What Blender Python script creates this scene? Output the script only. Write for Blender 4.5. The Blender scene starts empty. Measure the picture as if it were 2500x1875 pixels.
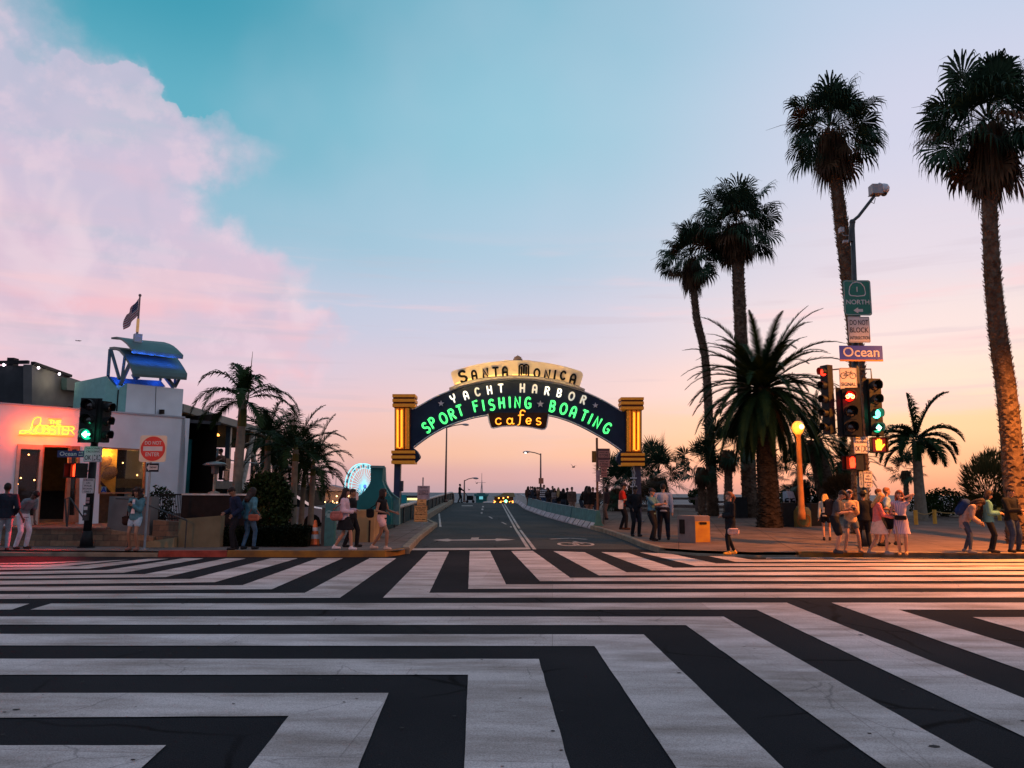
import bpy, bmesh, math, random
from mathutils import Vector, Matrix, Euler, noise
random.seed(7)
S = bpy.context.scene
COL = S.collection
R = math.radians
# ---------------------------------------------------------------- camera
FOC = 1890.0; CX = 1250.0; CY = 937.5; CAMH = 1.7
PITCH = R(8.0); ROLL = R(0.35)
cam_d = bpy.data.cameras.new('camera'); cam = bpy.data.objects.new('camera', cam_d); COL.objects.link(cam)
cam.location = (0, 0, CAMH)
M = Euler((R(90) + PITCH, 0, 0)).to_matrix() @ Matrix.Rotation(ROLL, 3, 'Z')
cam.rotation_euler = M.to_euler()
cam_d.sensor_width = 36; cam_d.lens = 36 * FOC / 2500.0
cam_d.clip_end = 60000; cam_d.clip_start = 0.05
S.camera = cam
CAM = Vector((0, 0, CAMH))

def ray(u, v):
    return (M @ Vector((u - CX, CY - v, -FOC))).normalized()
def PD(u, v, y):                       # the point seen at photo position u,v whose distance along the street is y
    d = ray(u, v); return CAM + d * (y / d.y)
def rise(y):                           # the pier approach climbs to a crest, then falls to the pier
    if y < 25: return 0.0
    if y < 66: return .018 * (y - 25)
    if y < 78:
        t = (y - 66) / 12.0; return .738 + .216 * t - .30 * t * t
    return .654 - .055 * (y - 78) if y < 150 else -3.306
def G(u, v, z=0.0, flat=False):
    d = ray(u, v); h = z
    p = CAM + d * ((z - CAMH) / d.z) if d.z < -1e-4 else CAM + d * 60
    if flat: return p
    for _ in range(25):
        t = (z + rise(min(p.y, 70)) - CAMH) / d.z
        q = CAM + d * t
        p = p * .5 + q * .5
    return p
def onplane(u, v, P0, n):
    d = ray(u, v); return CAM + d * ((P0 - CAM).dot(n) / d.dot(n))
def mpp(y): return y / FOC

# ---------------------------------------------------------------- materials
def lin(c):
    return tuple(((x / 255) / 12.92 if x / 255 <= .04045 else (((x / 255) + .055) / 1.055) ** 2.4) for x in c)
MATS = {}
def mat(name, col, rough=.6, metal=0, em=0, emcol=None, noise_amt=.25, nscale=6, bump=0, bscale=60, col2=None, spec=.5, alpha=1, trans=0, srgb=False):
    if name in MATS: return MATS[name]
    if srgb: col = lin(col)
    m = bpy.data.materials.new(name); m.use_nodes = True; MATS[name] = m
    nt = m.node_tree; N = nt.nodes; L = nt.links; b = N['Principled BSDF']
    b.inputs['Roughness'].default_value = rough; b.inputs['Metallic'].default_value = metal
    b.inputs['Specular IOR Level'].default_value = spec * (.35 if rough >= .55 and not metal else 1)
    if trans: b.inputs['Transmission Weight'].default_value = trans
    if alpha < 1: b.inputs['Alpha'].default_value = alpha
    col = tuple(col)[:3]
    tc = N.new('ShaderNodeTexCoord')
    if noise_amt > 0 or col2:
        nz = N.new('ShaderNodeTexNoise'); nz.inputs['Scale'].default_value = nscale; nz.inputs['Detail'].default_value = 6
        L.new(tc.outputs['Object'], nz.inputs['Vector'])
        rp = N.new('ShaderNodeValToRGB'); rp.color_ramp.elements[0].position = .32; rp.color_ramp.elements[1].position = .68
        c2 = col2 if col2 else tuple(min(1, x * (1 + noise_amt)) for x in col)
        c1 = col if col2 else tuple(x * (1 - noise_amt) for x in col)
        rp.color_ramp.elements[0].color = (*c1, 1); rp.color_ramp.elements[1].color = (*c2, 1)
        L.new(nz.outputs['Fac'], rp.inputs['Fac']); L.new(rp.outputs['Color'], b.inputs['Base Color'])
    else:
        b.inputs['Base Color'].default_value = (*col, 1)
    if bump:
        n2 = N.new('ShaderNodeTexNoise'); n2.inputs['Scale'].default_value = bscale; n2.inputs['Detail'].default_value = 8
        L.new(tc.outputs['Object'], n2.inputs['Vector'])
        bp = N.new('ShaderNodeBump'); bp.inputs['Strength'].default_value = bump; bp.inputs['Distance'].default_value = .02
        L.new(n2.outputs['Fac'], bp.inputs['Height']); L.new(bp.outputs['Normal'], b.inputs['Normal'])
    if em:
        b.inputs['Emission Color'].default_value = (*(emcol or col), 1); b.inputs['Emission Strength'].default_value = em
    return m
def node(nt, t, **k):
    n = nt.nodes.new(t)
    for a, v in k.items():
        if a.startswith('i_'): n.inputs[a[2:]].default_value = v
        elif a.startswith('in') and a[2:].isdigit(): n.inputs[int(a[2:])].default_value = v
        else: setattr(n, a, v)
    return n

# ---------------------------------------------------------------- mesh builder
class MB:
    def __init__(s): s.v = []; s.f = []; s.mi = []; s.cur = 0
    def m(s, i): s.cur = i; return s
    def add(s, vs, fs):
        o = len(s.v); s.v += [tuple(p) for p in vs]
        for f in fs: s.f.append([o + i for i in f]); s.mi.append(s.cur)
        return s
    def box(s, c, size, rot=0, rx=0):
        x, y, z = [a / 2 for a in size]; Mx = Matrix.Rotation(rot, 3, 'Z') @ Matrix.Rotation(rx, 3, 'X'); c = Vector(c)
        vs = [c + Mx @ Vector((sx * x, sy * y, sz * z)) for sx in (-1, 1) for sy in (-1, 1) for sz in (-1, 1)]
        return s.add(vs, [(0, 1, 3, 2), (4, 6, 7, 5), (0, 4, 5, 1), (2, 3, 7, 6), (0, 2, 6, 4), (1, 5, 7, 3)])
    def bar(s, a, b, w, h=None, up=None):
        a = Vector(a); b = Vector(b); h = h or w; d = (b - a).normalized()
        u = Vector(up) if up else (Vector((0, 0, 1)) if abs(d.z) < .95 else Vector((0, 1, 0)))
        x = d.cross(u).normalized() * w / 2; y = x.cross(d).normalized() * h / 2
        vs = [p + sx * x + sy * y for p in (a, b) for sx, sy in ((-1, -1), (1, -1), (1, 1), (-1, 1))]
        return s.add(vs, [(3, 2, 1, 0), (4, 5, 6, 7), (0, 1, 5, 4), (1, 2, 6, 5), (2, 3, 7, 6), (3, 0, 4, 7)])
    def prism(s, pts, ext):            # closed polygon pts (3D) extruded by the vector ext
        n = len(pts); e = Vector(ext); pts = [Vector(p) for p in pts]
        nrm = Vector((0, 0, 0))
        for i in range(n): nrm += pts[i].cross(pts[(i + 1) % n])
        vs = pts + [p + e for p in pts]; fs = []
        A = list(range(n)); B = list(range(n, 2 * n))
        if nrm.dot(e) > 0: A = A[::-1]; fl = False
        else: B = B[::-1]; fl = True
        fs = [A, B]
        for i in range(n):
            j = (i + 1) % n
            fs.append((i, j, n + j, n + i) if not fl else (j, i, n + i, n + j))
        return s.add(vs, fs)
    def poly(s, pts): return s.add(pts, [list(range(len(pts)))])
    def grid(s, rows):                 # list of rows of points
        nr = len(rows); nc = len(rows[0]); vs = [p for r in rows for p in r]
        return s.add(vs, [(i * nc + j, i * nc + j + 1, (i + 1) * nc + j + 1, (i + 1) * nc + j) for i in range(nr - 1) for j in range(nc - 1)])
    def tube(s, pts, r, n=8, cap=True, sc=None):
        pts = [Vector(p) for p in pts]; k = len(pts)
        rs = r if isinstance(r, (list, tuple)) else [r] * k
        vs = []; prev = None
        for i, p in enumerate(pts):
            d = (pts[min(i + 1, k - 1)] - pts[max(i - 1, 0)]).normalized()
            if prev is None:
                u = Vector((0, 0, 1)) if abs(d.z) < .9 else Vector((1, 0, 0)); x = d.cross(u).normalized()
            else: x = (prev - d * prev.dot(d)).normalized()
            prev = x; y = d.cross(x)
            for j in range(n):
                a = 2 * math.pi * j / n; vs.append(p + (x * math.cos(a) + y * math.sin(a)) * rs[i])
        fs = [(i * n + j, i * n + (j + 1) % n, (i + 1) * n + (j + 1) % n, (i + 1) * n + j) for i in range(k - 1) for j in range(n)]
        if cap: fs += [list(range(n))[::-1], [(k - 1) * n + j for j in range(n)]]
        return s.add(vs, fs)
    def lathe(s, c, prof, n=16, ax=None, sx=1, sy=1, rot=0):   # prof: [(r,z)]
        c = Vector(c); Mx = Matrix.Identity(3)
        if ax is not None: Mx = Vector((0, 0, 1)).rotation_difference(Vector(ax).normalized()).to_matrix()
        vs = []
        for r, z in prof:
            for j in range(n):
                a = 2 * math.pi * j / n + rot; vs.append(c + Mx @ Vector((r * sx * math.cos(a), r * sy * math.sin(a), z)))
        k = len(prof)
        fs = [(i * n + j, i * n + (j + 1) % n, (i + 1) * n + (j + 1) % n, (i + 1) * n + j) for i in range(k - 1) for j in range(n)]
        fs += [list(range(n))[::-1], [(k - 1) * n + j for j in range(n)]]
        return s.add(vs, fs)
    def ball(s, c, r, n=12, sc=(1, 1, 1), M3=None):
        c = Vector(c); vs = []; h = n // 2
        for i in range(h + 1):
            t = math.pi * i / h; t = min(max(t, .02), math.pi - .02)
            for j in range(n):
                a = 2 * math.pi * j / n
                p = Vector((sc[0] * math.sin(t) * math.cos(a), sc[1] * math.sin(t) * math.sin(a), -sc[2] * math.cos(t))) * r
                vs.append(c + (M3 @ p if M3 else p))
        fs = [(i * n + j, i * n + (j + 1) % n, (i + 1) * n + (j + 1) % n, (i + 1) * n + j) for i in range(h) for j in range(n)]
        fs += [list(range(n))[::-1], [h * n + j for j in range(n)]]
        return s.add(vs, fs)
    def build(s, name, mats, parent=None, smooth=False, label=None):
        me = bpy.data.meshes.new(name)
        off = Vector((0, 0, 0))
        if parent is not None: off = wloc(parent)
        me.from_pydata([Vector(p) - off for p in s.v], [], s.f)
        mats = mats if isinstance(mats, (list, tuple)) else [mats]
        for m_ in mats: me.materials.append(m_)
        me.polygons.foreach_set('material_index', s.mi)
        if smooth: me.polygons.foreach_set('use_smooth', [True] * len(me.polygons))
        me.update()
        o = bpy.data.objects.new(name, me); COL.objects.link(o)
        if parent is not None: o.parent = parent
        if label: o['label'] = label
        return o
def build_each(mb, name, mats, parent=None, **k):
    par_ = list(range(len(mb.v)))
    def fd(i):
        while par_[i] != i: par_[i] = par_[par_[i]]; i = par_[i]
        return i
    for f in mb.f:
        for i in f[1:]: par_[fd(i)] = fd(f[0])
    g = {}
    for f, m_ in zip(mb.f, mb.mi): g.setdefault(fd(f[0]), []).append((f, m_))
    for fs in g.values():
        q_ = MB(); mp_ = {}
        for f, m_ in fs:
            for i in f:
                if i not in mp_: mp_[i] = len(q_.v); q_.v.append(mb.v[i])
            q_.f.append([mp_[i] for i in f]); q_.mi.append(m_)
        q_.build(name, mats, parent, **k)
def wloc(o):
    p = Vector((0, 0, 0))
    while o is not None: p = p + o.location; o = o.parent
    return p
def thing(name, label, cat, loc=(0, 0, 0), group=None):
    o = bpy.data.objects.new(name, None); COL.objects.link(o); o.location = loc; o.empty_display_size = .2
    o['label'] = label; o['category'] = cat
    if group: o['group'] = group
    return o
def tag(o, label=None, cat=None, group=None, kind=None):
    if label: o['label'] = label
    if cat: o['category'] = cat
    if group: o['group'] = group
    if kind: o['kind'] = kind
    return o
def to_origin(o, loc):                 # move a finished one-mesh thing's origin to its base
    loc = Vector(loc)
    for v in o.data.vertices: v.co -= loc
    o.location = loc; return o
def dup(root, loc, label=None):
    r = root.copy(); COL.objects.link(r); r.location = loc
    if label: r['label'] = label
    def rec(a, b):
        for ch in list(a.children):
            c = ch.copy(); COL.objects.link(c); c.parent = b; rec(ch, c)
    rec(root, r); return r

# ---------------------------------------------------------------- text as mesh (returns verts/faces in the xz plane, centred)
_tc = {}
def text_geo(txt, size, bold=0.0, depth=.004, width=None, sx=1):
    key = (txt, size, bold, depth, sx)
    if key not in _tc:
        cu = bpy.data.curves.new('lettering', 'FONT'); cu.body = txt; cu.size = size; cu.align_x = 'CENTER'; cu.align_y = 'CENTER'
        cu.offset = bold; cu.extrude = depth; cu.resolution_u = 3; cu.space_line = .95
        ob = bpy.data.objects.new('lettering', cu); COL.objects.link(ob)
        dg = bpy.context.evaluated_depsgraph_get(); me = bpy.data.meshes.new_from_object(ob.evaluated_get(dg))
        vs = [v.co.copy() for v in me.vertices]; fs = [list(p.vertices) for p in me.polygons]
        bpy.data.objects.remove(ob); bpy.data.curves.remove(cu); bpy.data.meshes.remove(me)
        _tc[key] = (vs, fs)
    return _tc[key]
def put_text(mb, txt, c, size, right, up, bold=0.0, depth=.004, width=None):
    vs, fs = text_geo(txt, size, bold, depth)
    xs = [v.x for v in vs]; w = max(xs) - min(xs); cx_ = (max(xs) + min(xs)) / 2; k = (width / w) if width else 1
    right = Vector(right).normalized(); up = Vector(up).normalized(); nn = right.cross(up)
    c = Vector(c)
    mb.add([c + right * (v.x - cx_) * k + up * v.y + nn * v.z for v in vs], fs)
# ---------------------------------------------------------------- world: dusk sky
W = bpy.data.worlds.new('World'); S.world = W; W.use_nodes = True
nt = W.node_tree; L = nt.links; bg = nt.nodes['Background']
tc = node(nt, 'ShaderNodeTexCoord'); sep = node(nt, 'ShaderNodeSeparateXYZ'); L.new(tc.outputs['Generated'], sep.inputs[0])
def math_(op, a, b=None, clamp=False, c=None):
    n = node(nt, 'ShaderNodeMath', operation=op, use_clamp=clamp)
    for i, x in enumerate((a, b, c)):
        if x is None: continue
        if isinstance(x, (int, float)): n.inputs[i].default_value = x
        else: L.new(x, n.inputs[i])
    return n.outputs[0]
def mixc(f, a, b):
    n = node(nt, 'ShaderNodeMix', data_type='RGBA')
    if isinstance(f, (int, float)): n.inputs[0].default_value = f
    else: L.new(f, n.inputs[0])
    for i, x in ((6, a), (7, b)):
        if isinstance(x, tuple): n.inputs[i].default_value = (*x, 1)
        else: L.new(x, n.inputs[i])
    return n.outputs[2]
def sstep(x, a, b):
    n = node(nt, 'ShaderNodeMapRange', interpolation_type='SMOOTHSTEP'); L.new(x, n.inputs[0])
    n.inputs[1].default_value = a; n.inputs[2].default_value = b; return n.outputs[0]
az = math_('MULTIPLY', math_('ARCTAN2', sep.outputs[0], sep.outputs[1]), 180 / math.pi)
el = math_('MULTIPLY', math_('ARCSINE', sep.outputs[2]), 180 / math.pi)
e01 = math_('DIVIDE', el, 45.0, clamp=True)
def ramp(stops, fac, color=True):
    r = node(nt, 'ShaderNodeValToRGB'); cr = r.color_ramp; cr.interpolation = 'LINEAR' if not color else 'EASE'
    while len(cr.elements) > 1: cr.elements.remove(cr.elements[-1])
    for i, (p, c) in enumerate(stops):
        p = min(1, max(0, p)); e = cr.elements[0] if i == 0 else cr.elements.new(p)
        e.position = p; e.color = (*lin(c), 1) if color else (c, c, c, 1)
    L.new(fac, r.inputs[0]); return r.outputs[0]
def er(st):
    r = ramp([(e / 45, c) for e, c in st], e01); return r
centre = er([(0, (196, 166, 172)), (1.2, (214, 172, 170)), (3, (238, 190, 166)), (5, (236, 196, 184)), (7.5, (224, 200, 208)), (12, (200, 200, 222)), (18, (168, 198, 220)), (26, (146, 196, 216)), (36, (120, 182, 204))])
left = er([(0, (205, 165, 170)), (3, (228, 178, 178)), (6, (234, 186, 196)), (9, (208, 192, 216)), (13, (180, 194, 218)), (19, (132, 184, 206)), (25, (92, 172, 194)), (33, (52, 152, 176))])
right = er([(0, (232, 158, 120)), (2, (248, 184, 144)), (4.5, (251, 204, 164)), (7.5, (245, 220, 206)), (11, (236, 220, 220)), (16, (220, 212, 226)), (24, (206, 208, 230)), (34, (186, 204, 228))])
c1 = mixc(sstep(az, -26, 2), left, centre)
c2 = mixc(sstep(az, 0, 30), c1, right)
# the big soft cloud bank on the left: a wandering edge in azimuth as a function of elevation
nz = node(nt, 'ShaderNodeTexNoise', i_Scale=5.5, i_Detail=5.0, i_Roughness=.52); L.new(tc.outputs['Generated'], nz.inputs['Vector'])
mp = node(nt, 'ShaderNodeMapping'); mp.inputs['Scale'].default_value = (1, 1, 5.5); L.new(tc.outputs['Generated'], mp.inputs[0])
nh = node(nt, 'ShaderNodeTexNoise', i_Scale=3.2, i_Detail=4.0, i_Roughness=.5); L.new(mp.outputs[0], nh.inputs['Vector'])
def azel(u, v):
    d = ray(u, v); return math.degrees(math.atan2(d.x, d.y)), math.degrees(math.asin(d.z))
edge = [(75, -60), (95, 40), (150, 110), (215, 165), (330, 215), (470, 245), (570, 300), (615, 350), (560, 420), (495, 470), (520, 520), (600, 590), (690, 640), (735, 690), (700, 735), (850, 790), (800, 860), (620, 980), (560, 1100)]
pts = sorted([(azel(u, v)[1], azel(u, v)[0]) for u, v in edge])
nA = node(nt, 'ShaderNodeTexNoise', i_Scale=7.0, i_Detail=4.0, i_Roughness=.5, i_Distortion=.4); L.new(tc.outputs['Generated'], nA.inputs['Vector'])
nB = node(nt, 'ShaderNodeTexNoise', i_Scale=22.0, i_Detail=4.0, i_Roughness=.6); L.new(tc.outputs['Generated'], nB.inputs['Vector'])
elw = math_('ADD', el, math_('ADD', math_('MULTIPLY', math_('SUBTRACT', nA.outputs['Fac'], .5), 11.0), math_('MULTIPLY', math_('SUBTRACT', nB.outputs['Fac'], .5), 3.5)))
ed = ramp([(e / 45, (a + 60) / 60) for e, a in pts], math_('DIVIDE', elw, 45.0, clamp=True), color=False)
edaz = math_('SUBTRACT', math_('MULTIPLY', ed, 60.0), 60.0)
nd = math_('MULTIPLY', math_('SUBTRACT', nz.outputs['Fac'], .5), 9.0)
n6 = node(nt, 'ShaderNodeTexNoise', i_Scale=17.0, i_Detail=5.0, i_Roughness=.6); L.new(tc.outputs['Generated'], n6.inputs['Vector'])
dist = math_('ADD', math_('ADD', math_('SUBTRACT', edaz, az), nd), math_('MULTIPLY', math_('SUBTRACT', n6.outputs['Fac'], .5), 5.0))     # > 0 inside the cloud
soft = math_('DIVIDE', dist, math_('ADD', 1.0, math_('MULTIPLY', sstep(el, 18, 28), 1.6)))
mask = sstep(soft, -1.7, 2.2)
n8 = node(nt, 'ShaderNodeTexNoise', i_Scale=8.5, i_Detail=3.0, i_Roughness=.45, i_Distortion=.7); L.new(tc.outputs['Generated'], n8.inputs['Vector'])
cloud = er([(0, (212, 172, 180)), (4, (232, 180, 190)), (8, (220, 190, 208)), (13, (218, 186, 206)), (20, (214, 192, 214)), (26, (196, 190, 212)), (36, (170, 184, 206))])
pinkm = math_('MULTIPLY', sstep(nh.outputs['Fac'], .48, .68), math_('MULTIPLY', sstep(el, 1.0, 6.0), math_('SUBTRACT', 1.0, sstep(el, 15.0, 24.0))))
cloud2 = mixc(math_('MULTIPLY', pinkm, .85), cloud, lin((250, 186, 194)))
tealm = math_('MULTIPLY', math_('SUBTRACT', 1.0, sstep(nh.outputs['Fac'], .34, .47)), .45)
cloud3 = mixc(tealm, cloud2, lin((172, 190, 206)))
innerm = math_('MULTIPLY', math_('SUBTRACT', 1.0, sstep(nz.outputs['Fac'], .36, .52)), .35)
cloud4 = mixc(innerm, cloud3, lin((186, 188, 212)))
puff = math_('MULTIPLY', sstep(n6.outputs['Fac'], .48, .64), .38)
cloud4 = mixc(puff, cloud4, lin((240, 208, 222)))
cloud4 = mixc(math_('MULTIPLY', sstep(n8.outputs['Fac'], .52, .66), .55), cloud4, lin((240, 212, 222)))
cloud4 = mixc(math_('MULTIPLY', math_('SUBTRACT', 1.0, sstep(n8.outputs['Fac'], .34, .46)), .35), cloud4, lin((182, 180, 204)))
c3 = mixc(math_('MULTIPLY', mask, .93), c2, cloud4)
# pale pink veils and thin grey streaks over the right
mp2 = node(nt, 'ShaderNodeMapping'); mp2.inputs['Scale'].default_value = (1, 1, 11); mp2.inputs['Rotation'].default_value = (0, R(3), 0); L.new(tc.outputs['Generated'], mp2.inputs[0])
n3 = node(nt, 'ShaderNodeTexNoise', i_Scale=2.6, i_Detail=4.0, i_Roughness=.55); L.new(mp2.outputs[0], n3.inputs['Vector'])
band = math_('MULTIPLY', sstep(el, 2, 7), math_('SUBTRACT', 1.0, sstep(el, 13, 20)))
v1 = math_('MULTIPLY', math_('MULTIPLY', sstep(n3.outputs['Fac'], .52, .68), band), .55)
c4 = mixc(v1, c3, lin((246, 200, 206)))
mp3 = node(nt, 'ShaderNodeMapping'); mp3.inputs['Scale'].default_value = (1, 1, 16); mp3.inputs['Location'].default_value = (3, 1, .4); L.new(tc.outputs['Generated'], mp3.inputs[0])
n4 = node(nt, 'ShaderNodeTexNoise', i_Scale=3.5, i_Detail=3.0); L.new(mp3.outputs[0], n4.inputs['Vector'])
v2 = math_('MULTIPLY', math_('MULTIPLY', sstep(n4.outputs['Fac'], .56, .66), band), .30)
c5 = mixc(v2, c4, lin((196, 184, 200)))
n5 = node(nt, 'ShaderNodeTexNoise', i_Scale=3.0, i_Detail=4.0); L.new(tc.outputs['Generated'], n5.inputs['Vector'])
c6 = mixc(math_('MULTIPLY', sstep(n5.outputs['Fac'], .45, .7), .16), c5, lin((206, 206, 226)))
# the eastern half of the sky, behind the viewer, is already dimmer
east = sstep(math_('MULTIPLY', sep.outputs[1], -1.0), -.15, .5)
c7 = mixc(east, c6, lin((152, 160, 186)))
zen = sstep(el, 38, 75)
c8 = mixc(math_('MULTIPLY', zen, .8), c7, lin((120, 150, 184)))
below = sstep(el, -1.5, -.2)
c9 = mixc(below, lin((120, 112, 120)), c8)
sk = node(nt, 'ShaderNodeTexSky', sky_type='NISHITA', sun_disc=False, sun_elevation=R(.5), sun_rotation=R(22), air_density=1.2, dust_density=2.0)
add = node(nt, 'ShaderNodeVectorMath', operation='MULTIPLY_ADD')
L.new(sk.outputs[0], add.inputs[0]); add.inputs[1].default_value = (.05, .05, .05); L.new(c9, add.inputs[2])
L.new(add.outputs[0], bg.inputs['Color']); bg.inputs['Strength'].default_value = 1.0
S.view_settings.view_transform = 'Standard'; S.view_settings.look = 'None'; S.view_settings.gamma = 1; S.view_settings.exposure = 0
sd = bpy.data.lights.new('sun', 'SUN'); sd.energy = .05; sd.angle = R(12); sd.color = (1, .72, .5); sd.specular_factor = 0
so = bpy.data.objects.new('sun', sd); COL.objects.link(so); so.rotation_euler = (R(87), 0, R(180 - 22)); so.location = (0, 0, 50)
# ---------------------------------------------------------------- ground, roads, paint
def asphalt(name, c, c2, patch=.5):
    m = bpy.data.materials.new(name); m.use_nodes = True; nt = m.node_tree; L = nt.links; b = nt.nodes['Principled BSDF']
    tc = node(nt, 'ShaderNodeTexCoord')
    big = node(nt, 'ShaderNodeTexNoise', i_Scale=.35, i_Detail=5.0); L.new(tc.outputs['Object'], big.inputs['Vector'])
    fine = node(nt, 'ShaderNodeTexVoronoi', i_Scale=75.0); L.new(tc.outputs['Object'], fine.inputs['Vector'])
    nf = node(nt, 'ShaderNodeTexNoise', i_Scale=130.0, i_Detail=3.0); L.new(tc.outputs['Object'], nf.inputs['Vector'])
    r = node(nt, 'ShaderNodeValToRGB'); r.color_ramp.elements[0].color = (*c, 1); r.color_ramp.elements[1].color = (*c2, 1); r.color_ramp.elements[0].position = .35; r.color_ramp.elements[1].position = .7
    L.new(big.outputs['Fac'], r.inputs[0])
    r2 = node(nt, 'ShaderNodeValToRGB'); r2.color_ramp.elements[0].color = (.55, .55, .55, 1); r2.color_ramp.elements[1].color = (1.9, 1.9, 1.9, 1); r2.color_ramp.elements[0].position = .4; r2.color_ramp.elements[1].position = .72
    L.new(nf.outputs['Fac'], r2.inputs[0])
    mx = node(nt, 'ShaderNodeMix', data_type='RGBA', blend_type='MULTIPLY'); mx.inputs[0].default_value = 1
    L.new(r.outputs[0], mx.inputs[6]); L.new(r2.outputs[0], mx.inputs[7]); L.new(cracks(nt, tc, .42, .012, mx.outputs[2], .35), b.inputs['Base Color'])
    bp = node(nt, 'ShaderNodeBump', i_Strength=.55, i_Distance=.01); L.new(fine.outputs['Distance'], bp.inputs['Height']); L.new(bp.outputs[0], b.inputs['Normal'])
    b.inputs['Roughness'].default_value = .95; b.inputs['Specular IOR Level'].default_value = .04
    return m
def cracks(nt, tc, scale, width, col_in, strength, warp=.35):
    L = nt.links; nw = node(nt, 'ShaderNodeTexNoise', i_Scale=scale * 3, i_Detail=5.0); L.new(tc.outputs['Object'], nw.inputs['Vector'])
    va = node(nt, 'ShaderNodeVectorMath', operation='MULTIPLY_ADD'); L.new(nw.outputs['Color'], va.inputs[0]); va.inputs[1].default_value = (warp, warp, 0); L.new(tc.outputs['Object'], va.inputs[2])
    vo = node(nt, 'ShaderNodeTexVoronoi', feature='DISTANCE_TO_EDGE', i_Scale=scale); L.new(va.outputs[0], vo.inputs['Vector'])
    r = node(nt, 'ShaderNodeValToRGB'); r.color_ramp.elements[0].color = (strength, strength, strength, 1); r.color_ramp.elements[1].color = (1, 1, 1, 1); r.color_ramp.elements[0].position = width * .3; r.color_ramp.elements[1].position = width; L.new(vo.outputs[0], r.inputs[0])
    n2 = node(nt, 'ShaderNodeTexNoise', i_Scale=.5, i_Detail=2.0); L.new(tc.outputs['Object'], n2.inputs['Vector']); r2 = node(nt, 'ShaderNodeValToRGB'); r2.color_ramp.elements[0].position = .48; r2.color_ramp.elements[1].position = .6; L.new(n2.outputs['Fac'], r2.inputs[0])
    m = node(nt, 'ShaderNodeMix', data_type='RGBA', blend_type='MULTIPLY'); L.new(r2.outputs[0], m.inputs[0]); L.new(col_in, m.inputs[6]); L.new(r.outputs[0], m.inputs[7]); return m.outputs[2]
def paving(name, c, cell, rot=0, joint=.35):
    m = bpy.data.materials.new(name); m.use_nodes = True; nt = m.node_tree; L = nt.links; b = nt.nodes['Principled BSDF']; tc = node(nt, 'ShaderNodeTexCoord'); mp = node(nt, 'ShaderNodeMapping'); mp.inputs['Rotation'].default_value = (0, 0, R(rot)); L.new(tc.outputs['Object'], mp.inputs[0])
    br = node(nt, 'ShaderNodeTexBrick', offset=0.0); br.inputs['Scale'].default_value = 1; br.inputs['Brick Width'].default_value = cell; br.inputs['Row Height'].default_value = cell; br.inputs['Mortar Size'].default_value = .014; L.new(mp.outputs[0], br.inputs[0])
    br.inputs['Color1'].default_value = (*c, 1); br.inputs['Color2'].default_value = (*[x * .86 for x in c], 1); br.inputs['Mortar'].default_value = (*[x * joint for x in c], 1)
    nz = node(nt, 'ShaderNodeTexNoise', i_Scale=1.1, i_Detail=8.0, i_Roughness=.65); L.new(tc.outputs['Object'], nz.inputs['Vector']); r = node(nt, 'ShaderNodeValToRGB'); r.color_ramp.elements[0].position = .3; r.color_ramp.elements[0].color = (.55, .52, .5, 1); r.color_ramp.elements[1].position = .65; r.color_ramp.elements[1].color = (1.15, 1.15, 1.15, 1); L.new(nz.outputs['Fac'], r.inputs[0])
    mx = node(nt, 'ShaderNodeMix', data_type='RGBA', blend_type='MULTIPLY'); mx.inputs[0].default_value = 1; L.new(br.outputs[0], mx.inputs[6]); L.new(r.outputs[0], mx.inputs[7]); 
    sp = node(nt, 'ShaderNodeTexVoronoi', i_Scale=2.3); L.new(tc.outputs['Object'], sp.inputs['Vector']); r3 = node(nt, 'ShaderNodeValToRGB'); r3.color_ramp.elements[0].color = (.45, .43, .42, 1); r3.color_ramp.elements[0].position = .05; r3.color_ramp.elements[1].position = .075; r3.color_ramp.elements[1].color = (1, 1, 1, 1); L.new(sp.outputs['Distance'], r3.inputs[0])
    m2 = node(nt, 'ShaderNodeMix', data_type='RGBA', blend_type='MULTIPLY'); m2.inputs[0].default_value = 1; L.new(mx.outputs[2], m2.inputs[6]); L.new(r3.outputs[0], m2.inputs[7])
    L.new(m2.outputs[2], b.inputs['Base Color']); b.inputs['Roughness'].default_value = .9; b.inputs['Specular IOR Level'].default_value = .12; n2 = node(nt, 'ShaderNodeTexNoise', i_Scale=60.0, i_Detail=5.0); L.new(tc.outputs['Object'], n2.inputs['Vector']); bp = node(nt, 'ShaderNodeBump', i_Strength=.3, i_Distance=.01); L.new(n2.outputs['Fac'], bp.inputs['Height']); L.new(bp.outputs[0], b.inputs['Normal']); MATS[name] = m; return m
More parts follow.
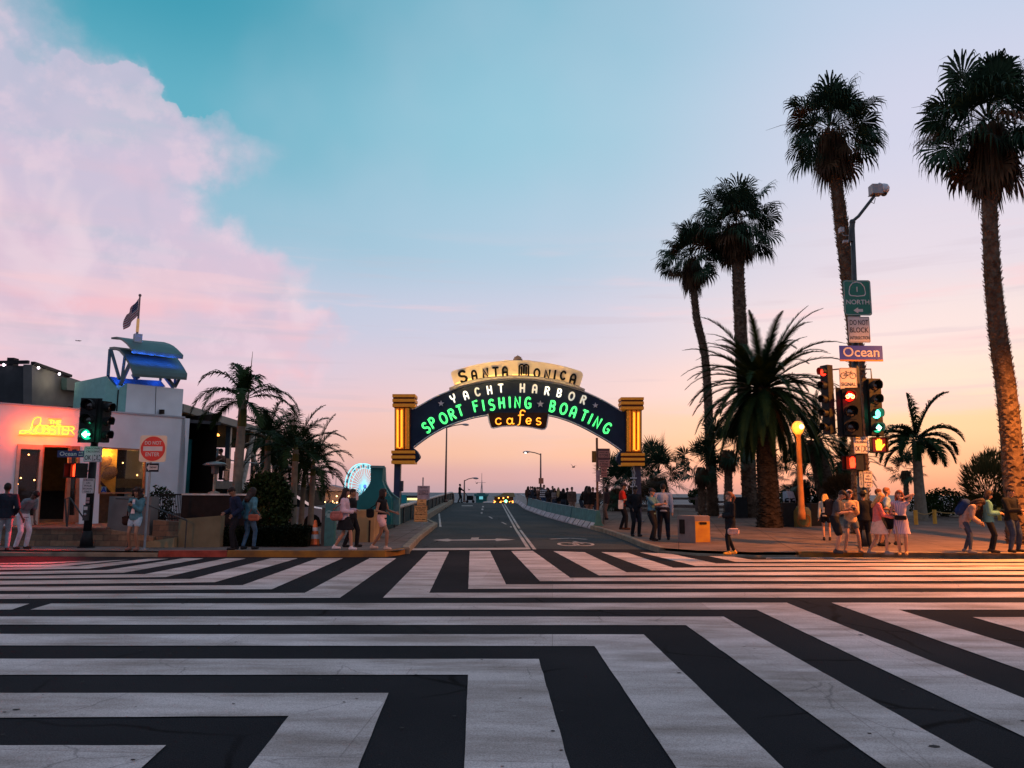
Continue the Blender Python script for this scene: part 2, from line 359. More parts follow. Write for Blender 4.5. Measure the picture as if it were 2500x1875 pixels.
def paintmat(name, c, worn=.45, worncol=(.1, .1, .1), sc=1.0):
    m = bpy.data.materials.new(name); m.use_nodes = True; nt = m.node_tree; L = nt.links; b = nt.nodes['Principled BSDF']
    tc = node(nt, 'ShaderNodeTexCoord')
    mp = node(nt, 'ShaderNodeMapping'); mp.inputs['Scale'].default_value = (.45, 1.6, 1); L.new(tc.outputs['Object'], mp.inputs[0])
    a = node(nt, 'ShaderNodeTexNoise', i_Scale=1.3 * sc, i_Detail=6.0, i_Roughness=.6); L.new(mp.outputs[0], a.inputs['Vector'])
    g = node(nt, 'ShaderNodeTexNoise', i_Scale=85.0, i_Detail=4.0, i_Roughness=.7); L.new(tc.outputs['Object'], g.inputs['Vector'])
    mp2 = node(nt, 'ShaderNodeMapping'); mp2.inputs['Scale'].default_value = (2.2, 7, 1); L.new(tc.outputs['Object'], mp2.inputs[0])
    sp = node(nt, 'ShaderNodeTexNoise', i_Scale=1.7, i_Detail=5.0); L.new(mp2.outputs[0], sp.inputs['Vector'])
    r = node(nt, 'ShaderNodeValToRGB'); e = r.color_ramp.elements; e[0].position = .34; e[0].color = (*[x * k_ for x, k_ in zip(c, (.50, .47, .44))], 1); e[1].position = .62; e[1].color = (*c, 1)
    L.new(a.outputs['Fac'], r.inputs[0])
    r2 = node(nt, 'ShaderNodeValToRGB'); e = r2.color_ramp.elements; e[0].position = .33; e[0].color = (.62, .6, .6, 1); e[1].position = .62; e[1].color = (1.16, 1.16, 1.16, 1)
    L.new(g.outputs['Fac'], r2.inputs[0])
    r3 = node(nt, 'ShaderNodeValToRGB'); e = r3.color_ramp.elements; e[0].position = .66; e[0].color = (1, 1, 1, 1); e[1].position = .74; e[1].color = (.28, .27, .27, 1)
    L.new(sp.outputs['Fac'], r3.inputs[0])
    m1 = node(nt, 'ShaderNodeMix', data_type='RGBA', blend_type='MULTIPLY'); m1.inputs[0].default_value = 1; L.new(r.outputs[0], m1.inputs[6]); L.new(r2.outputs[0], m1.inputs[7])
    m2 = node(nt, 'ShaderNodeMix', data_type='RGBA', blend_type='MULTIPLY'); m2.inputs[0].default_value = .28; L.new(m1.outputs[2], m2.inputs[6]); L.new(r3.outputs[0], m2.inputs[7])
    br = node(nt, 'ShaderNodeTexBrick', offset=.37); br.inputs['Scale'].default_value = 1; br.inputs['Brick Width'].default_value = 3.7; br.inputs['Row Height'].default_value = 2.6; br.inputs['Mortar Size'].default_value = .006; br.inputs['Color1'].default_value = (1.07, 1.07, 1.08, 1); br.inputs['Color2'].default_value = (.87, .86, .85, 1); br.inputs['Mortar'].default_value = (.72, .7, .7, 1); mp5 = node(nt, 'ShaderNodeMapping'); mp5.inputs['Rotation'].default_value = (0, 0, R(3)); L.new(tc.outputs['Object'], mp5.inputs[0]); L.new(mp5.outputs[0], br.inputs[0])
    m5 = node(nt, 'ShaderNodeMix', data_type='RGBA', blend_type='MULTIPLY'); m5.inputs[0].default_value = 1; L.new(m2.outputs[2], m5.inputs[6]); L.new(br.outputs[0], m5.inputs[7])
    L.new(cracks(nt, tc, .7, .006, m5.outputs[2], .6), b.inputs['Base Color']); b.inputs['Roughness'].default_value = .8; b.inputs['Specular IOR Level'].default_value = .12
    bp = node(nt, 'ShaderNodeBump', i_Strength=.3, i_Distance=.006); L.new(g.outputs['Fac'], bp.inputs['Height']); L.new(bp.outputs[0], b.inputs['Normal'])
    return m
A_road = asphalt('asphalt', (.014, .015, .018), (.025, .025, .028))
A_pier = asphalt('pier_asphalt', (.042, .052, .054), (.066, .072, .070))
P_white = paintmat('white_road_paint', (.56, .495, .475))
P_line = paintmat('road_line_paint', (.5, .46, .42), sc=2)
conc = paving('concrete', (.17, .14, .125), 1.25)
conc_r = paving('plaza_paving', (.15, .108, .088), 1.6, 12)
kerbm = mat('kerb_concrete', (.20, .165, .12), .85, noise_amt=.3, nscale=3, bump=.3, bscale=50)
kerb_y = mat('kerb_yellow', (.30, .14, .025), .8, col2=(.12, .065, .03), nscale=2.5, bump=.25)
kerb_r = mat('kerb_red', (.26, .05, .035), .8, noise_amt=.3, nscale=4, bump=.25)
# base land sheet with a bluff down to beach and sea
def strip(xs, ys, fz, name, m, **k):
    b = MB(); b.grid([[(x, y, fz(x, y)) for x in xs] for y in ys]); o = b.build(name, m, smooth=True); tag(o, kind='structure', **k); return o
strip([-160, -60, -30, 0, 30, 60, 160], [-60, -20, 0, 21, 30, 50, 62], lambda x, y: -.03, 'ground', mat('ground_soil', (.05, .045, .04), .95, noise_amt=.4, nscale=.5))
strip([-400, -100, -20, 20, 100, 400], [62, 66, 72, 80, 100, 130], lambda x, y: {62: -.03, 66: -1.2, 72: -3.4, 80: -5.6, 100: -7.4, 130: -7.8}[y] , 'hillside', mat('bluff_scrub', (.035, .04, .025), .95, noise_amt=.6, nscale=.6, bump=.6, bscale=3))
strip([-3000, -500, 0, 500, 3000], [130, 160, 240, 420], lambda x, y: -7.8 - (y - 130) * .005, 'beach', mat('sand', (.22, .17, .13), .95, noise_amt=.2, nscale=.1))
sea_m = mat('sea_water', (.05, .07, .09), .55, spec=.25, noise_amt=.3, nscale=.02, bump=.9, bscale=.6)
strip([-30000, -6000, 0, 6000, 30000], [380, 900, 3000, 12000, 45000], lambda x, y: -8.9, 'sea', sea_m)
# Ocean avenue carriageway
strip([-80, -40, -20, 0, 20, 40, 80], [-40, 0, 10, 21.5, 25.0], lambda x, y: 0.0, 'road', A_road)
# pier approach road
pr = []
ys = [24.2, 26, 30, 34, 38, 42, 46, 50, 54, 58, 62, 66, 68, 70, 72, 74, 76, 78, 84, 95, 110, 130, 150, 200, 330]
for y in ys: pr.append([(x, y, rise(y) + .004) for x in (-7.5, -4, 0, 4, 7.5)])
b = MB(); b.grid(pr); tag(b.build('pier_road', A_pier, smooth=True), kind='structure')
# white chevron crossing, traced on the road plane
def gp(u, v, z=.008): return G(u, v, z, flat=True)
b = MB()
def paint(*pts):
    P = [gp(u, v) for u, v in pts]
    P = [p if p.y < 24.9 else Vector((p.x, 24.9, p.z)) for p in P]
    n = Vector((0, 0, 0))
    for i in range(len(P)): n += P[i].cross(P[(i + 1) % len(P)])
    if n.z < 0: P = P[::-1]
    Q = []
    for i in range(len(P)):                # real paint edges wander by a few millimetres
        a, c = P[i], P[(i + 1) % len(P)]; ln = (c - a).length; k = max(1, min(90, int(ln / .22))); t_ = (c - a).normalized(); nn = Vector((-t_.y, t_.x, 0)); Q.append(a)
        for j in range(1, k): q = a.lerp(c, j / k); Q.append(q + nn * (.006 * noise.noise(q * 3.1) + .004 * noise.noise(q * 11)))
    b.poly(Q)
X0 = -420; X1 = 3000
def ext(y0, y, x0, x1, x):             # linear extension of a line through (x0,y0),(x1,y)
    return y0 + (y - y0) * (x - x0) / (x1 - x0)
# near set bending down on the left-hand side of the picture
paint((X0, 1819.5), (405.5, 1819), (344.5, 1875), (280, 1935), (X0, 1935))
def bend(tl, oc, ob, bl, ic, ib, x_end_down=2050):
    # tl: (0,y) upper-left, oc outer corner, ob outer low point, bl: (0,y) lower-left, ic inner corner, ib inner low point
    def down(p, q):
        k = (x_end_down - p[1]) / (q[1] - p[1]); return (p[0] + (q[0] - p[0]) * k, x_end_down)
    tl2 = (X0, ext(tl, oc[1], 0, oc[0], X0)); bl2 = (X0, ext(bl, ic[1], 0, ic[0], X0))
    paint(tl2, oc, ic, bl2); paint(oc, down(oc, ob), down(ic, ib), ic)
bend(1691.5, (948.5, 1691.5), (873.5, 1875), 1752, (705, 1747.5), (607, 1875))
bend(1607.9, (1315.6, 1608.5), (1392, 1875), 1647.2, (1142.6, 1647), (1133.6, 1875))
bend(1547.5, (1571.4, 1548.6), (1913.7, 1875), 1575.7, (1451, 1577), (1652.4, 1875))
bend(1504.8, (1766.7, 1505.2), (2424.6, 1875), 1524.7, (1674.5, 1526), (2164.6, 1875))
paint((125, 1473.2), (1920.5, 1471.3), (1847.2, 1488.4), (74, 1488.2)); paint((1920.5, 1471.3), (2500 + 580, 1704.5 + 233), (2500 + 653, 1798 + 310), (1847.2, 1488.4))
paint((X0, 1474), (72, 1473.7), (29, 1488.2), (X0, 1488.6))
paint((2029.8, 1471.2), (X1, 1471), (X1, 1488.4), (2194.4, 1488.4)); paint((2029.8, 1471.2), (2194.4, 1488.4), (X1, 1737), (X1, 1814))
paint((2374.8, 1506.5), (X1, 1506.5), (X1, 1683))
# right fan
for oc, ou, ic, iu, yt, yb in [
    ((935, 1459.3), (1045.4, 1347), (1048, 1447.3), (1096, 1347), 1445.2, 1458.5),
    ((1143, 1437.5), (1146.7, 1345.3), (1235.3, 1426.7), (1196.3, 1345.3), 1424.9, 1435.8),
    ((1317.8, 1418.7), (1248, 1345.3), (1392.7, 1410.4), (1300.4, 1344.6), 1409.2, 1417.8),
    ((1462.4, 1404.9), (1351, 1345.3), (1530.2, 1397.3), (1427, 1348.0), 1394.8, 1403.2),
    ((1591.2, 1392.4), (1467.8, 1347.7), (1644, 1386), (1533, 1349.8), 1382.6, 1390.7),
    ((1698.4, 1381.8), (1562.8, 1348.5), (1748.6, 1375.6), (1638.7, 1352.0), 1374.7, 1380.7),
    ((1796, 1371.5), (1725.5, 1356.5), (1836.7, 1366.7), (1775, 1356.5), 1365.2, 1371.3)]:
    k = (X1 - ic[0]) / (2500 - ic[0])
    paint(ic, (X1, ic[1] + (yt - ic[1]) * k), (X1, oc[1] + (yb - oc[1]) * k), oc); paint(ou, iu, ic, oc)
paint((1870, 1361), (2500, 1358.8), (X1, 1358), (X1, 1362.5), (2500, 1363.2), (1870, 1363.2))
# left fan
for yt, yb, oc, ou, ic, iu in [
    (1450.6, 1462.1, (830, 1459.2), (967.6, 1362.7), (744, 1447.3), (902.5, 1362.7)),
    (1432.9, 1442.3, (663.7, 1438.3), (837.4, 1362.7), (592, 1428.5), (775.8, 1362.7)),
    (1417.7, 1427, (524.5, 1421.3), (727, 1363.0), (466.6, 1413.3), (662, 1362.7)),
    (1406.8, 1413.3, (405, 1408.6), (600.4, 1363.4), (352.7, 1401.7), (553.4, 1362.7)),
    (1396, 1402, (302, 1398.1), (497, 1363.4), (260, 1391.6), (448.5, 1362.6)),
    (1386.2, 1391.3, (217, 1388), (412, 1364), (184.5, 1382.2), (362, 1364)),
    (1379.7, 1384.4, (144.7, 1383.3), (314.7, 1366.5), (119, 1378.6), (262, 1368.5))]:
    k = X0 / ic[0]
    paint((X0, ic[1] + (yt - ic[1]) * (ic[0] - X0) / ic[0]), ic, oc, (X0, oc[1] + (yb - oc[1]) * (oc[0] - X0) / oc[0])); paint(ou, oc, ic, iu)
paint((0, 1374.6), (90, 1373), (190, 1370), (230, 1369.5), (110, 1376.2), (0, 1377.2))
tag(b.build('crosswalk_markings', P_white), kind='structure')
# loose bits of grit and flattened gum lie on the crossing: one uncountable scatter
b = MB(); rr = random.Random(3)
for i in range(170):
    y = 4.5 + rr.random() ** 1.5 * 16; x = rr.uniform(-.72, .72) * y; s = rr.uniform(.005, .014) * (1 if rr.random() < .9 else 2.0)
    n = 6; a0 = rr.random() * 6
    b.poly([(x + s * rr.uniform(.6, 1.2) * 1.6 * math.cos(a0 + 6.283 * k / n), y + s * math.sin(a0 + 6.283 * k / n), .0125) for k in range(n)])
tag(b.build('road_grit', mat('dark_grit', (.03, .028, .028), .9)), kind='stuff', label='dark specks of grit and flattened gum on the crossing', cat='grit')
# markings on the pier road
b = MB()
def lay(pts, z=.012):
    P = [G(u, v, z) for u, v in pts]; n = Vector((0, 0, 0))
    for i in range(len(P)): n += P[i].cross(P[(i + 1) % len(P)])
    b.poly(P if n.z > 0 else P[::-1])
def layline(p, q, n=10):               # p,q: ((u,v),(u,v)) left and right rail of the line
    for i in range(n):
        a, c = i / n, (i + 1) / n
        f = lambda r, t: (r[0][0] + (r[1][0] - r[0][0]) * t, r[0][1] + (r[1][1] - r[0][1]) * t)
        lay([f(p, a), f(q, a), f(q, c), f(p, c)])
def c6(x, y): return (1100 + x * .18083, 1100 + y * .18083)
lay([c6(-1480, 1322), c6(1065, 1310), c6(1080, 1334), c6(-1500, 1352)])
layline((c6(1035, 1334), c6(870, 1070)), (c6(1085, 1334), c6(905, 1070)), 6); layline((c6(870, 1070), c6(688, 720)), (c6(902, 1070), c6(702, 720)), 8)
layline((c6(1112, 1334), c6(925, 1070)), (c6(1160, 1334), c6(955, 1070)), 6); layline((c6(915, 1052), c6(718, 720)), (c6(945, 1052), c6(735, 720)), 8)
lay([c6(-240, 1208), c6(-40, 1190), c6(20, 1202), c6(600, 1196), c6(620, 1185), c6(880, 1202), c6(620, 1222), c6(600, 1210), c6(20, 1216), c6(-40, 1226)])
lay([c6(270, 1196), c6(285, 1172), c6(385, 1172), c6(378, 1196)])
lay([c6(510, 890), c6(530, 890), c6(575, 915), c6(550, 917)]); lay([c6(680, 965), c6(702, 965), c6(765, 995), c6(738, 997)]); lay([c6(800, 1025), c6(825, 1025), c6(830, 1037), c6(806, 1037)])
for x, y in ((420, 842), (430, 793), (438, 757)): lay([c6(x - 12, y - 9), c6(x + 12, y - 9), c6(x + 12, y + 9), c6(x - 12, y + 9)])
lay([c6(150, 741), c6(300, 741), c6(300, 750), c6(150, 750)])
lay([(780 + 1605 * .18083, 1100 + 850 * .18083), (780 + 1625 * .18083, 1100 + 850 * .18083), (780 + 1648 * .18083, 1100 + 1030 * .18083), (780 + 1618 * .18083, 1100 + 1030 * .18083)])
# bicycle symbol lying on the lane
def ring(cx, cy, r, w):
    for i in range(18):
        a, c = 2 * math.pi * i / 18, 2 * math.pi * (i + 1) / 18
        q = [(cx + (r + k) * math.cos(t), cy + (r + k) * 1.9 * math.sin(t), rise(cy + (r + k) * 1.9 * math.sin(t)) + .013) for t, k in ((a, -w), (a, w), (c, w), (c, -w))]
        b.poly([Vector(p) for p in q])
bc = G(*c6(1640, 1262)); 
c_l = G(*c6(1590, 1268)); c_r = G(*c6(1790, 1268))
ring(c_l.x, c_l.y, .32, .05); ring(c_r.x, c_r.y, .32, .05)
def seg(p, q, w=.05):
    d = Vector((q[0] - p[0], q[1] - p[1], 0)); n = Vector((-d.y, d.x, 0)).normalized() * w; P = [Vector((*p, .0165)) - n, Vector((*q, .0165)) - n, Vector((*q, .0165)) + n, Vector((*p, .0165)) + n]
    for v_ in P: v_.z += rise(v_.y) + .004
    b.poly(P)
mx_ = (c_l.x + c_r.x) / 2; my_ = c_l.y
seg((c_l.x, my_), (mx_, my_), .07); seg((c_l.x + .2, my_ + .8), (c_r.x - .15, my_ + .8), .07); seg((mx_, my_), (c_l.x + .25, my_ + .9)); seg((mx_, my_), (c_r.x - .15, my_ + .9)); seg((c_r.x, my_), (c_r.x - .2, my_ + 1.1))
yy = my_ + 2.0
seg((c_l.x - .5, yy), (mx_, yy + .5), .1); seg((mx_, yy + .5), (c_r.x + .3, yy), .1)
tag(b.build('road_markings', P_line), kind='structure')

# ---------------------------------------------------------------- pavements and kerbs
def slab(name, pts, m, top=.15, z0=-.2):
    b = MB(); P = [Vector((p[0], p[1], top)) for p in pts]; b.prism(P, (0, 0, z0 - top)); return tag(b.build(name, m), kind='structure')
def kline(pts, w, h, name, m, base=lambda y: 0, inward=1, lip=.012, mitre=True):
    """kerb stone course following pts (front face line); sits 12 mm proud of the pavement"""
    b = MB(); P = [Vector((x, y, 0)) for x, y in pts]; n = len(P); off = []
    for i in range(n):
        d = (P[min(i + 1, n - 1)] - P[max(i - 1, 0)]).normalized(); off.append(Vector((-d.y, d.x, 0)) * w * inward)
    rows = []
    for i in range(n):
        z = base(P[i].y); p = P[i]; q = P[i] + off[i]; top = z + h + lip; r = .03
        rows.append([Vector((p.x, p.y, z - .1)), Vector((p.x, p.y, top - r)), Vector((p.x, p.y, top)) + off[i] * (r / w), Vector((q.x, q.y, top)), Vector((q.x, q.y, z - .1))])
    b.grid(rows); b.poly(rows[0][::-1]); b.poly(rows[-1])
    return tag(b.build(name, m), kind='structure')
def xy(p): return (p.x, p.y)
K0 = [xy(gp(386, 1360, 0)), xy(gp(553, 1360, 0)), xy(gp(760, 1360.5, 0)), xy(gp(940, 1360, 0))]
kx = xy(gp(984, 1356.5, 0)); k1 = xy(gp(1001, 1348, 0))
ya = K0[0][1]
LX = -60
rampL = [(LX, ya - .1), (K0[0][0] - 3.6, ya - .35), (K0[0][0] - 1.2, ya - .15), K0[0]]
pierL = [kx, k1, xy(G(1026, 1320, 0)), xy(G(1052, 1299, 0)), xy(G(1068, 1286, 0))]
# west pavement, left side (to the building) and up along the pier road
lp = [(LX, ya - .1), (K0[0][0] - 3.6, ya + .05), *K0, kx, k1, *pierL[2:], (-4.05, 38.2), (-5.0, 38.2), (-5.0, 62), (LX, 62)]
def pave(name, pts, m, top=.15, ymax=90):
    # subdivided so it can climb with the road
    bm = bmesh.new(); vs = [bm.verts.new((x, y, 0)) for x, y in pts]; bm.faces.new(vs)
    for y in (25, 30, 36, 42, 48, 54, 60, 66, 70):
        bmesh.ops.bisect_plane(bm, geom=bm.verts[:] + bm.edges[:] + bm.faces[:], plane_co=(0, y, 0), plane_no=(0, 1, 0))
    for v in bm.verts: v.co.z = top + rise(min(v.co.y, 66))
    bmesh.ops.recalc_face_normals(bm, faces=bm.faces)
    for f in bm.faces:
        if f.normal.z < 0: f.normal_flip()
    me = bpy.data.meshes.new(name); bm.to_mesh(me); bm.free(); me.materials.append(m)
    o = bpy.data.objects.new(name, me); COL.objects.link(o); return tag(o, kind='structure')
pave('pavement', lp, conc)
pave('pier_sidewalk', [(-5.0, 38.2), (-4.4, 44), (-4.6, 56), (-5.1, 69.5), (-6.6, 69.5), (-6.6, 38.2)], mat('walk_concrete', (.15, .145, .12), .85, noise_amt=.2, nscale=2, bump=.2), top=.156)
kline([(LX, ya - .1), (K0[0][0] - 3.6, ya + .02), (K0[0][0] - 1.2, ya + .02), (K0[0][0] - .02, ya)], .16, .10, 'kerb', kerbm)
kline(K0[:2], .17, .15, 'red_kerb', kerb_r)
kline([(K0[1][0] + .01, K0[1][1]), K0[2], K0[3], (kx[0] - .12, kx[1] + .12), (kx[0] - .02, kx[1] + .5)], .17, .15, 'yellow_kerb', kerb_y)
kline([(kx[0] + .1, kx[1] + .6), k1, *pierL[2:], (-4.05, 38.4)], .2, .17, 'pier_kerb', kerbm, base=lambda y: rise(y))
k2 = [xy(G(1040, 1273, 0)), xy(G(1062, 1258, 0)), xy(G(1085, 1243, 0)), (-5.0, 66), (-5.2, 69.6)]
kline(k2, .35, .32, 'raised_kerb', kerbm, base=lambda y: rise(min(y, 66)) + (max(0, y - 66) * .0), inward=1)
# right side
RX = 70
yR = gp(2200, 1362, 0).y
rk = [xy(G(1441, 1292, 0)), xy(G(1480, 1303, 0)), xy(G(1530, 1321, 0)), xy(G(1572, 1339, 0)), xy(G(1610, 1350, 0))]
rr_ = [xy(gp(1700, 1357, 0)), xy(gp(1850, 1362, 0)), xy(gp(1951, 1362, 0))]
pave('plaza', [*[(x, y) for x, y in rk][::-1], (4.2, 40), (3.0, 52), (2.0, 62), (2.0, 63.9), (RX, 63.9), (RX, yR), rr_[2], rr_[1], rr_[0]], conc_r)
kline(rk[::-1], .18, .15, 'pier_road_kerb', kerbm, base=lambda y: rise(y), inward=-1)
kline([rk[-1], rr_[0], rr_[1], rr_[2]], .16, .06, 'dropped_kerb', kerbm, inward=1)
kline([rr_[2], (gp(2110, 1362, 0).x, yR)], .18, .152, 'yellow_kerb_end', kerb_y, inward=1)
kline([(gp(2110, 1362, 0).x + .01, yR), (gp(2500, 1361, 0).x, yR), (RX, yR)], .18, .15, 'long_kerb', kerbm, inward=1)
# pier deck beyond the crest
b = MB(); b.box((10, 250, -3.9), (70, 180, 1.0)); tag(b.build('pier_deck', mat('deck_timber', (.09, .075, .06), .9, noise_amt=.4)), kind='structure')
# the pier approach is a viaduct: side faces under the roadway
b = MB()
for x in (-7.6, 7.6):
    b.grid([[(x, y, rise(min(y, 330)) ), (x, y, -9)] for y in ys])
tag(b.build('viaduct', conc), kind='structure')
# pavement joints: thin dark grooves in the right pavement
# ---------------------------------------------------------------- stroke lettering for the neon signs
def arc(cx, cy, rx, ry, a0, a1, n=10):
    return [(cx + rx * math.cos(R(a0 + (a1 - a0) * i / n)), cy + ry * math.sin(R(a0 + (a1 - a0) * i / n))) for i in range(n + 1)]
GL = {
 'S': (.56, [arc(.28, .74, .24, .24, 30, 270, 9) + arc(.28, .25, .26, .25, 90, -140, 9)]),
 'P': (.54, [[(.04, 0), (.04, 1), (.28, 1)] + arc(.28, .76, .24, .24, 90, -90) + [(.04, .52)]]),
 'O': (.72, [arc(.36, .5, .34, .5, 0, 360, 20)]),
 'R': (.58, [[(.04, 0), (.04, 1), (.28, 1)] + arc(.28, .76, .24, .24, 90, -90) + [(.04, .52)], [(.26, .52), (.56, 0)]]),
 'T': (.56, [[(0, 1), (.56, 1)], [(.28, 1), (.28, 0)]]),
 'F': (.5, [[(.04, 0), (.04, 1), (.5, 1)], [(.04, .54), (.42, .54)]]),
 'I': (.12, [[(.06, 0), (.06, 1)]]),
 'H': (.58, [[(.04, 0), (.04, 1)], [(.54, 0), (.54, 1)], [(.04, .5), (.54, .5)]]),
 'N': (.6, [[(.04, 0), (.04, 1), (.56, 0), (.56, 1)]]),
 'G': (.66, [arc(.36, .5, .32, .5, 48, 300, 14) + [(.62, .12), (.62, .44), (.38, .44)]]),
 'B': (.56, [[(.04, .52), (.04, 1), (.26, 1)] + arc(.26, .76, .22, .24, 90, -90) + [(.04, .52), (.04, 0), (.26, 0)] + arc(.26, .26, .26, .26, -90, 90) + [(.04, .52)]]),
 'A': (.64, [[(.02, 0), (.32, 1), (.62, 0)], [(.13, .34), (.51, .34)]]),
 'a': (.58, [[(.04, 0), (.04, .62)] + arc(.29, .62, .25, .38, 180, 0) + [(.54, 0)], [(.04, .38), (.54, .38)]]),
 'C': (.6, [arc(.34, .5, .30, .5, 45, 315, 14)]),
 'Y': (.6, [arc(.28, .78, .26, .3, 180, 360, 8)[0:1] + [(.02, 1)] + arc(.29, .70, .27, .26, 180, 360, 8) + [(.56, 1)], [(.29, .44), (.29, 0)]]),
 'M': (.86, [[(.04, 0), (.04, .8)] + arc(.23, .8, .19, .2, 180, 0, 8) + [(.42, .2)], [(.42, .8)] + arc(.61, .8, .19, .2, 180, 0, 8) + [(.80, 0)], [(.23, .12), (.23, .78)], [(.61, .12), (.61, .78)]]),
 'L': (.5, [[(.04, 1), (.04, 0), (.5, 0)]]),
 'E': (.5, [[(.5, 1), (.04, 1), (.04, 0), (.5, 0)], [(.04, .52), (.42, .52)]]),
 'c': (.6, [arc(.32, .32, .27, .32, 40, 330, 14)]),
 'a2': (.62, [arc(.28, .3, .24, .3, 60, 420, 16), [(.53, .62), (.52, .15), (.60, 0), (.70, .06)]]),
 'f': (.55, [arc(.45, .85, .2, .2, 20, 170, 8) + [(.24, .2), (.18, -.22), (.05, -.3)], [(.08, .58), (.52, .62)]]),
 'e': (.58, [[(.08, .3), (.52, .36)] + arc(.3, .34, .23, .3, 10, 320, 14)]),
 's': (.5, [arc(.27, .46, .19, .17, 40, 260, 9) + arc(.25, .15, .2, .16, 90, -150, 9)]),
}
def offs(pl, d):
    o = []
    for i, p in enumerate(pl):
        a = pl[max(i - 1, 0)]; c = pl[min(i + 1, len(pl) - 1)]; t = (c[0] - a[0], c[1] - a[1]); l = math.hypot(*t) or 1
        o.append((p[0] - t[1] / l * d, p[1] + t[0] / l * d))
    return o
def glyph(ch, c, size, ang, rt, up, nrm, mbR, wR, mbT=None, rT=0, dT=None, wx=1.0, dep=.05):
    """ribbon letter (mbR) and glass tubes in front of it (mbT); c = centre point"""
    w, st = GL[ch]; ca, sa = math.cos(R(ang)), math.sin(R(ang))
    def P(x, y, off=0):
        X = (x - w / 2) * size * wx; Y = (y - .5) * size
        return Vector(c) + rt * (X * ca - Y * sa) + up * (X * sa + Y * ca) + nrm * off
    for pl in st:
        a = offs(pl, wR / size / 2); b_ = offs(pl, -wR / size / 2); n = len(pl)
        if mbR is not None:
            for i in range(n - 1):
                q = [a[i], a[i + 1], b_[i + 1], b_[i]]
                mbR.prism([P(*k, .0) for k in q], nrm * (dep + .0007 * (i % 3)))
            for k in (0, n - 1): mbR.lathe(P(*pl[k], 0), [(wR / 2, 0), (wR / 2, dep * .97)], 8, ax=nrm)
        if mbT is not None:
            for d in (dT if dT else [0]): mbT.tube([P(*k, dep + rT * 1.3) for k in offs(pl, d / size)], rT, 5)
# ---------------------------------------------------------------- entrance arch
AY = 37.5
navy = mat('arch_navy', (.012, .022, .05), .55, noise_amt=.2, nscale=2)
navyL = mat('arch_edge_white', (.62, .62, .68), .5, noise_amt=.1)
def c5(x, y, yy=AY): return PD(930 + x * .30289, 850 + y * .30289, yy)
base_l = c5(137, 930); base_r = PD(1562, 1283, AY)
arch = thing('entrance_arch', 'navy neon arch sign spanning the pier road between two orange pillars', 'arch sign', (0, AY, rise(AY)))
BK = Vector((0, 1, 0)); rt = Vector((1, 0, 0)); up = Vector((0, 0, 1)); nf = Vector((0, -1, 0))
def arcpts(ctrl, n=40):                # smooth through control points (crop coordinates), Catmull-Rom
    P = [ctrl[0]] + ctrl + [ctrl[-1]]; o = []
    for i in range(1, len(P) - 2):
        for k in range(n // (len(ctrl) - 1)):
            t = k / (n // (len(ctrl) - 1)); a, b2, c, d = P[i - 1:i + 3]
            o.append(tuple(.5 * ((2 * b2[j]) + (-a[j] + c[j]) * t + (2 * a[j] - 5 * b2[j] + 4 * c[j] - d[j]) * t * t + (-a[j] + 3 * b2[j] - 3 * c[j] + d[j]) * t ** 3) for j in (0, 1)))
    return o + [ctrl[-1]]
topc = arcpts([(272, 488), (420, 402), (550, 345), (690, 300), (830, 270), (965, 256), (1100, 251), (1230, 257), (1360, 274), (1500, 305), (1650, 355), (1800, 425), (1942, 510)], 48)
lowc = arcpts([(262, 800), (330, 748), (400, 700), (500, 645), (600, 603), (730, 563), (862, 538)], 24)
lowr = arcpts([(1352, 540), (1430, 558), (1520, 588), (1620, 632), (1720, 685), (1840, 755), (1948, 830)], 24)
mb = MB()
lo_all = lowc + [(1352, 540)] + lowr[1:]
def interp(pl, x):
    for a, c in zip(pl, pl[1:]):
        if a[0] <= x <= c[0] or c[0] <= x <= a[0]: return a[1] + (c[1] - a[1]) * (x - a[0]) / ((c[0] - a[0]) or 1)
    return pl[0][1] if x < pl[0][0] else pl[-1][1]
xs = [235 + (1980 - 235) * i / 60 for i in range(61)]
fr = [c5(x, interp(topc, x), AY - .25) if x > 272 else c5(x, 488 + (272 - x) * .2, AY - .25) for x in xs]
fl = [c5(x, interp(lo_all, x), AY - .25) if x > 262 else c5(x, 800 + (262 - x) * .4, AY - .25) for x in xs]
e = Vector((0, .5, 0)); n = len(xs)
vs = fr + fl + [p + e for p in fr] + [p + e for p in fl]
fs = []
for i in range(n - 1):
    fs += [(i, n + i, n + i + 1, i + 1), (2 * n + i, 2 * n + i + 1, 3 * n + i + 1, 3 * n + i), (i, i + 1, 2 * n + i + 1, 2 * n + i), (n + i, 3 * n + i, 3 * n + i + 1, n + i + 1)]
mb.add(vs, fs); mb.build('arch_band', navy, arch)
mb = MB()                              # cafes plaque hanging below the band
mb.prism([c5(*p, AY - .27) for p in [(860, 520), (1356, 520), (1334, 630), (1322, 648), (1300, 652), (1200, 632), (1090, 622), (980, 626), (905, 642), (890, 638), (880, 622)]], (0, .5, 0)); plq = mb.build('hanging_plaque', mat('arch_brown', (.035, .014, .008), .6, noise_amt=.2), arch)
mb = MB()
T = lambda pl, r, yy=AY - .27: mb.tube([c5(*p, yy) for p in pl], r, 6)
T(topc, .032); T(lowc, .03); T(lowr, .03)
T([(862, 530), (874, 600), (890, 640), (905, 644), (980, 630), (1090, 626), (1200, 636), (1300, 656), (1322, 652), (1336, 632), (1352, 532)], .028, AY - .29)
mb.build('edge_trim', navyL, arch)
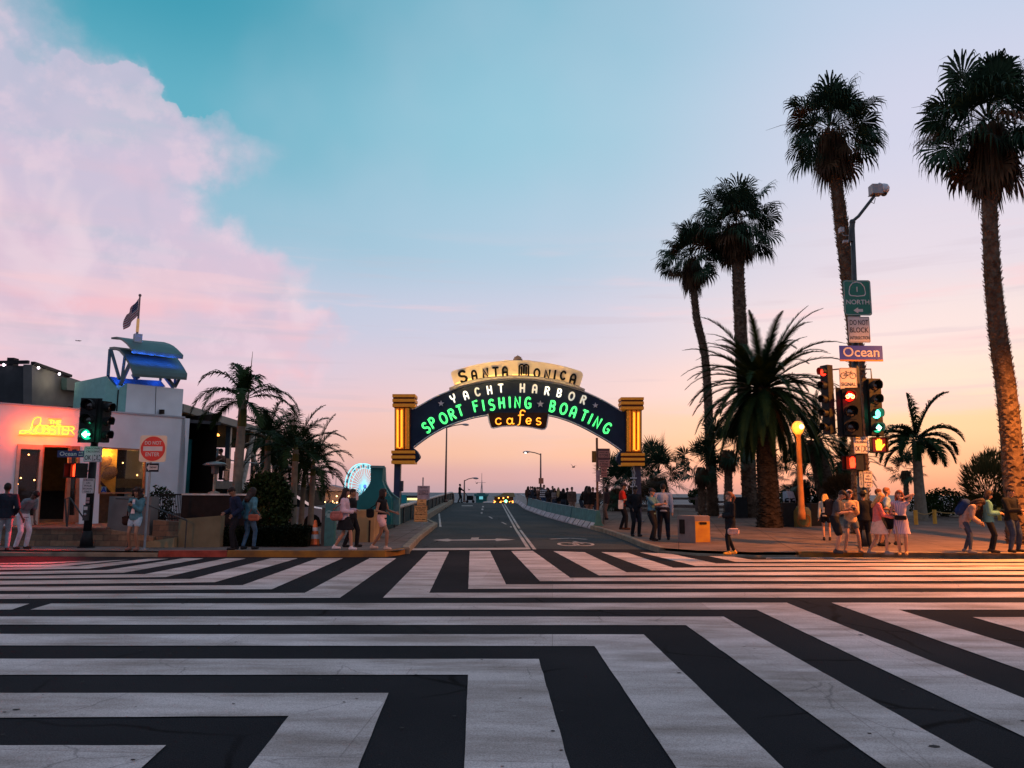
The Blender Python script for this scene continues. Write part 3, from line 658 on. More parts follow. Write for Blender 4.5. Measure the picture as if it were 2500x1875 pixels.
# grey ledge and the name board
grey = mat('arch_grey', (.22, .21, .24), .6, noise_amt=.15)
led_t = arcpts([(550, 318), (690, 268), (830, 240), (965, 228), (1100, 223), (1230, 228), (1370, 246), (1510, 278), (1645, 328)], 32)
led_b = arcpts([(552, 338), (690, 292), (830, 262), (965, 248), (1100, 243), (1230, 249), (1370, 268), (1510, 300), (1642, 345)], 32)
mb = MB(); mb.prism([c5(*p, AY - .45) for p in led_t + led_b[::-1]], (0, .9, 0)); mb.build('ledge', grey, arch)
btm = arcpts([(592, 296), (700, 262), (830, 236), (965, 224), (1100, 219), (1230, 224), (1370, 242), (1500, 272), (1603, 306)], 32)
tp = [(1628, 225), (1626, 205), (1615, 190)] + arcpts([(1600, 183), (1510, 155), (1400, 130), (1300, 113), (1212, 102)], 12) + [(1200, 97), (1000, 97), (988, 103)] + arcpts([(980, 102), (880, 113), (780, 130), (680, 155), (590, 180)], 12) + [(572, 188), (565, 200), (566, 215)]
cream = mat('board_cream', (.78, .64, .46), .5, noise_amt=.12, nscale=1.5)
mb = MB(); mb.prism([c5(*p, AY - .16) for p in btm + tp], (0, .32, 0)); mb.build('name_board', cream, arch)
mb = MB(); mb.prism([c5(*p, AY - .10) for p in [(1066, 98), (1066, 85), (1074, 84), (1074, 70), (1086, 70), (1086, 64), (1098, 63), (1103, 52), (1108, 63), (1120, 64), (1120, 70), (1132, 70), (1132, 84), (1140, 85), (1140, 98)]], (0, .2, 0)); mb.build('crest', mat('arch_crest', (.22, .15, .13), .7), arch)
blk = mat('letter_black', (.004, .005, .008), .9, noise_amt=0)
white_tube = mat('tube_white_lit', (.9, .9, .85), .3, em=1.5, emcol=(.95, .97, .9), noise_amt=0)
white_dim = mat('tube_white_dim_glow', (.75, .73, .66), .4, em=.35, emcol=(.9, .88, .75), noise_amt=0)  # unlit tubes and letter bodies given a weak glow of their own
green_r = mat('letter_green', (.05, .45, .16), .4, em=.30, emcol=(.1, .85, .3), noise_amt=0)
green_t = mat('tube_green', (.2, .9, .4), .3, em=1.8, emcol=(.09, 1, .24), noise_amt=0)
or_t = mat('tube_orange', (.9, .5, .1), .3, em=2.4, emcol=(1, .33, .02), noise_amt=0)
gold_t = mat('board_backlight', (.9, .6, .2), .3, em=1.3, emcol=(1, .62, .18), noise_amt=0)
for ch, x, y, sz, an, wx in [('S', 660, 228, 92, 13, 1.15), ('a', 752, 216, 68, 10, 1), ('N', 843, 200, 68, 7, 1), ('T', 925, 191, 68, 4, 1), ('a', 1000, 187, 68, 2, 1), ('M', 1153, 178, 92, -1, 1.08), ('O', 1257, 202, 66, -4, .95), ('N', 1340, 211, 68, -7, 1), ('I', 1402, 214, 66, -9, 1), ('C', 1467, 220, 66, -11, 1), ('a', 1548, 247, 72, -14, 1)]:
    k = .30289 * mpp(AY); mb = MB(); glyph(ch, c5(x, y, AY - .22), sz * k, an, rt, up, nf, mb, {'M': 12, 'S': 18}.get(ch, 16) * k, wx=wx, dep=.06); mb.build('board_letter', blk, arch)
mb = MB()                              # hidden tubes glowing behind the letters on the ledge
for xa, xb, r in ((600, 760, .035), (860, 1010, .03), (1060, 1290, .03)):
    mb = MB(); mb.tube([c5(x, interp(btm, max(x, 592)) - 6, AY - .2) for x in range(xa, xb, 20)], r, 6); mb.build('backlight_tube', gold_t, arch)
for x in (630, 700, 770, 850, 930, 1010, 1100, 1190, 1280, 1370, 1460, 1550): L_ = bpy.data.lights.new('point', 'POINT'); L_.energy = 15 if x < 1000 else 11; L_.color = (1, .6, .16); L_.shadow_soft_size = .06; o_ = bpy.data.objects.new('point', L_); COL.objects.link(o_); o_.location = c5(x, interp(btm, x) - 22, AY - .95)  # unseen lights added in front to brighten the name board
mbA = MB(); mbB = MB(); mbC = MB(); k = .30289 * mpp(AY)
for ch, x, y, an, lit in [('Y', 583, 407, 24, 1), ('a', 685, 381, 19, 1), ('C', 777, 353, 14, 0), ('H', 875, 338, 9, 1), ('T', 967, 324, 4, 1), ('H', 1140, 322, -1, 0), ('a', 1240, 328, -5, 0), ('R', 1340, 345, -9, 1), ('B', 1438, 362, -13, 1), ('O', 1537, 388, -17, 0), ('R', 1632, 416, -21, 0)]:
    mbC = MB(); mbA = MB(); glyph(ch, c5(x, y, AY - .27), 62 * k, an, rt, up, nf, mbC, 15 * k, mbA, .018 if lit else .012, [0] if lit else [-.03, .03], wx=.95)
    lo = mbC.build('harbor_letter', white_dim, arch); mbA.build('neon_tube', white_tube if lit else white_dim, lo)
mbC = MB(); mbA = MB()
for ch, x, y, an in [('S', 365, 642, 33), ('P', 418, 603, 31), ('O', 504, 566, 26), ('R', 574, 535, 23), ('T', 638, 505, 20), ('F', 765, 470, 14), ('I', 826, 462, 10), ('S', 893, 457, 8), ('H', 973, 442, 6), ('I', 1038, 436, 3), ('N', 1101, 437, 0), ('G', 1185, 442, -3), ('B', 1383, 470, -11), ('O', 1472, 490, -15), ('a', 1550, 516, -19), ('T', 1637, 546, -22), ('I', 1688, 570, -25), ('N', 1744, 600, -28), ('G', 1822, 645, -32)]:
    mbC = MB(); mbA = MB(); glyph(ch, c5(x, y, AY - .27), 84 * k, an, rt, up, nf, mbC, 15 * k, mbA, .014, [-.036, .036], wx=.86)
    lo = mbC.build('green_letter', green_r, arch); mbA.build('neon_tube', green_t, lo)
mbC = MB(); mbA = MB()
for ch, x, y, s in [('c', 947, 590, 78), ('a2', 1040, 588, 78), ('f', 1126, 560, 88), ('e', 1190, 590, 78), ('s', 1270, 590, 84)]:
    w, st = GL[ch]; yy = y - s * .5 + s * .32
    glyph(ch, c5(x, y - s * .18 + (6 if ch == 'f' else 0), AY - .29), s * k, 0, rt, up, nf, mbC, 11 * k, mbA, .024, [0], wx=1.1)
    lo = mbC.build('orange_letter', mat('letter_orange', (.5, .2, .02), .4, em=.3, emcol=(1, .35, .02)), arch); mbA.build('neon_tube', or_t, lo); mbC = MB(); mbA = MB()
mb = MB()
for x, y, r in ((485, 447, 26), (1285, 451, 30), (1728, 462, 24)):
    c = c5(x, y, AY - .27); r *= k
    mb = MB(); mb.prism([c + rt * (r * (1 if i % 2 == 0 else .42) * math.sin(math.pi * i / 5)) + up * (r * (1 if i % 2 == 0 else .42) * math.cos(math.pi * i / 5)) for i in range(10)][::-1], (0, -.05, 0)); mb.build('star', mat('star_silver', (.5, .46, .5), .35, .3, noise_amt=0), arch)
# pillars
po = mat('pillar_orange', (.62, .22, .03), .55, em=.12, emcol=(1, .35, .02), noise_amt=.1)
pdk = mat('pillar_dark', (.10, .02, .006), .6, noise_amt=.2)
ptube = mat('pillar_tube', (1, .5, .1), .3, em=2.0, emcol=(1, .29, .01), noise_amt=0)
post = mat('post_navy', (.02, .028, .07), .5, noise_amt=.2, nscale=4)
for side in (0, 1):
    pf = MB(); dk = MB(); nb = MB(); tb = MB(); pt = MB()
    def bx(m_, x0, x1, y0, y1, front, back):
        m_.prism([c5(x0, y0, AY + front), c5(x1, y0, AY + front), c5(x1, y1, AY + front), c5(x0, y1, AY + front)], (0, back - front, 0))
    if side == 0:
        for y0, y1 in ((370, 394), (409, 432), (447, 471)): bx(pf, 92, 275, y0, y1, -.55, .5)
        bx(dk, 98, 269, 378, 468, -.52, .47)
        for y0, y1 in ((825, 848), (865, 889), (906, 931)): bx(pf, 83, 271, y0, y1, -.55, .5)
        bx(dk, 90, 266, 828, 926, -.52, .47)
        bx(dk, 110, 235, 466, 828, -.40, .4); fl_ = [(131, 1), (170, 1), (212, 0)]
        nb.prism([c5(*p, AY - .3) for p in [(262, 806), (290, 830), (311, 866), (311, 882), (272, 925), (240, 925), (240, 806)]], (0, .6, 0))
        px, pw = 137, 50
    else:
        for y0, y1 in ((395, 416), (430, 453), (470, 493)): bx(pf, 1936, 2120, y0, y1, -.55, .5)
        bx(dk, 1941, 2115, 400, 490, -.52, .47)
        for y0, y1 in ((845, 867), (884, 906), (923, 946)): bx(pf, 1940, 2127, y0, y1, -.55, .5)
        bx(dk, 1946, 2122, 848, 940, -.52, .47)
        bx(dk, 1976, 2102, 488, 850, -.40, .4); fl_ = [(1998, 0), (2038, 1), (2078, 1)]
        nb.prism([c5(*p, AY - .3) for p in [(1948, 815), (1920, 845), (1900, 884), (1902, 902), (1938, 945), (1970, 945), (1970, 815)]], (0, .6, 0))
        px, pw = 2065, 50
    off = 0 if side == 0 else 20
    for x, lit in fl_:                 # fluted half round columns
        a = c5(x, 484 + off, AY - .40); c = c5(x, 812 + off, AY - .40); r = 17 * k
        pf.tube([a, c], r, 12)
        if lit: tb.tube([c5(x, 496 + off, AY - .40 - r - .03), c5(x, 800 + off, AY - .40 - r - .03)], .028, 6)
    xa, xb = (131, 170) if side == 0 else (2038, 2078)
    g_ = [c5(xa + 8, 792 + off, AY - .62), c5(xa + 12, 803 + off, AY - .62), c5((xa + xb) / 2, 806 + off, AY - .62), c5(xb - 12, 803 + off, AY - .62), c5(xb - 8, 792 + off, AY - .62)]
    tb.tube([c5(xa + 8, 500 + off, AY - .62)] + g_ + [c5(xb - 8, 500 + off, AY - .62)], .02, 6)
    nb.build('pointed_bracket', navy, arch); ft = pf.build('pillar_casing', po, arch); dk.build('pillar_core', pdk, arch); tb.build('pillar_tubes', ptube, arch)
    topz = c5(px, 930 + off, AY).z + .02; X = c5(px, 940 + off, AY).x; z0 = rise(AY) + (.12 if side else .1)
    pt.box((X, AY, (topz + z0) / 2), (.30, .34, topz - z0)); pt.box((X, AY, z0 + .03), (.5, .5, .05)); pt.build('post', post, arch)
    if side == 0:
        q = MB(); q.box((X + .22, AY - .1, topz - 1.1), (.16, .2, .5)); q.tube([(X + .2, AY - .1, topz - 1.35), (X + .2, AY - .1, z0 + .6)], .02, 6); q.build('control_box', mat('box_dark', (.03, .03, .045), .5), arch)
    else:
        q = MB(); rr = random.Random(4)
        for j in range(4):
            q.tube([(X - .2 + rr.uniform(-.05, .05) + .08 * math.sin(i * .9 + j * 2), AY - .22 + .02 * j, topz - i * (topz - z0 - .5) / 11) for i in range(12)], .012, 5)
        for z in (topz - 1.0, topz - .6): q.box((X - .22, AY - .25, z), (.3, .12, .06))
        q.build('cables', mat('cable_pale', (.35, .42, .48), .4, noise_amt=.2), arch)
# ---------------------------------------------------------------- signals, signs, lamps
blackm = mat('signal_black', (.010, .011, .012), .55, noise_amt=.3)
polem = mat('pole_dark', (.035, .04, .042), .5, metal=.3, noise_amt=.3, nscale=5)
galv = mat('galvanised', (.30, .31, .33), .45, metal=.5, noise_amt=.2, nscale=4)
signw = mat('sign_white', (.55, .50, .48), .5, noise_amt=.08)
signb = mat('sign_print_black', (.015, .015, .02), .6, noise_amt=0)
sgreen = mat('sign_green', (.006, .13, .085), .45, noise_amt=.1)
sblue = mat('sign_blue', (.001, .03, .36), .45, noise_amt=.1); sblued = mat('sign_navy', (.012, .02, .10), .45, noise_amt=.1)
sred = mat('sign_red', (.62, .02, .015), .45, noise_amt=.08)
sorange = mat('sign_orange_strip', (.55, .2, .03), .5, noise_amt=0)
lamp_g = mat('lens_green_lit', (.1, .8, .5), .3, em=5.5, emcol=(.10, 1, .55), noise_amt=0); lamp_gs = mat('lens_green_arrow', (.8, 1, .9), .3, em=9, emcol=(.45, 1, .8), noise_amt=0)
lamp_gd = mat('lens_green_glow', (.02, .3, .18), .3, em=.9, emcol=(.01, .8, .4), noise_amt=0)
lamp_r = mat('lens_red_lit', (.9, .05, .03), .3, em=6, emcol=(1, .02, .008), noise_amt=0); lamp_rd = mat('lens_red_glow', (.5, .02, .01), .3, em=1.1, emcol=(1, .01, .004), noise_amt=0)
lamp_o = mat('hand_orange_lit', (1, .4, .05), .3, em=7, emcol=(1, .22, .01), noise_amt=0); lamp_rh = mat('hand_red_lit', (1, .1, .04), .3, em=6, emcol=(1, .035, .008), noise_amt=0)
lens_off = mat('lens_unlit', (.02, .012, .01), .15, noise_amt=0, spec=.8)
def plate(name, label, cat, quad, y, m, th=.02, parent=None, rr=.0, border=None, texts=(), group=None, fm=None, extra=None):
    """a flat sign given by photo rectangle (u0,v0,u1,v1) at street distance y; texts: (string, fu, fv, size fraction of height, width fraction)"""
    u0, v0, u1, v1 = quad; A = PD(u0, v0, y); B = PD(u1, v0, y); D = PD(u0, v1, y)
    w = (B - A).length; h = abs(A.z - D.z); c = (PD(u1, v1, y) + A) / 2; c.y = y
    root = parent if parent is not None else thing(name, label, cat, c, group)
    mb = MB()
    def rrect(w_, h_, r, off): 
        pts = []
        for cx_, cz_, a0 in ((w_ / 2 - r, h_ / 2 - r, 0), (-w_ / 2 + r, h_ / 2 - r, 90), (-w_ / 2 + r, -h_ / 2 + r, 180), (w_ / 2 - r, -h_ / 2 + r, 270)):
            for i in range(5): a = R(a0 + 22.5 * i); pts.append(c + Vector((cx_ + r * math.cos(a), off, cz_ + r * math.sin(a))))
        return pts
    r = rr * min(w, h) + .004
    mb.prism(rrect(w, h, r, -.0), (0, th, 0)); pl = mb.build('panel' if parent is None else name, m, root, label=(label if parent is not None else None))
    if border:
        bm_, bw = border; mb = MB(); i = .012 * h / .6
        o1 = rrect(w - 2 * i, h - 2 * i, r, -.003); o2 = rrect(w - 2 * i - 2 * bw, h - 2 * i - 2 * bw, max(.004, r - bw), -.003); n = len(o1)
        for j in range(n): q = (j + 1) % n; mb.poly([o1[j], o1[q], o2[q], o2[j]])
        mb.build('border', bm_, pl if parent is not None else root)
    by = {}
    for t in texts:
        s_, fu, fv, sz, wf = t[:5]; mm = t[5] if len(t) > 5 else signb
        by.setdefault(mm.name, (mm, MB()))[1]
        put_text(by[mm.name][1], s_, c + Vector(((fu - .5) * w, -.004, (.5 - fv) * h)), sz * h * 1.38, (1, 0, 0), (0, 0, 1), bold=sz * h * .015, depth=.001, width=wf * w if wf else None)
    for mm, tb in by.values(): tb.build('lettering', mm, pl if parent is not None else root)
    if extra: extra(c, w, h, pl if parent is not None else root)
    return root, c, w, h
def disc(mb, c, r, n=20, y=0.0, ax=(0, -1, 0), th=.004): mb.lathe(Vector(c), [(r, 0), (r, th)], n, ax=ax)
def figure(c, s, mb):                  # walking figure pictogram, s = height
    P = lambda x, z: Vector(c) + Vector((x * s, -.004, z * s))
    mb.lathe(P(0, .40), [(.09 * s, 0), (.09 * s, .002)], 10, ax=(0, -1, 0))
    for a, b2, w in (((0, .30), (.02, -.02), .13), ((.02, 0), (.16, -.45), .09), ((0, 0), (-.17, -.42), .09), ((0, .26), (.2, .05), .06), ((0, .26), (-.18, .08), .06)):
        mb.bar(P(*a), P(*b2), w * s, .003, up=(0, 1, 0)) if False else mb.add(*barflat(P(*a), P(*b2), w * s))
def barflat(a, b2, w, n=Vector((0, -1, 0))):
    d = (b2 - a).normalized(); x = d.cross(n).normalized() * w / 2
    return [a - x, a + x, b2 + x, b2 - x], [(0, 1, 2, 3)]
def handicon(mb, P, s):                # raised hand: palm, four fingers of different lengths, thumb
    mb.prism([P(x * s, z * s) for x, z in ((-.2, -.42), (.18, -.42), (.24, -.1), (.24, .1), (-.22, .1), (-.24, -.12))], P(0, 0, .004) - P(0, 0))
    for x, l in ((-.19, .3), (-.06, .4), (.07, .42), (.19, .33)): mb.prism([P((x - .05) * s, .08 * s), P((x + .05) * s, .08 * s), P((x + .045) * s, (.08 + l) * s), P((x - .045) * s, (.08 + l) * s)], P(0, 0, .005) - P(0, 0))
    mb.prism([P(.2 * s, -.3 * s), P(.46 * s, .02 * s), P(.40 * s, .1 * s), P(.18 * s, -.1 * s)], P(0, 0, .0045) - P(0, 0))
def visor(mb, c, r, ln, nrm, upv=Vector((0, 0, 1))):
    rt_ = upv.cross(nrm).normalized(); rows = []
    for off in (0, 1):
        row = []
        for i in range(17):
            a = R(-35 + 250 * i / 16); L_ = ln * (1 if True else 1)
            row.append(Vector(c) + rt_ * (r * math.cos(a)) + upv * (r * math.sin(a)) + nrm * (ln * off * (.75 + .25 * max(0, math.sin(a)))))
        rows.append(row)
    inner = [[p + (Vector(c) + nrm * (p - Vector(c)).dot(nrm) - p).normalized() * .012 for p in r_] for r_ in rows]
    mb.grid(rows); mb.grid([inner[1], inner[0]]); mb.grid([rows[1], inner[1]])
def signal_head(root, c, w, h, nrm, lenses, housing='signal_head', depth=.2, backplate=None):
    """lenses: list of (fraction from top, kind)"""
    nrm = Vector(nrm).normalized(); c = Vector(c); up_ = Vector((0, 0, 1)); rt_ = up_.cross(nrm).normalized()
    mb = MB(); n = len(lenses); sh = h / n
    for i in range(n):
        cc = c + up_ * (h / 2 - sh * (i + .5)); a = math.atan2(nrm.y, nrm.x) + R(90)
        mb.box(cc, (w * (1 if i % 1 == 0 else 1), depth, sh - .012), a)
        mb.box(cc - nrm * .0 , (w * .94, depth * .9, sh), a)
    if backplate:
        mb.prism([c + rt_ * sx * backplate[0] / 2 + up_ * sz * backplate[1] / 2 - nrm * .02 for sx, sz in ((-1, -1), (1, -1), (1, 1), (-1, 1))], -nrm * .01)
    hd = mb.build(housing, blackm, root)
    r = min(w, sh) * .40
    for i, kd in enumerate(lenses):
        cc = c + up_ * (h / 2 - sh * (i + .5)) + nrm * (depth / 2)
        vb = MB(); visor(vb, cc, r * 1.12, r * 1.7, nrm); vb.build('visor', blackm, hd, smooth=True)
        mb = MB(); mb.ball(cc - nrm * (r * .62) + nrm * .02, r * 1.18, 16)
        lm = {'off': lens_off, 'green': lamp_g, 'greenarrow': lamp_gd, 'greenarrowl': lamp_gd, 'red': lamp_r, 'redbike': lamp_rd}[kd]
        mb = MB(); mb.lathe(cc, [(r, 0), (r, .008), (r * .9, .03), (r * .6, .055), (r * .2, .068), (.001, .07)], 18, ax=nrm)
        ln = mb.build('lens', lm, hd)
        P = lambda x, z, o=0: cc + rt_ * x + up_ * z + nrm * (.075 + o)
        if kd.startswith('greenarrow'):
            s = -1 if kd.endswith('l') else 1; mb = MB()
            mb.prism([P(s * x * r, z * r) for x, z in ((.75, 0), (.1, .62), (-.12, .42), (.12, .14), (-.7, .14), (-.7, -.14), (.12, -.14), (-.12, -.42), (.1, -.62))], nrm * .006); mb.build('arrow', lamp_gs, hd)
        if kd == 'redbike':
            mb = MB()
            for sx in (-.45, .45):
                for a in range(12):
                    t0, t1 = R(30 * a), R(30 * a + 30); mb.add(*[[P(sx * r + q * r * math.cos(t), q * r * math.sin(t) - .12 * r) for t, q in ((t0, .24), (t0, .38), (t1, .38), (t1, .24))], [(0, 1, 2, 3)]])
            for a, b2 in (((-.45, -.1), (-.15, .35)), ((-.15, .35), (.3, .35)), ((.3, .35), (0, -.1)), ((0, -.1), (-.15, .35)), ((.3, .4), (.45, -.1)), ((-.3, .45), (0, .4))): 
                p, q = P(a[0] * r, a[1] * r), P(b2[0] * r, b2[1] * r); mb.add(*barflat(p, q, .14 * r, nrm))
            mb.build('bicycle_symbol', mat('bike_lit', (1, .4, .2), .3, em=9, emcol=(1, .35, .12), noise_amt=0), hd)
    return hd
def ped_head(root, c, w, h, nrm, lm, s=.8):
    nrm = Vector(nrm).normalized(); c = Vector(c); up_ = Vector((0, 0, 1)); rt_ = up_.cross(nrm).normalized(); mb = MB(); a = math.atan2(nrm.y, nrm.x) + R(90)
    mb.box(c, (w, .2, h), a)
    for sx, sz, ww, hh in ((0, 1, w, .02), (0, -1, w, .02), (-1, 0, .02, h - .044), (1, 0, .02, h - .044)):
        mb.box(c + rt_ * sx * (w / 2 - .012) + up_ * sz * (h / 2 - .012) + nrm * .2, (ww, .2, hh), a)
    hd = mb.build('pedestrian_signal', blackm, root)
    P = lambda x, z, o=0: c + rt_ * x + up_ * z + nrm * (.104 + o); mb = MB(); handicon(mb, P, h * s); mb.build('hand_symbol', lm, hd)
    mb = MB(); mb.prism([P(sx * w * .42, sz * h * .42, -.003) for sx, sz in ((-1, -1), (1, -1), (1, 1), (-1, 1))], nrm * .001); mb.build('screen', mat('ped_screen', (.25, .02, .01), .25, em=.22, emcol=(1, .05, .01), noise_amt=0), hd)
    return hd
def spot(loc, tgt, col, e, ang=60, blend=.6, size=.1):
    l = bpy.data.lights.new('spot', 'SPOT'); l.energy = e; l.color = col; l.spot_size = R(ang); l.spot_blend = blend; l.shadow_soft_size = size
    o = bpy.data.objects.new('spot', l); COL.objects.link(o); o.location = loc; o.rotation_euler = (Vector(tgt) - Vector(loc)).to_track_quat('-Z', 'Y').to_euler(); return o
def point(loc, col, e, size=.1):
    l = bpy.data.lights.new('point', 'POINT'); l.energy = e; l.color = col; l.shadow_soft_size = size
    o = bpy.data.objects.new('point', l); COL.objects.link(o); o.location = loc; return o
# --- right signal mast
YS = G(2113, 1334, .15).y; SP = G(2113, 1334, .15)
sm = thing('signal_mast', 'dark traffic signal mast with camera arm at the right street corner', 'traffic signal', SP)
pole_u = lambda v: 2081 + (v - 542) * (2113 - 2081) / (1334 - 542)
q = lambda u, v, dy=0: PD(u, v, YS + dy)
top = q(2081, 542); mb = MB(); xb, yb = SP.x, SP.y
topx = top.x
def pz(v): p = q(pole_u(v), v); return Vector((SP.x + (topx - SP.x) * 0, YS, p.z))
mb.tube([SP, SP + Vector((0, 0, .02))], .28, 12); mb.tube([SP + Vector((0, 0, .02)), SP + Vector((0, 0, .5))], [.2, .16], 12); mb.tube([SP + Vector((0, 0, .4)), Vector((SP.x, YS, q(0, 1150).z))], [.155, .15], 14)
mb.tube([Vector((SP.x, YS, q(0, 1150).z)), Vector((SP.x, YS, q(0, 880).z)), Vector((topx + (SP.x - topx) * .3, YS, q(0, 700).z)), top], [.14, .11, .08, .065], 12)
mb.build('pole', polem, sm, smooth=True)
mb = MB(); ap = q(2135, 478); mb.tube([top + Vector((0, 0, .02)), q(2096, 528), ap], .05, 8); mb.ball(top, .10, 10); mb.tube([q(2078, 590), top], .085, 10)
mb.tube([q(2124, 492), q(2134, 497), q(2137, 484)], .012, 6); mb.build('camera_arm', polem, sm)
mb = MB(); cb = (q(2125, 452) + q(2150, 475)) / 2; mb.box(cb, (.33, .3, .3)); mb.box(cb + Vector((0, 0, -.16)), (.36, .34, .02)); mb.build('equipment_box', mat('box_grey', (.28, .27, .28), .5, noise_amt=.15), sm)
mb = MB(); dc = q(2157, 459); mb.lathe(dc - Vector((0, 0, .16)), [(.13, 0), (.17, .06), (.18, .16), (.14, .25), (.05, .3), (.01, .31)], 16); mb.tube([dc + Vector((0, 0, .1)), q(2147, 448), q(2140, 455)], .035, 8); cd = mb.build('dome_camera', mat('dome_white', (.55, .55, .58), .4, noise_amt=.05), sm, smooth=True)
mb = MB(); mb.ball(dc - Vector((0, 0, .17)), .11, 14); mb.build('dome_glass', lens_off, cd, smooth=True)
mb = MB(); mb.box(q(2054, 562), (.12, .18, .16)); mb.tube([q(2055, 568), q(2060, 575), q(2078, 575)], .014, 6); mb.box(q(2064, 590), (.15, .12, .08)); mb.tube([q(2064, 588), q(2080, 590)], .015, 6); mb.build('radio_antenna', mat('box_grey', (.3, .3, .3)), sm)
# brackets
mb = MB(); mb.tube([q(2028, 903, -.1), q(2058, 900, -.05), q(2095, 900)], .022, 8); mb.tube([q(2095, 902), q(2126, 901), q(2128, 925, -.1)], .022, 8); mb.tube([q(2040, 1064), q(2110, 1064)], .02, 8); mb.tube([q(2104, 1100), q(2140, 1104, -.1)], .02, 8); mb.tube([q(2085, 1128, -.1), q(2108, 1128)], .02, 8)
build_each(mb, 'bracket', polem, sm)
# heads: left one faces across the crossing to the left, with its visors seen from the side
c = q(2021, 976, -.25); hL = (q(0, 893).z - q(0, 1060).z)
signal_head(sm, c, .30, hL, (-.92, -.40, 0), ['red', 'off', 'off', 'off', 'off'][:5], depth=.22)
c = q(2073, 1006, -.45); signal_head(sm, c, .40, q(0, 951).z - q(0, 1062).z, (-.12, -1, 0), ['redbike', 'off', 'off'], depth=.22, backplate=(.72, q(0, 950).z - q(0, 1064).z + .06))
c = q(2132.5, 994, -.3); signal_head(sm, c, .36, q(0, 926).z - q(0, 1061).z, (.16, -1, 0), ['off', 'off', 'green', 'greenarrow'], depth=.22, backplate=(.62, q(0, 924).z - q(0, 1064).z))
ped_head(sm, q(2144, 1087, -.2), .46, .47, (-.25, -1, 0), lamp_o); ped_head(sm, q(2086, 1130, -.2), .48, .45, (-.85, -.6, 0), lamp_rh)
gl = q(2140, 1007, -1.0)
spot(q(2070, 975, -.75), q(2066, 985, -.45), (1, .02, .008), 12, 150, 1)
spot(q(2140, 1010, -.75), q(2136, 1012, -.4), (.05, 1, .5), 9, 150, 1)
# signs on the mast
def arrow_l(mb, c, s):
    P = lambda x, z: Vector(c) + Vector((x * s, -.004, z * s)); mb.add([P(*k) for k in ((-.5, 0), (0, .34), (0, .15), (.5, .15), (.5, -.15), (0, -.15), (0, -.34))][::-1], [tuple(range(7))])
def ex1(c, w, h, root):
    mb = MB(); pts = [(.0, .46), (.16, .43), (.27, .32), (.31, .18), (.31, .10), (.26, .05), (0, .03)]; pts = pts + [(-x, z) for x, z in pts[-2:0:-1]]
    P = [c + Vector((x * w, -.004, (z) * h)) for x, z in pts]; I = [c + Vector((x * w * .9, -.004, (.25 + (z - .25) * .88) * h)) for x, z in pts]; n = len(P)
    for j in range(n): k_ = (j + 1) % n; mb.poly([P[j], P[k_], I[k_], I[j]][::-1])
    mb.build('route_shield', signw, root); mb = MB(); arrow_l(mb, c + Vector((0, 0, -.36 * h)), .34 * w); mb.build('arrow', signw, root)
plate('route_sign', 'green route 1 north sign with a left arrow, topmost on the signal mast', 'road sign', (2060, 684, 2127, 770), YS - .25, sgreen, rr=.08, border=(signw, .012), texts=[('1', .5, .27, .15, None, signw), ('NORTH', .5, .63, .135, .84, signw)], extra=ex1)
plate('text_sign', 'white sign reading do not block intersection, below the green route sign', 'road sign', (2072, 773, 2124, 836), YS - .25, signw, rr=.04, border=(signb, .008), texts=[('DO NOT', .5, .24, .2, .86), ('BLOCK', .5, .53, .2, .86), ('INTERSECTION', .5, .83, .13, .9)])
plate('street_name_sign', 'large blue street name sign reading Ocean on the right hand signal mast', 'street sign', (2050, 844, 2155, 882), YS - .27, sblue, texts=[('Ocean', .5, .44, .62, .84, signw)], extra=lambda c, w, h, r: (lambda m_: (m_.box(c + Vector((0, .008, -h * .5 + h * .05)), (w, .03, h * .1)), m_.build('orange_strip', sorange, r)))(MB()))
def exb(c, w, h, root):
    mb = MB()
    for sx in (-.27, .27):
        for a in range(16):
            t0, t1 = R(22.5 * a), R(22.5 * a + 22.5); mb.poly([c + Vector((sx * w + q_ * w * math.cos(t), -.004, .13 * h + q_ * w * math.sin(t))) for t, q_ in ((t0, .15), (t0, .185), (t1, .185), (t1, .15))])
    for a, b2 in (((-.27, .13), (-.1, .27)), ((-.1, .27), (.17, .29)), ((.17, .29), (-.02, .12)), ((-.02, .12), (-.1, .27)), ((-.02, .12), (-.27, .13)), ((.15, .34), (.27, .13)), ((-.17, .33), (-.05, .33)), ((-.1, .27), (-.11, .33)), ((.15, .34), (.24, .35))):
        mb.add(*barflat(c + Vector((a[0] * w, -.0045, a[1] * h)), c + Vector((b2[0] * w, -.0045, b2[1] * h)), .028 * w))
    mb.build('bicycle_picture', signb, root)
plate('bicycle_signal_sign', 'white sign with a bicycle above the word signal', 'road sign', (2050, 898, 2092, 950), YS - .42, signw, rr=.05, border=(signb, .006), texts=[('SIGNAL', .5, .78, .17, .84)], extra=exb)
def exd(c, w, h, root):
    mb = MB(); x, z = .25 * w, -.22 * h; figure(c + Vector((x, 0, z)), .36 * h, mb)
    for sx, sz in ((-1, 1), (1, 1), (-1, -1), (1, -1)): a = c + Vector((x + sx * .1 * w, -.004, z + sz * .1 * h)); mb.add(*barflat(a, a + Vector((sx * .07 * w, 0, sz * .08 * h)), .05 * w))
    mb.add(*barflat(c + Vector((.0 * w, -.004, -.03 * h)), c + Vector((.0 * w, -.004, -.44 * h)), .012)); mb.build('pictogram', signb, root)
dtx = [('DIAGONAL', .5, .13, .13, .84), ('CROSSING', .5, .33, .13, .8), ('OK', .24, .73, .30, .36)]
plate('diagonal_crossing_sign', 'white diagonal crossing OK sign on the right hand signal mast', 'road sign', (2085, 1066, 2120, 1107), YS - .35, signw, border=(signb, .005), texts=dtx, extra=exd)
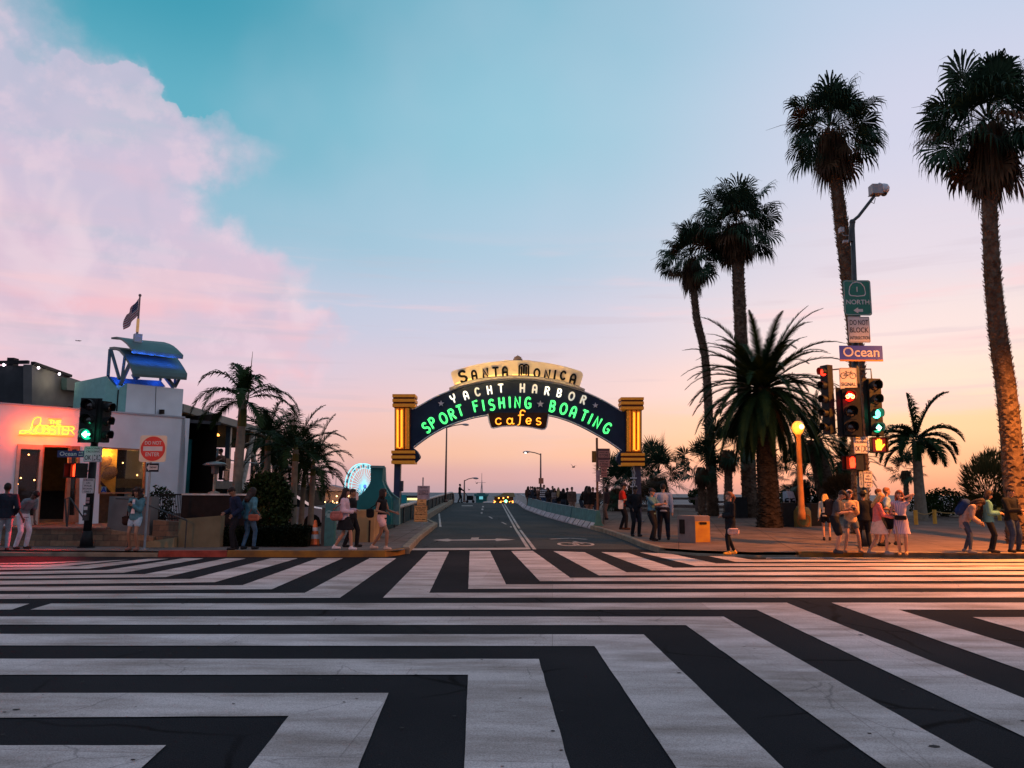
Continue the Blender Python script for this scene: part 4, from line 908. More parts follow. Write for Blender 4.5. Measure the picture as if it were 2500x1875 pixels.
ctx = [('CROSS', .5, .12, .115, .78), ('ON', .5, .31, .115, .34), ('WALK', .5, .50, .115, .7), ('SIGNAL', .5, .69, .115, .84), ('ONLY', .5, .88, .115, .62)]
plate('walk_signal_sign', 'small white cross on walk signal only sign above the people at the right corner', 'road sign', (2109, 1150, 2130, 1190), YS - .2, signw, rr=.06, border=(signb, .004), texts=ctx)
plate('narrow_plate', 'narrow upright grey plate beside the small walk sign on the right mast', 'sign', (2098, 1151, 2107, 1190), YS - .2, mat('plate_grey', (.3, .32, .35), .4), rr=.3, texts=[('P\nR\nE\nS\nS', .5, .5, .11, .3)])
# --- left signal pole
LP = G(210, 1337, .15); YL = LP.y; ql = lambda u, v, dy=0: PD(u, v, YL + dy)
sl = thing('signal_pole', 'black traffic signal pole with green left arrow in front of the restaurant', 'traffic signal', LP)
mb = MB(); tz = ql(226, 1080).z; mb.tube([LP, LP + Vector((0, 0, .03))], .22, 12); mb.tube([LP, LP + Vector((0, 0, .45))], [.17, .125], 12); mb.tube([LP + Vector((0, 0, .4)), Vector((LP.x, YL, tz))], [.105, .095], 14)
mb.build('pole', blackm, sl, smooth=True)
mb = MB(); pb = Vector((LP.x + .0, YL - .12, ql(0, 1250).z)); mb.box(pb, (.13, .12, .42)); bt = mb.build('push_button_box', mat('button_box', (.02, .022, .022), .4), sl)
mb = MB(); mb.box(pb + Vector((0, -.064, .12)), (.10, .004, .09)); mb.build('instruction_plate', signw, bt); mb = MB(); mb.lathe(pb + Vector((0, -.06, -.04)), [(.035, 0), (.035, .015), (.02, .03)], 12, ax=(0, -1, 0)); mb.build('button', galv, bt)
mb = MB(); 
for v_, m_ in ((1216, 0), (1224, 1)): mb.box(Vector((LP.x, YL - .105, ql(0, v_).z)), (.09, .005, .07))
mb.build('sticker', mat('sticker', (.4, .25, .25), .5), sl)
hz = ql(0, 973).z - ql(0, 1078).z
signal_head(sl, ql(219, 1026, -.25), .36, hz, (.12, -1, 0), ['off', 'off', 'greenarrowl'], depth=.2, backplate=(.56, hz + .03))
signal_head(sl, ql(253, 1030, -.05), .30, hz * .95, (.95, -.3, 0), ['off', 'off', 'off'], depth=.2)
ped_head(sl, ql(192, 1149, -.15), .42, .40, (-.30, -.95, 0), lamp_rh, .95)
mb = MB(); mb.tube([ql(200, 1149, -.1), Vector((LP.x, YL, ql(0, 1149).z))], .02, 8); mb.tube([ql(226, 1080, -.2), Vector((LP.x, YL, ql(0, 1084).z))], .03, 8); build_each(mb, 'bracket', blackm, sl)
spot(ql(216, 1056, -.6), ql(216, 1058, -.3), (.05, 1, .5), 9, 150, 1)
plate('street_name_sign', 'small navy street name sign reading Ocean Ave on the left signal pole', 'street sign', (140, 1100, 206, 1116.5), YL - .2, sblued, texts=[('Ocean', .40, .5, .62, .62, signw), ('AVE', .87, .3, .28, .16, signw), ('1600', .87, .7, .22, .16, signw)])
plate('diagonal_crossing_sign', 'white diagonal crossing OK sign on the left signal pole', 'road sign', (205, 1090, 248.5, 1128), YL - .25, signw, rr=.05, border=(signb, .006), texts=dtx, extra=exd)
plate('walk_signal_sign', 'white cross on walk signal only sign on the left signal pole', 'road sign', (201, 1168, 229, 1204.6), YL - .2, signw, rr=.06, border=(signb, .005), texts=ctx)
spot(ql(182, 1152, -.5), (ql(150, 1345).x, YL - 2.4, 0), (1, .02, .015), 1500, 80, 1)
# --- do not enter post
DP = G(352.6, 1341, .15); YD = DP.y
dn = thing('sign_post', 'grey post carrying a do not enter sign and a small one way sign', 'sign post', DP)
mb = MB(); tp_ = PD(373, 1064, YD); mb.tube([DP, Vector((DP.x, YD, tp_.z))], .03, 10); mb.box(DP + Vector((0, 0, .01)), (.16, .16, .02)); mb.build('post', galv, dn)
def ex_dn(c, w, h, root):
    mb = MB(); mb.lathe(c + Vector((0, -.003, 0)), [(.46 * w, 0), (.46 * w, .002)], 40, ax=(0, -1, 0)); mb.build('red_disc', sred, root)
    mb = MB(); mb.box(c + Vector((0, -.007, 0)), (.72 * w, .004, .17 * h)); mb.build('white_bar', signw, root)
    mb = MB(); put_text(mb, 'DO NOT', c + Vector((0, -.008, .21 * h)), .19 * h, (1, 0, 0), up, bold=.002, depth=.001, width=.62 * w); mb.build('lettering', signw, root); mb = MB(); put_text(mb, 'ENTER', c + Vector((0, -.008, -.22 * h)), .2 * h, (1, 0, 0), up, bold=.002, depth=.001, width=.52 * w); mb.build('lettering', signw, root)
signo = mat('sign_white_reflective', (.72, .56, .40), .4, noise_amt=.08)
plate('do_not_enter_sign', None, None, (341, 1063, 406, 1128), YD - .06, signo, rr=.08, parent=dn, extra=ex_dn)
def ex_ow(c, w, h, root):
    mb = MB(); P = lambda x, z: c + Vector((x * w, -.004, z * h)); mb.add([P(*k) for k in ((-.46, 0), (-.26, .42), (-.26, .26), (.44, .26), (.44, -.26), (-.26, -.26), (-.26, -.42))][::-1], [tuple(range(7))]); mb.build('white_arrow', signw, root)
    mb = MB(); put_text(mb, 'ONE WAY', P(.08, 0) + Vector((0, -.003, 0)), .36 * h, (1, 0, 0), up, bold=.002, depth=.001, width=.6 * w); mb.build('lettering', signb, root)
plate('one_way_sign', None, None, (357, 1131, 387, 1152), YD - .07, signb, parent=dn, extra=ex_ow)
# --- notice boards tied to the parapet on the left
YN = 30.5
def ex_n(c, w, h, root): pass
nt_ = thing('notice_post', 'post with a crumpled grey notice above orange permit and prohibited boards', 'sign post', PD(1030, 1286, YN))
P0 = PD(1030, 1286, YN); mb = MB(); mb.box(P0 + Vector((0, .04, .95)), (.05, .05, 1.9)); mb.build('post', galv, nt_)
plate('grey_notice', None, None, (1019, 1186, 1049, 1219), YN, mat('notice_grey', (.33, .27, .30), .6, noise_amt=.2, nscale=8), parent=nt_, texts=[('NOTICE', .5, .12, .08, .6), ('no vending or\nsetting up of\nany display on\nthe public walk', .5, .5, .07, .8)])
orw = mat('notice_orange', (.62, .34, .12), .5, noise_amt=.1)
plate('castable_board', None, None, (1018, 1219, 1041, 1234), YN - .01, orw, parent=nt_, texts=[('USE', .5, .3, .25, .3), ('CASTABLE', .5, .75, .22, .8)], border=(signb, .006))
plate('prohibited_board', None, None, (1011, 1234.5, 1043, 1274), YN, orw, parent=nt_, border=(signb, .01), texts=[('SKATING, TRIKES,\nMOTOR BIKES &\nALL VEHICLES', .5, .22, .075, .8), ('NOT AT ANY TIME', .5, .41, .06, .8), ('PROHIBITED', .5, .55, .11, .84), ('except by permit', .5, .7, .07, .8), ('9.04.0210 SMMC', .5, .85, .08, .8)])
# --- weight limit post on the right
YW = 36.5
wp = thing('sign_post', 'tall rusty pole with red tinted weight limit signs beside the right barrier end', 'sign post', PD(1459, 1262, YW))
mb = MB(); a = PD(1459, 1275, YW); mb.tube([a, Vector((a.x, YW, PD(0, 1060, YW).z))], .055, 10); mb.build('pole', mat('pole_rust', (.20, .09, .05), .6, noise_amt=.3), wp)
pinks = mat('sign_pinkish', (.42, .16, .12), .5, noise_amt=.12)
plate('weight_sign', None, None, (1459, 1095, 1489, 1140), YW - .1, mat('sign_maroon', (.10, .03, .03), .5), parent=wp, texts=[])
plate('limit_panel', None, None, (1461, 1101, 1488, 1117), YW - .13, pinks, parent=wp, texts=[('WEIGHT LIMIT', .5, .25, .2, .8), ('10 TONS', .5, .68, .38, .82)])
plate('limit_panel', None, None, (1461, 1123, 1488, 1139), YW - .13, pinks, parent=wp, texts=[('WEIGHT LIMIT', .5, .25, .2, .8), ('3 TONS', .5, .68, .38, .72)])
plate('side_plate', None, None, (1445, 1101, 1457, 1129), YW + .02, mat('plate_ochre', (.25, .10, .02), .6), parent=wp)
plate('pole_plate', None, None, (1455, 1148, 1465, 1176), YW - .08, mat('plate_mauve', (.32, .20, .22), .6), parent=wp, rr=.2)
YN2 = G(1474, 1279, .15).y
np_ = thing('sign_post', 'thin dark post with a small no vehicles sign beside the barrier end', 'sign post', G(1474, 1279, .15))
a = G(1474, 1279, .15); mb = MB(); mb.tube([a, Vector((a.x, a.y, PD(0, 1140, a.y).z))], .028, 8); mb.build('post', polem, np_)
plate('no_sign', None, None, (1467, 1141, 1482, 1165), YN2 - .05, pinks, parent=np_, texts=[('NO', .5, .28, .32, .6), ('BIKES', .5, .62, .14, .8), ('ON PIER', .5, .82, .12, .8)])
# --- cobra head street lamps along the pier
lampm = mat('lamp_pole', (.16, .09, .07), .6, metal=.2, noise_amt=.2)
def cobra(label, u, vtop, vbase, y, arm_u, arm_v, sgn, sign=None, lit=False):
    b0 = PD(u, vbase, y); t0 = PD(u, vtop, y); t0.x = b0.x = (b0.x + t0.x) / 2
    t = thing('street_lamp', label, 'street lamp', b0); mb = MB(); r = .09 if y < 80 else .12
    mb.tube([b0, t0], [r, r * .6], 10); mb.box(b0 + Vector((0, 0, .1)), (.35, .35, .2)); mb.build('pole', lampm, t, smooth=True)
    e_ = PD(arm_u, arm_v, y); k1_ = t0 + Vector((0, 0, -.1)); k2_ = k1_ + (e_ - k1_) * .5 + Vector((0, 0, -.02)) + Vector((0, 0, (e_.z - k1_.z) * .25)); mb = MB(); mb.tube([k1_, k1_ + (k2_ - k1_) * .4 + Vector((0, 0, .0)), k2_, e_], r * .42, 8); mb.build('arm', lampm, t)
    mb = MB(); s = 1 if e_.x > t0.x else -1; L_ = r * 6
    mb.lathe(e_, [(r * .4, -L_ * .1), (r * .9, L_ * .3), (r * 1.1, L_ * .6), (r * .6, L_ * .95), (.01, L_)], 10, ax=(s, 0, -.08), sy=1); mb.build('lamp_head', mat('lamp_head_grey', (.35, .3, .3), .4), t, smooth=True)
    if lit: mb = MB(); mb.ball(e_ + Vector((s * L_ * .6, -.02, -.06)), r * .9, 10); mb.build('bulb', mat('bulb_white', (1, .95, .9), .3, em=5, noise_amt=0), t)
    if sign: plate('small_sign', None, None, sign, y - .12, mat('sign_reddish', (.5, .16, .08), .5), parent=t, texts=[('7-11', .5, .7, .2, .5)] if False else [])
    return t
cobra('tall street lamp seen under the left half of the arch', 1089, 1041, 1226, 60, 1128, 1036, 1)
cobra('street lamp rising behind the crowd with an orange sign on it', 1320, 1107, 1216, 62, 1293, 1103, -1, sign=(1315, 1167, 1327, 1181), lit=True)
cobra('smallest and farthest street lamp beyond the crest of the road', 1133.5, 1172, 1226, 95, 1154, 1167, 1)
# --- sodium globe lamp posts in the plaza
opole = mat('lamp_post_sandstone', (.36, .15, .05), .7, noise_amt=.2, nscale=3, bump=.2, bscale=20)
def globe_lamp(label, u, vb, vt, y, wpx, lit=True, r=None):
    b0 = PD(u, vb, y); t0 = PD(u, vt, y); t = thing('lamp_post', label, 'lamp post', b0, 'globe lamp posts in the plaza'); x = b0.x; z0, z1 = b0.z, t0.z; w = wpx * mpp(y) / 2
    mb = MB(); mb.lathe((x, y, z0), [(w * 1.3, 0), (w * 1.3, .25), (w * 1.15, .32), (w * 1.05, .6), (w, 1.0), (w * .85, z1 - z0 - .1), (w * 1.0, z1 - z0 - .06), (w * 1.15, z1 - z0)], 14); mb.build('column', opole, t, smooth=True)
    r = r or w * 2.2; mb = MB(); mb.lathe((x, y, z1), [(w * .9, 0), (r * .75, r * .35), (r, r * 1.1), (r * .86, r * 1.7), (r * .45, r * 2.15), (.01, r * 2.25)], 16)
    mb.build('globe', mat('globe_lit', (1, .5, .15), .3, em=1.5, emcol=(1, .24, .015), noise_amt=0) if lit else mat('globe_dull', (.35, .25, .1), .3, noise_amt=.1), t, smooth=True)
    mb = MB(); mb.lathe((x, y, z1 + r * 2.22), [(r * .4, 0), (r * .25, .06), (.03, .14), (.01, .2)], 10); mb.build('finial', polem, t)
    if lit:
        mb = MB(); mb.ball((x + r * .25, y - r * .95, z1 + r * 1.2), r * .42, 10); mb.build('bulb', mat('bulb_yellow', (1, .8, .4), .3, em=8, emcol=(1, .55, .14), noise_amt=0), t)
        point((x - .6, y - 1.1, z1 + .3), (1, .36, .05), 150, .2)
    return t
globe_lamp('lit orange globe lamp on a stone column right of the big palm', 1958, 1268, 1061, 29.5, 13.5)
globe_lamp('unlit globe lamp column between the two palm trunks', 1858, 1268, 1076, 38, 11, lit=False, r=.22)
# ---------------------------------------------------------------- restaurant on the left
hl = 1198.0
W0 = PD(0, hl, 24.0); a_ = R(39.6); WE = Vector((math.sin(a_), math.cos(a_), 0)); WN = Vector((WE.y, -WE.x, 0))
def wp_(u, v, off=0): return onplane(u, v, W0 + WN * off, WN)
wallw = mat('stucco_white', (.70, .72, .74), .85, noise_amt=.07, nscale=1.5, bump=.15, bscale=60)
stuc = mat('stucco_grey', (.40, .42, .45), .85, noise_amt=.08, nscale=2, bump=.15)
wallt = mat('stucco_teal', (.20, .42, .40), .8, noise_amt=.08, bump=.1)
bld = thing('restaurant', 'white stucco seafood restaurant with glazed entrance and a square roof tower', 'building', (W0.x, W0.y, .1))
def wq(mb, pts, t0=0.0, t1=-.25):      # polygon on the wall plane with thickness (front offset t0, back offset t1)
    P = [wp_(u, v, t0) for u, v in pts]; mb.prism(P, WN * (t1 - t0))
topv = lambda u: 986 + .0774 * u
flv = lambda u: 1203 + .0303 * (2816 - u)
mb = MB()                              # wall with real openings: built from pieces around them
L0 = -420
wq(mb, [(L0, topv(L0)), (452, topv(452)), (452, 1094), (L0, 1094 - (452 - L0) * .0)] if False else [(L0, topv(L0)), (44, topv(44)), (44, 1086), (44, flv(44)), (L0, flv(L0))])
wq(mb, [(44, topv(44)), (247, topv(247)), (247, 1091), (44, 1085)])
wq(mb, [(247, topv(247)), (452, topv(452)), (452, 1106), (357, 1099), (247, 1092)])
wq(mb, [(357, 1099), (452, 1106), (443, 1290), (353, 1290)])
wq(mb, [(196, 1089), (247, 1091), (240, flv(240)), (192, flv(192))])
wl = mb.build('wall', wallw, bld)
mb = MB(); wq(mb, [(L0, topv(L0) - 4), (452.5, topv(452) - 4), (452.5, topv(452)), (L0, topv(L0))], .04, -.3); mb.build('parapet_cap', stuc, bld)
frm = mat('door_frame', (.40, .36, .30), .5, metal=.2, noise_amt=.1); frm2 = mat('door_frame_copper', (.36, .14, .07), .5, metal=.2)
glass = mat('pane_glass', (.05, .045, .04), .05, noise_amt=0, alpha=.25, spec=.8)
def frame(name, outer, inner, m, parent, gl=True):
    mb = MB(); n = 4
    for i in range(4): j = (i + 1) % 4; wq(mb, [outer[i], outer[j], inner[j], inner[i]], .03 + .002 * i, -.10)
    f = mb.build(name, m, parent)
    if gl: mb = MB(); wq(mb, inner, -.05, -.06); mb.build('glass', glass, f)
    return f
frame('glass_door', [(43, 1084), (107, 1087), (93, 1281), (27, 1282)], [(51, 1096), (99, 1098), (86, 1259), (37, 1259)], frm, bld)
f2 = frame('side_door', [(171, 1089), (196, 1089), (192, 1276), (158, 1276)], [(176, 1097), (190, 1097), (184, 1258), (169, 1258)], frm2, bld)
frame('entry_frame', [(106, 1086), (172, 1088), (160, 1277), (92, 1279)], [(109, 1091), (170, 1093), (158, 1275), (95, 1277)], frm2, bld, gl=False)
frame('window', [(246, 1091), (358, 1097), (354, 1205), (241, 1205)], [(249, 1095), (355, 1101), (351, 1202), (244, 1202)], frm2, bld)
mb = MB(); wq(mb, [(241, 1205), (286, 1206), (283, 1276), (238, 1277)], -.5, -.6); mb.build('bench_back', mat('bench_brown', (.10, .05, .03), .7), bld)
# interior: floor, dark back wall, amber wall, stair rail, hanging discs
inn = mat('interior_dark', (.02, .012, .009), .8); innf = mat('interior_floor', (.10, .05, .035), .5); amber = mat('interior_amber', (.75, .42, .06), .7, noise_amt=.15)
mb = MB(); zf = wp_(50, flv(50)).z; A = W0 + WE * -4 - WN * .25; B = W0 + WE * 7.2 - WN * .25
mb.grid([[A - WN * 4, A - WN * 4 + Vector((0, 0, 3))], [B - WN * 4, B - WN * 4 + Vector((0, 0, 3))]]); mb.grid([[B, B + Vector((0, 0, 3))], [B - WN * 4, B - WN * 4 + Vector((0, 0, 3))]]); mb.grid([[A, A + Vector((0, 0, 3))], [A - WN * 4, A - WN * 4 + Vector((0, 0, 3))]])
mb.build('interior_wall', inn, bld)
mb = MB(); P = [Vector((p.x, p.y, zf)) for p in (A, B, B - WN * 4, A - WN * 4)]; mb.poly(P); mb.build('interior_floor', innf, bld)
mb = MB(); P = [Vector((p.x, p.y, 4.2)) for p in (A + WN * .2, B + WN * .2, B - WN * 4, A - WN * 4)]; mb.poly(P); mb.prism([p + Vector((0, 0, .0)) for p in P], (0, 0, .12)); mb.build('roof', mat('roof_felt', (.06, .06, .065), .9), bld)
mb = MB(); wq(mb, [(243, 1090), (287, 1092), (281, 1206), (239, 1206)], -1.2, -1.3); mb.build('amber_wall', amber, bld)
mb = MB()
for u, v, s in ((256, 1127, .24), (267, 1155, .28)): mb.lathe(wp_(u, v, -1.1), [(s, 0), (s, .05)], 18, ax=WN, sx=.8)
build_each(mb, 'wall_basket', mat('basket_brown', (.16, .08, .03), .8, noise_amt=.4, nscale=20), bld)
mb = MB(); mb.bar(wp_(243, 1175, -.9), wp_(285, 1222, -.9), .07); mb.build('stair_rail', mat('rail_brown', (.06, .02, .012), .6), bld)
mb = MB(); wq(mb, [(247, 1188), (260, 1188), (259, 1206), (246, 1206)], -.02, -.03); rc = mb.build('rating_card', mat('card_blue', (.18, .26, .30), .6), bld)
mb = MB(); put_text(mb, 'A', wp_(253, 1197, -.01), .26, WE, up, bold=.01); mb.build('lettering', mat('card_letter', (.02, .05, .25), .6), rc)
for u, v, e in ((262, 1110, 60), (320, 1120, 18), (70, 1110, 25), (130, 1105, 6)): point(wp_(u, v, -1.0 if u > 200 else -2.0), (1, .5, .12), e, .15)
mb = MB()
for u, v, o in ((279, 1135, -1.5), (335, 1160, -2), (350, 1159, -1.2), (70, 1110, -2), (51, 1167, -1), (84, 1172, -1), (43, 1182, -3), (300, 1130, -3)): mb.ball(wp_(u, v, o), .026, 8)
build_each(mb, 'interior_bulb', mat('bulb_warm', (1, .6, .3), .3, em=14, emcol=(1, .42, .12), noise_amt=0), bld)
# side return of the building towards the pier and the tower
E1 = wp_(452, 1203, -.0); side = -WN
mb = MB(); zt = wp_(452, topv(452)).z; mb.prism([Vector((E1.x, E1.y, .1)), Vector((E1.x, E1.y, zt)), Vector((E1.x, E1.y, zt)) - Vector((0, 0, 0)) + side * 6, Vector((E1.x, E1.y, .1)) + side * 6], -WE * .3); mb.build('side_wall', wallw, bld)
# tower
mb = MB(); TW = -.45
def tpt(u, v, off=TW): return wp_(u, v, off)
A = tpt(311, 936); B = tpt(448, 950); bz = tpt(311, 1010).z - .3; dep = -WN * 2.6
mb.prism([A, B, Vector((B.x, B.y, bz)), Vector((A.x, A.y, bz))], dep); tw = mb.build('tower', wallw, bld)
mb = MB(); C = tpt(259, 918); D = tpt(290, 951); A2 = A - WE * .004
mb.prism([C, D, A2, Vector((A2.x, A2.y, bz)), Vector((C.x, C.y, bz))], dep); mb.build('teal_tower_face', wallt, bld)
mb = MB(); mb.bar(tpt(289, 952, TW + .012), Vector((tpt(289, 952, TW + .012).x, tpt(289, 952, TW + .012).y, bz)), .03); mb.bar(tpt(381, 944, TW + .008), tpt(379, 1011, TW + .008), .012); mb.bar(tpt(395, 1000, TW + .1), tpt(395, 1011, TW + .1), .14); mb.build('joint_line', inn, bld)
canm = mat('canopy_metal', (.05, .095, .095), .5, metal=.2, noise_amt=.2, nscale=2)
stl = mat('canopy_steel', (.06, .09, .11), .5, metal=.3)
# curved roofs: bent sheets hung over the tower, running back along the wall normal
def curved(ptsL, ptsR, name, th=.07):
    """front profile points on left end and right end (photo), each a smooth curve from high back to low front"""
    mb = MB(); rows = []
    for (u0, v0, o0), (u1, v1, o1) in zip(ptsL, ptsR): rows.append([wp_(u0, v0, o0), wp_(u1, v1, o1)])
    r2 = [[p + Vector((0, 0, -th)) - WN * .0 for p in r] for r in rows]
    mb.grid(rows); mb.grid([r[::-1] for r in r2]); k = len(rows)
    for a, c in ((0, 0), (k - 1, k - 1)): mb.poly([rows[a][0], rows[a][1], r2[a][1], r2[a][0]])
    mb.grid([[rows[i][0], r2[i][0]] for i in range(k)]); mb.grid([[r2[i][1], rows[i][1]] for i in range(k)])
    return mb.build(name, canm, bld, smooth=False)
q6 = lambda x, y: (250 + x * .19295, 700 + y * .19288)
def cv(l, r):
    return [(*q6(x, y), o) for x, y, o in l], [(*q6(x, y), o) for x, y, o in r]
l, r = cv([(112, 640, -2.6), (180, 632, -2.2), (250, 660, -1.7), (305, 705, -1.2), (345, 752, -.8), (370, 790, -.5), (372, 815, -.45)], [(780, 700, -2.6), (850, 722, -2.2), (900, 748, -1.7), (945, 785, -1.2), (990, 830, -.8), (1025, 865, -.5), (1018, 893, -.45)])
curved(l, r, 'upper_canopy')
l, r = cv([(88, 765, -2.5), (150, 758, -2.1), (215, 785, -1.6), (280, 860, -1.0), (335, 955, -.5), (375, 1050, -.15), (385, 1100, -.1)], [(850, 830, -2.5), (890, 845, -2.1), (930, 878, -1.6), (980, 945, -1.0), (1030, 1020, -.5), (1075, 1100, -.15), (1068, 1148, -.1)])
curved(l, r, 'lower_canopy', .1)
mb = MB()
def tb(p, q_, w=.13, o0=-.5, o1=-.5): mb.bar(wp_(*q6(*p), o0), wp_(*q6(*q_), o1), w * .68, w * .5)
tb((95, 800), (72, 1130), .16, -2.2, -1.5); tb((110, 800), (215, 1170), .14, -2.2, -.7); tb((285, 880), (240, 1220), .14, -1.0, -.6); tb((345, 980), (225, 1250), .16, -.5, -.55); tb((735, 1120), (735, 1190), .12, -1.5, -1.5)
tb((790, 1125), (905, 1275), .24, -.5, -.5); tb((925, 1140), (915, 1240), .12, -.8, -.8); tb((980, 1150), (915, 1275), .14, -.3, -.5); tb((400, 1100), (440, 1170), .3, -1.2, -1.2)
build_each(mb, 'canopy_strut', stl, bld)
mb = MB(); wq(mb, [q6(90, 1135), q6(215, 1290), q6(260, 1240), q6(330, 1225), q6(800, 1265), q6(740, 1190), q6(330, 1165)], -1.3, -1.5); mb.build('blue_lit_box', mat('box_teal', (.05, .12, .2), .6), bld)
bl = (.03, .16, 1)
for u, o in ((330, -.35), (352, -.35), (376, -.35), (400, -.4), (422, -.45)):
    p = wp_(u, 862 + (u - 330) * .13, -.2); spot(p, wp_(u, 880 + (u - 330) * .13, -.9), bl, 30, 120, 1, .05)
point(wp_(300, 930, -1.0), bl, 10, .1); point(wp_(390, 930, -1.0), bl, 8, .1)
mb = MB(); c = wp_(*q6(450, 610), -1.6); mb.box(c - Vector((0, 0, .25)), (.26, .26, .55), a_); mb.build('flag_base', stuc, bld)
# flag
FB = wp_(*q6(440, 590), -1.6)
fl = thing('flagpole', 'flagpole with a limp stars and stripes flag above the restaurant tower', 'flag', FB)
ft = wp_(*q6(470, 108), -1.6); ft = Vector((FB.x, FB.y, ft.z)); mb = MB(); mb.tube([FB, ft], [.045, .03], 8); mb.ball(ft, .06, 8); mb.build('pole', mat('flag_pole', (.2, .12, .12), .5), fl)
mb = MB(); mb.tube([FB + Vector((0, 0, .05)), FB + Vector((0, 0, .55))], .055, 8); mb.build('brass_collar', mat('brass_glow', (.6, .35, .12), .4, em=.25, emcol=(1, .5, .2)), fl)  # warm sheen on the collar is put in as emission
H_ = ft.z - FB.z; fr_ = MB(); nr, nc = 13, 16
def fpt(i, j):                         # i down the hoist, j out along the fly; the cloth hangs in folds
    s = j / (nc - 1); t = i / (nr - 1); hx = .0; ang = R(58)
    x = -s * .60 * (.72 + .1 * math.sin(3 * t)); z = H_ * .92 - t * .62 - s * .62 * (1 - .1 * t); d = .08 * math.sin(s * 9 + t * 1.5) * s
    return FB + Vector((x + d * .3 - .04, d, z))
fm_r = mat('flag_red', (.30, .02, .03), .8, noise_amt=.1); fm_w = mat('flag_white', (.5, .45, .45), .8, noise_amt=.05); fm_b = mat('flag_blue', (.02, .025, .09), .8, noise_amt=.1)
mbs = MB()
rows = [[fpt(i, j) for j in range(nc)] for i in range(nr + 1)]
vs = [p for r_ in rows for p in r_]; fs = []; mi = []
for i in range(nr):
    for j in range(nc - 1):
        fs.append((i * nc + j, i * nc + j + 1, (i + 1) * nc + j + 1, (i + 1) * nc + j)); mi.append(2 if (i < 7 and j < 6) else (0 if i % 2 == 0 else 1))
mbs.add(vs, fs); mbs.mi = mi
for i in range(5):
    for j in range(5):
        p = (fpt(i * 1.35 + .8, j + .7)); mbs.m(1); mbs.box(p + Vector((0, -.012, 0)), (.018, .006, .018))
cl_ = mbs.build('flag', [fm_r, fm_w, fm_b], fl)
# neon sign on the wall: a script L and block capitals
ns = thing('neon_sign', 'glowing yellow script neon sign with orange halo on the white restaurant wall', 'neon sign', wp_(115, 1050, .1))
ny = mat('neon_yellow', (1, .7, .15), .3, em=1.25, emcol=(1, .55, .05), noise_amt=0); no_ = mat('neon_orange', (1, .2, .03), .3, em=3.0, emcol=(1, .10, .012), noise_amt=0)
q1_ = lambda x, y: (x * .22604, 700 + y * .22604)
def ns_tube(mb, pts, r=.018, o=.14): mb.tube([wp_(*q1_(*p), o) for p in pts], r, 6)
mb = MB(); k = .22604 * (wp_(120, 1050) - wp_(119, 1050)).length
ns_tube(mb, [(330, 1545), (300, 1570), (250, 1588), (208, 1580), (212, 1560), (250, 1552), (300, 1565), (350, 1590), (385, 1585), (395, 1565)])
ns_tube(mb, [(330, 1550), (345, 1500), (355, 1450), (375, 1420), (410, 1408), (440, 1415), (442, 1450), (425, 1490), (395, 1530), (360, 1560)])
ltr = MB()
def nlet(ch, x, y, sz, wx=1.0, an=-2):
    c = wp_(*q1_(x, y), .08); w, st = GL[ch]
    kv = .22604 * (wp_(120, 1050).z - wp_(120, 1051).z); ca, sa = 1, 0
    for pl in st:
        for d in (0,): mb.tube([c + WE * ((p[0] - w / 2) * sz * wx * kv * 1.05) + up * ((p[1] - .5) * sz * kv) + WN * .05 for p in offs(pl, d)], .019, 5)
    
for ch, x, y, s in (('O', 425, 1540, 92), ('B', 492, 1543, 88), ('S', 560, 1548, 88), ('T', 632, 1550, 86), ('E', 697, 1552, 84), ('R', 765, 1554, 84), ('T', 545, 1463, 44), ('H', 590, 1465, 44), ('E', 637, 1468, 44)):
    nlet(ch, x, y, s, 1.35)
mb.build('yellow_tubes', ny, ns)
mb = MB()
for p in ([(200, 1600), (330, 1600), (500, 1604), (800, 1614)], [(360, 1500), (520, 1498), (800, 1505)], [(520, 1425), (660, 1430)]): mb.tube([wp_(*q1_(*c), .05) for c in p], .02, 6)
mb.build('orange_backlight', no_, ns)
for u, v in ((52, 1058), (75, 1048), (98, 1045), (120, 1044), (142, 1045), (165, 1048), (85, 1060), (125, 1060), (155, 1060)): point(wp_(u, v, .30), (1, .075, .003), 15, .08)
# dark upper storey behind the white front
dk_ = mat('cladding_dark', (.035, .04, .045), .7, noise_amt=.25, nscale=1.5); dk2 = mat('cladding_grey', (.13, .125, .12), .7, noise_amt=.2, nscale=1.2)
ub = thing('upper_storey', 'dark metal clad upper storey with rooftop lights behind the neon wall', 'building', PD(75, hl, 28.0))
U0 = PD(78, hl, 28.0); UN = Vector((.9986, .053, 0))
up_ = lambda u, v, o=0: onplane(u, v, U0 + UN * o, UN)
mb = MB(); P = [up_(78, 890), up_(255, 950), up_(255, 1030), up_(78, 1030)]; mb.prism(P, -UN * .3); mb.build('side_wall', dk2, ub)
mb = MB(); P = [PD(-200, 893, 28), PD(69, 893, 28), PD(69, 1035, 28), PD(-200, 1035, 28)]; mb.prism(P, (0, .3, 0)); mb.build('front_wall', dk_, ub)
mb = MB(); mb.bar(PD(73, 892, 27.95), PD(73, 1035, 27.95), .12); mb.bar(up_(80, 886, .05), up_(172, 918, .05), .14, .1); mb.bar(PD(-200, 888, 27.9), PD(70, 884, 27.9), .12); mb.box(PD(31, 886, 28.5), (.25, .3, .35)); mb.build('parapet', mat('parapet_black', (.012, .012, .014), .6), ub)
mb = MB(); mb.prism([up_(163, 922, .3), up_(205, 935, .3), up_(205, 955, .3), up_(163, 952, .3)], -UN * .2); mb.prism([up_(208, 936, .3), up_(253, 945, .3), up_(253, 970, .3), up_(208, 960, .3)], -UN * .2); build_each(mb, 'roof_unit', canm, ub)
mb = MB(); 
for u, v in ((9, 891), (94, 898), (145, 913)): mb.ball(up_(u, v, .25) if u > 70 else PD(u, v, 27.8), .045, 8)
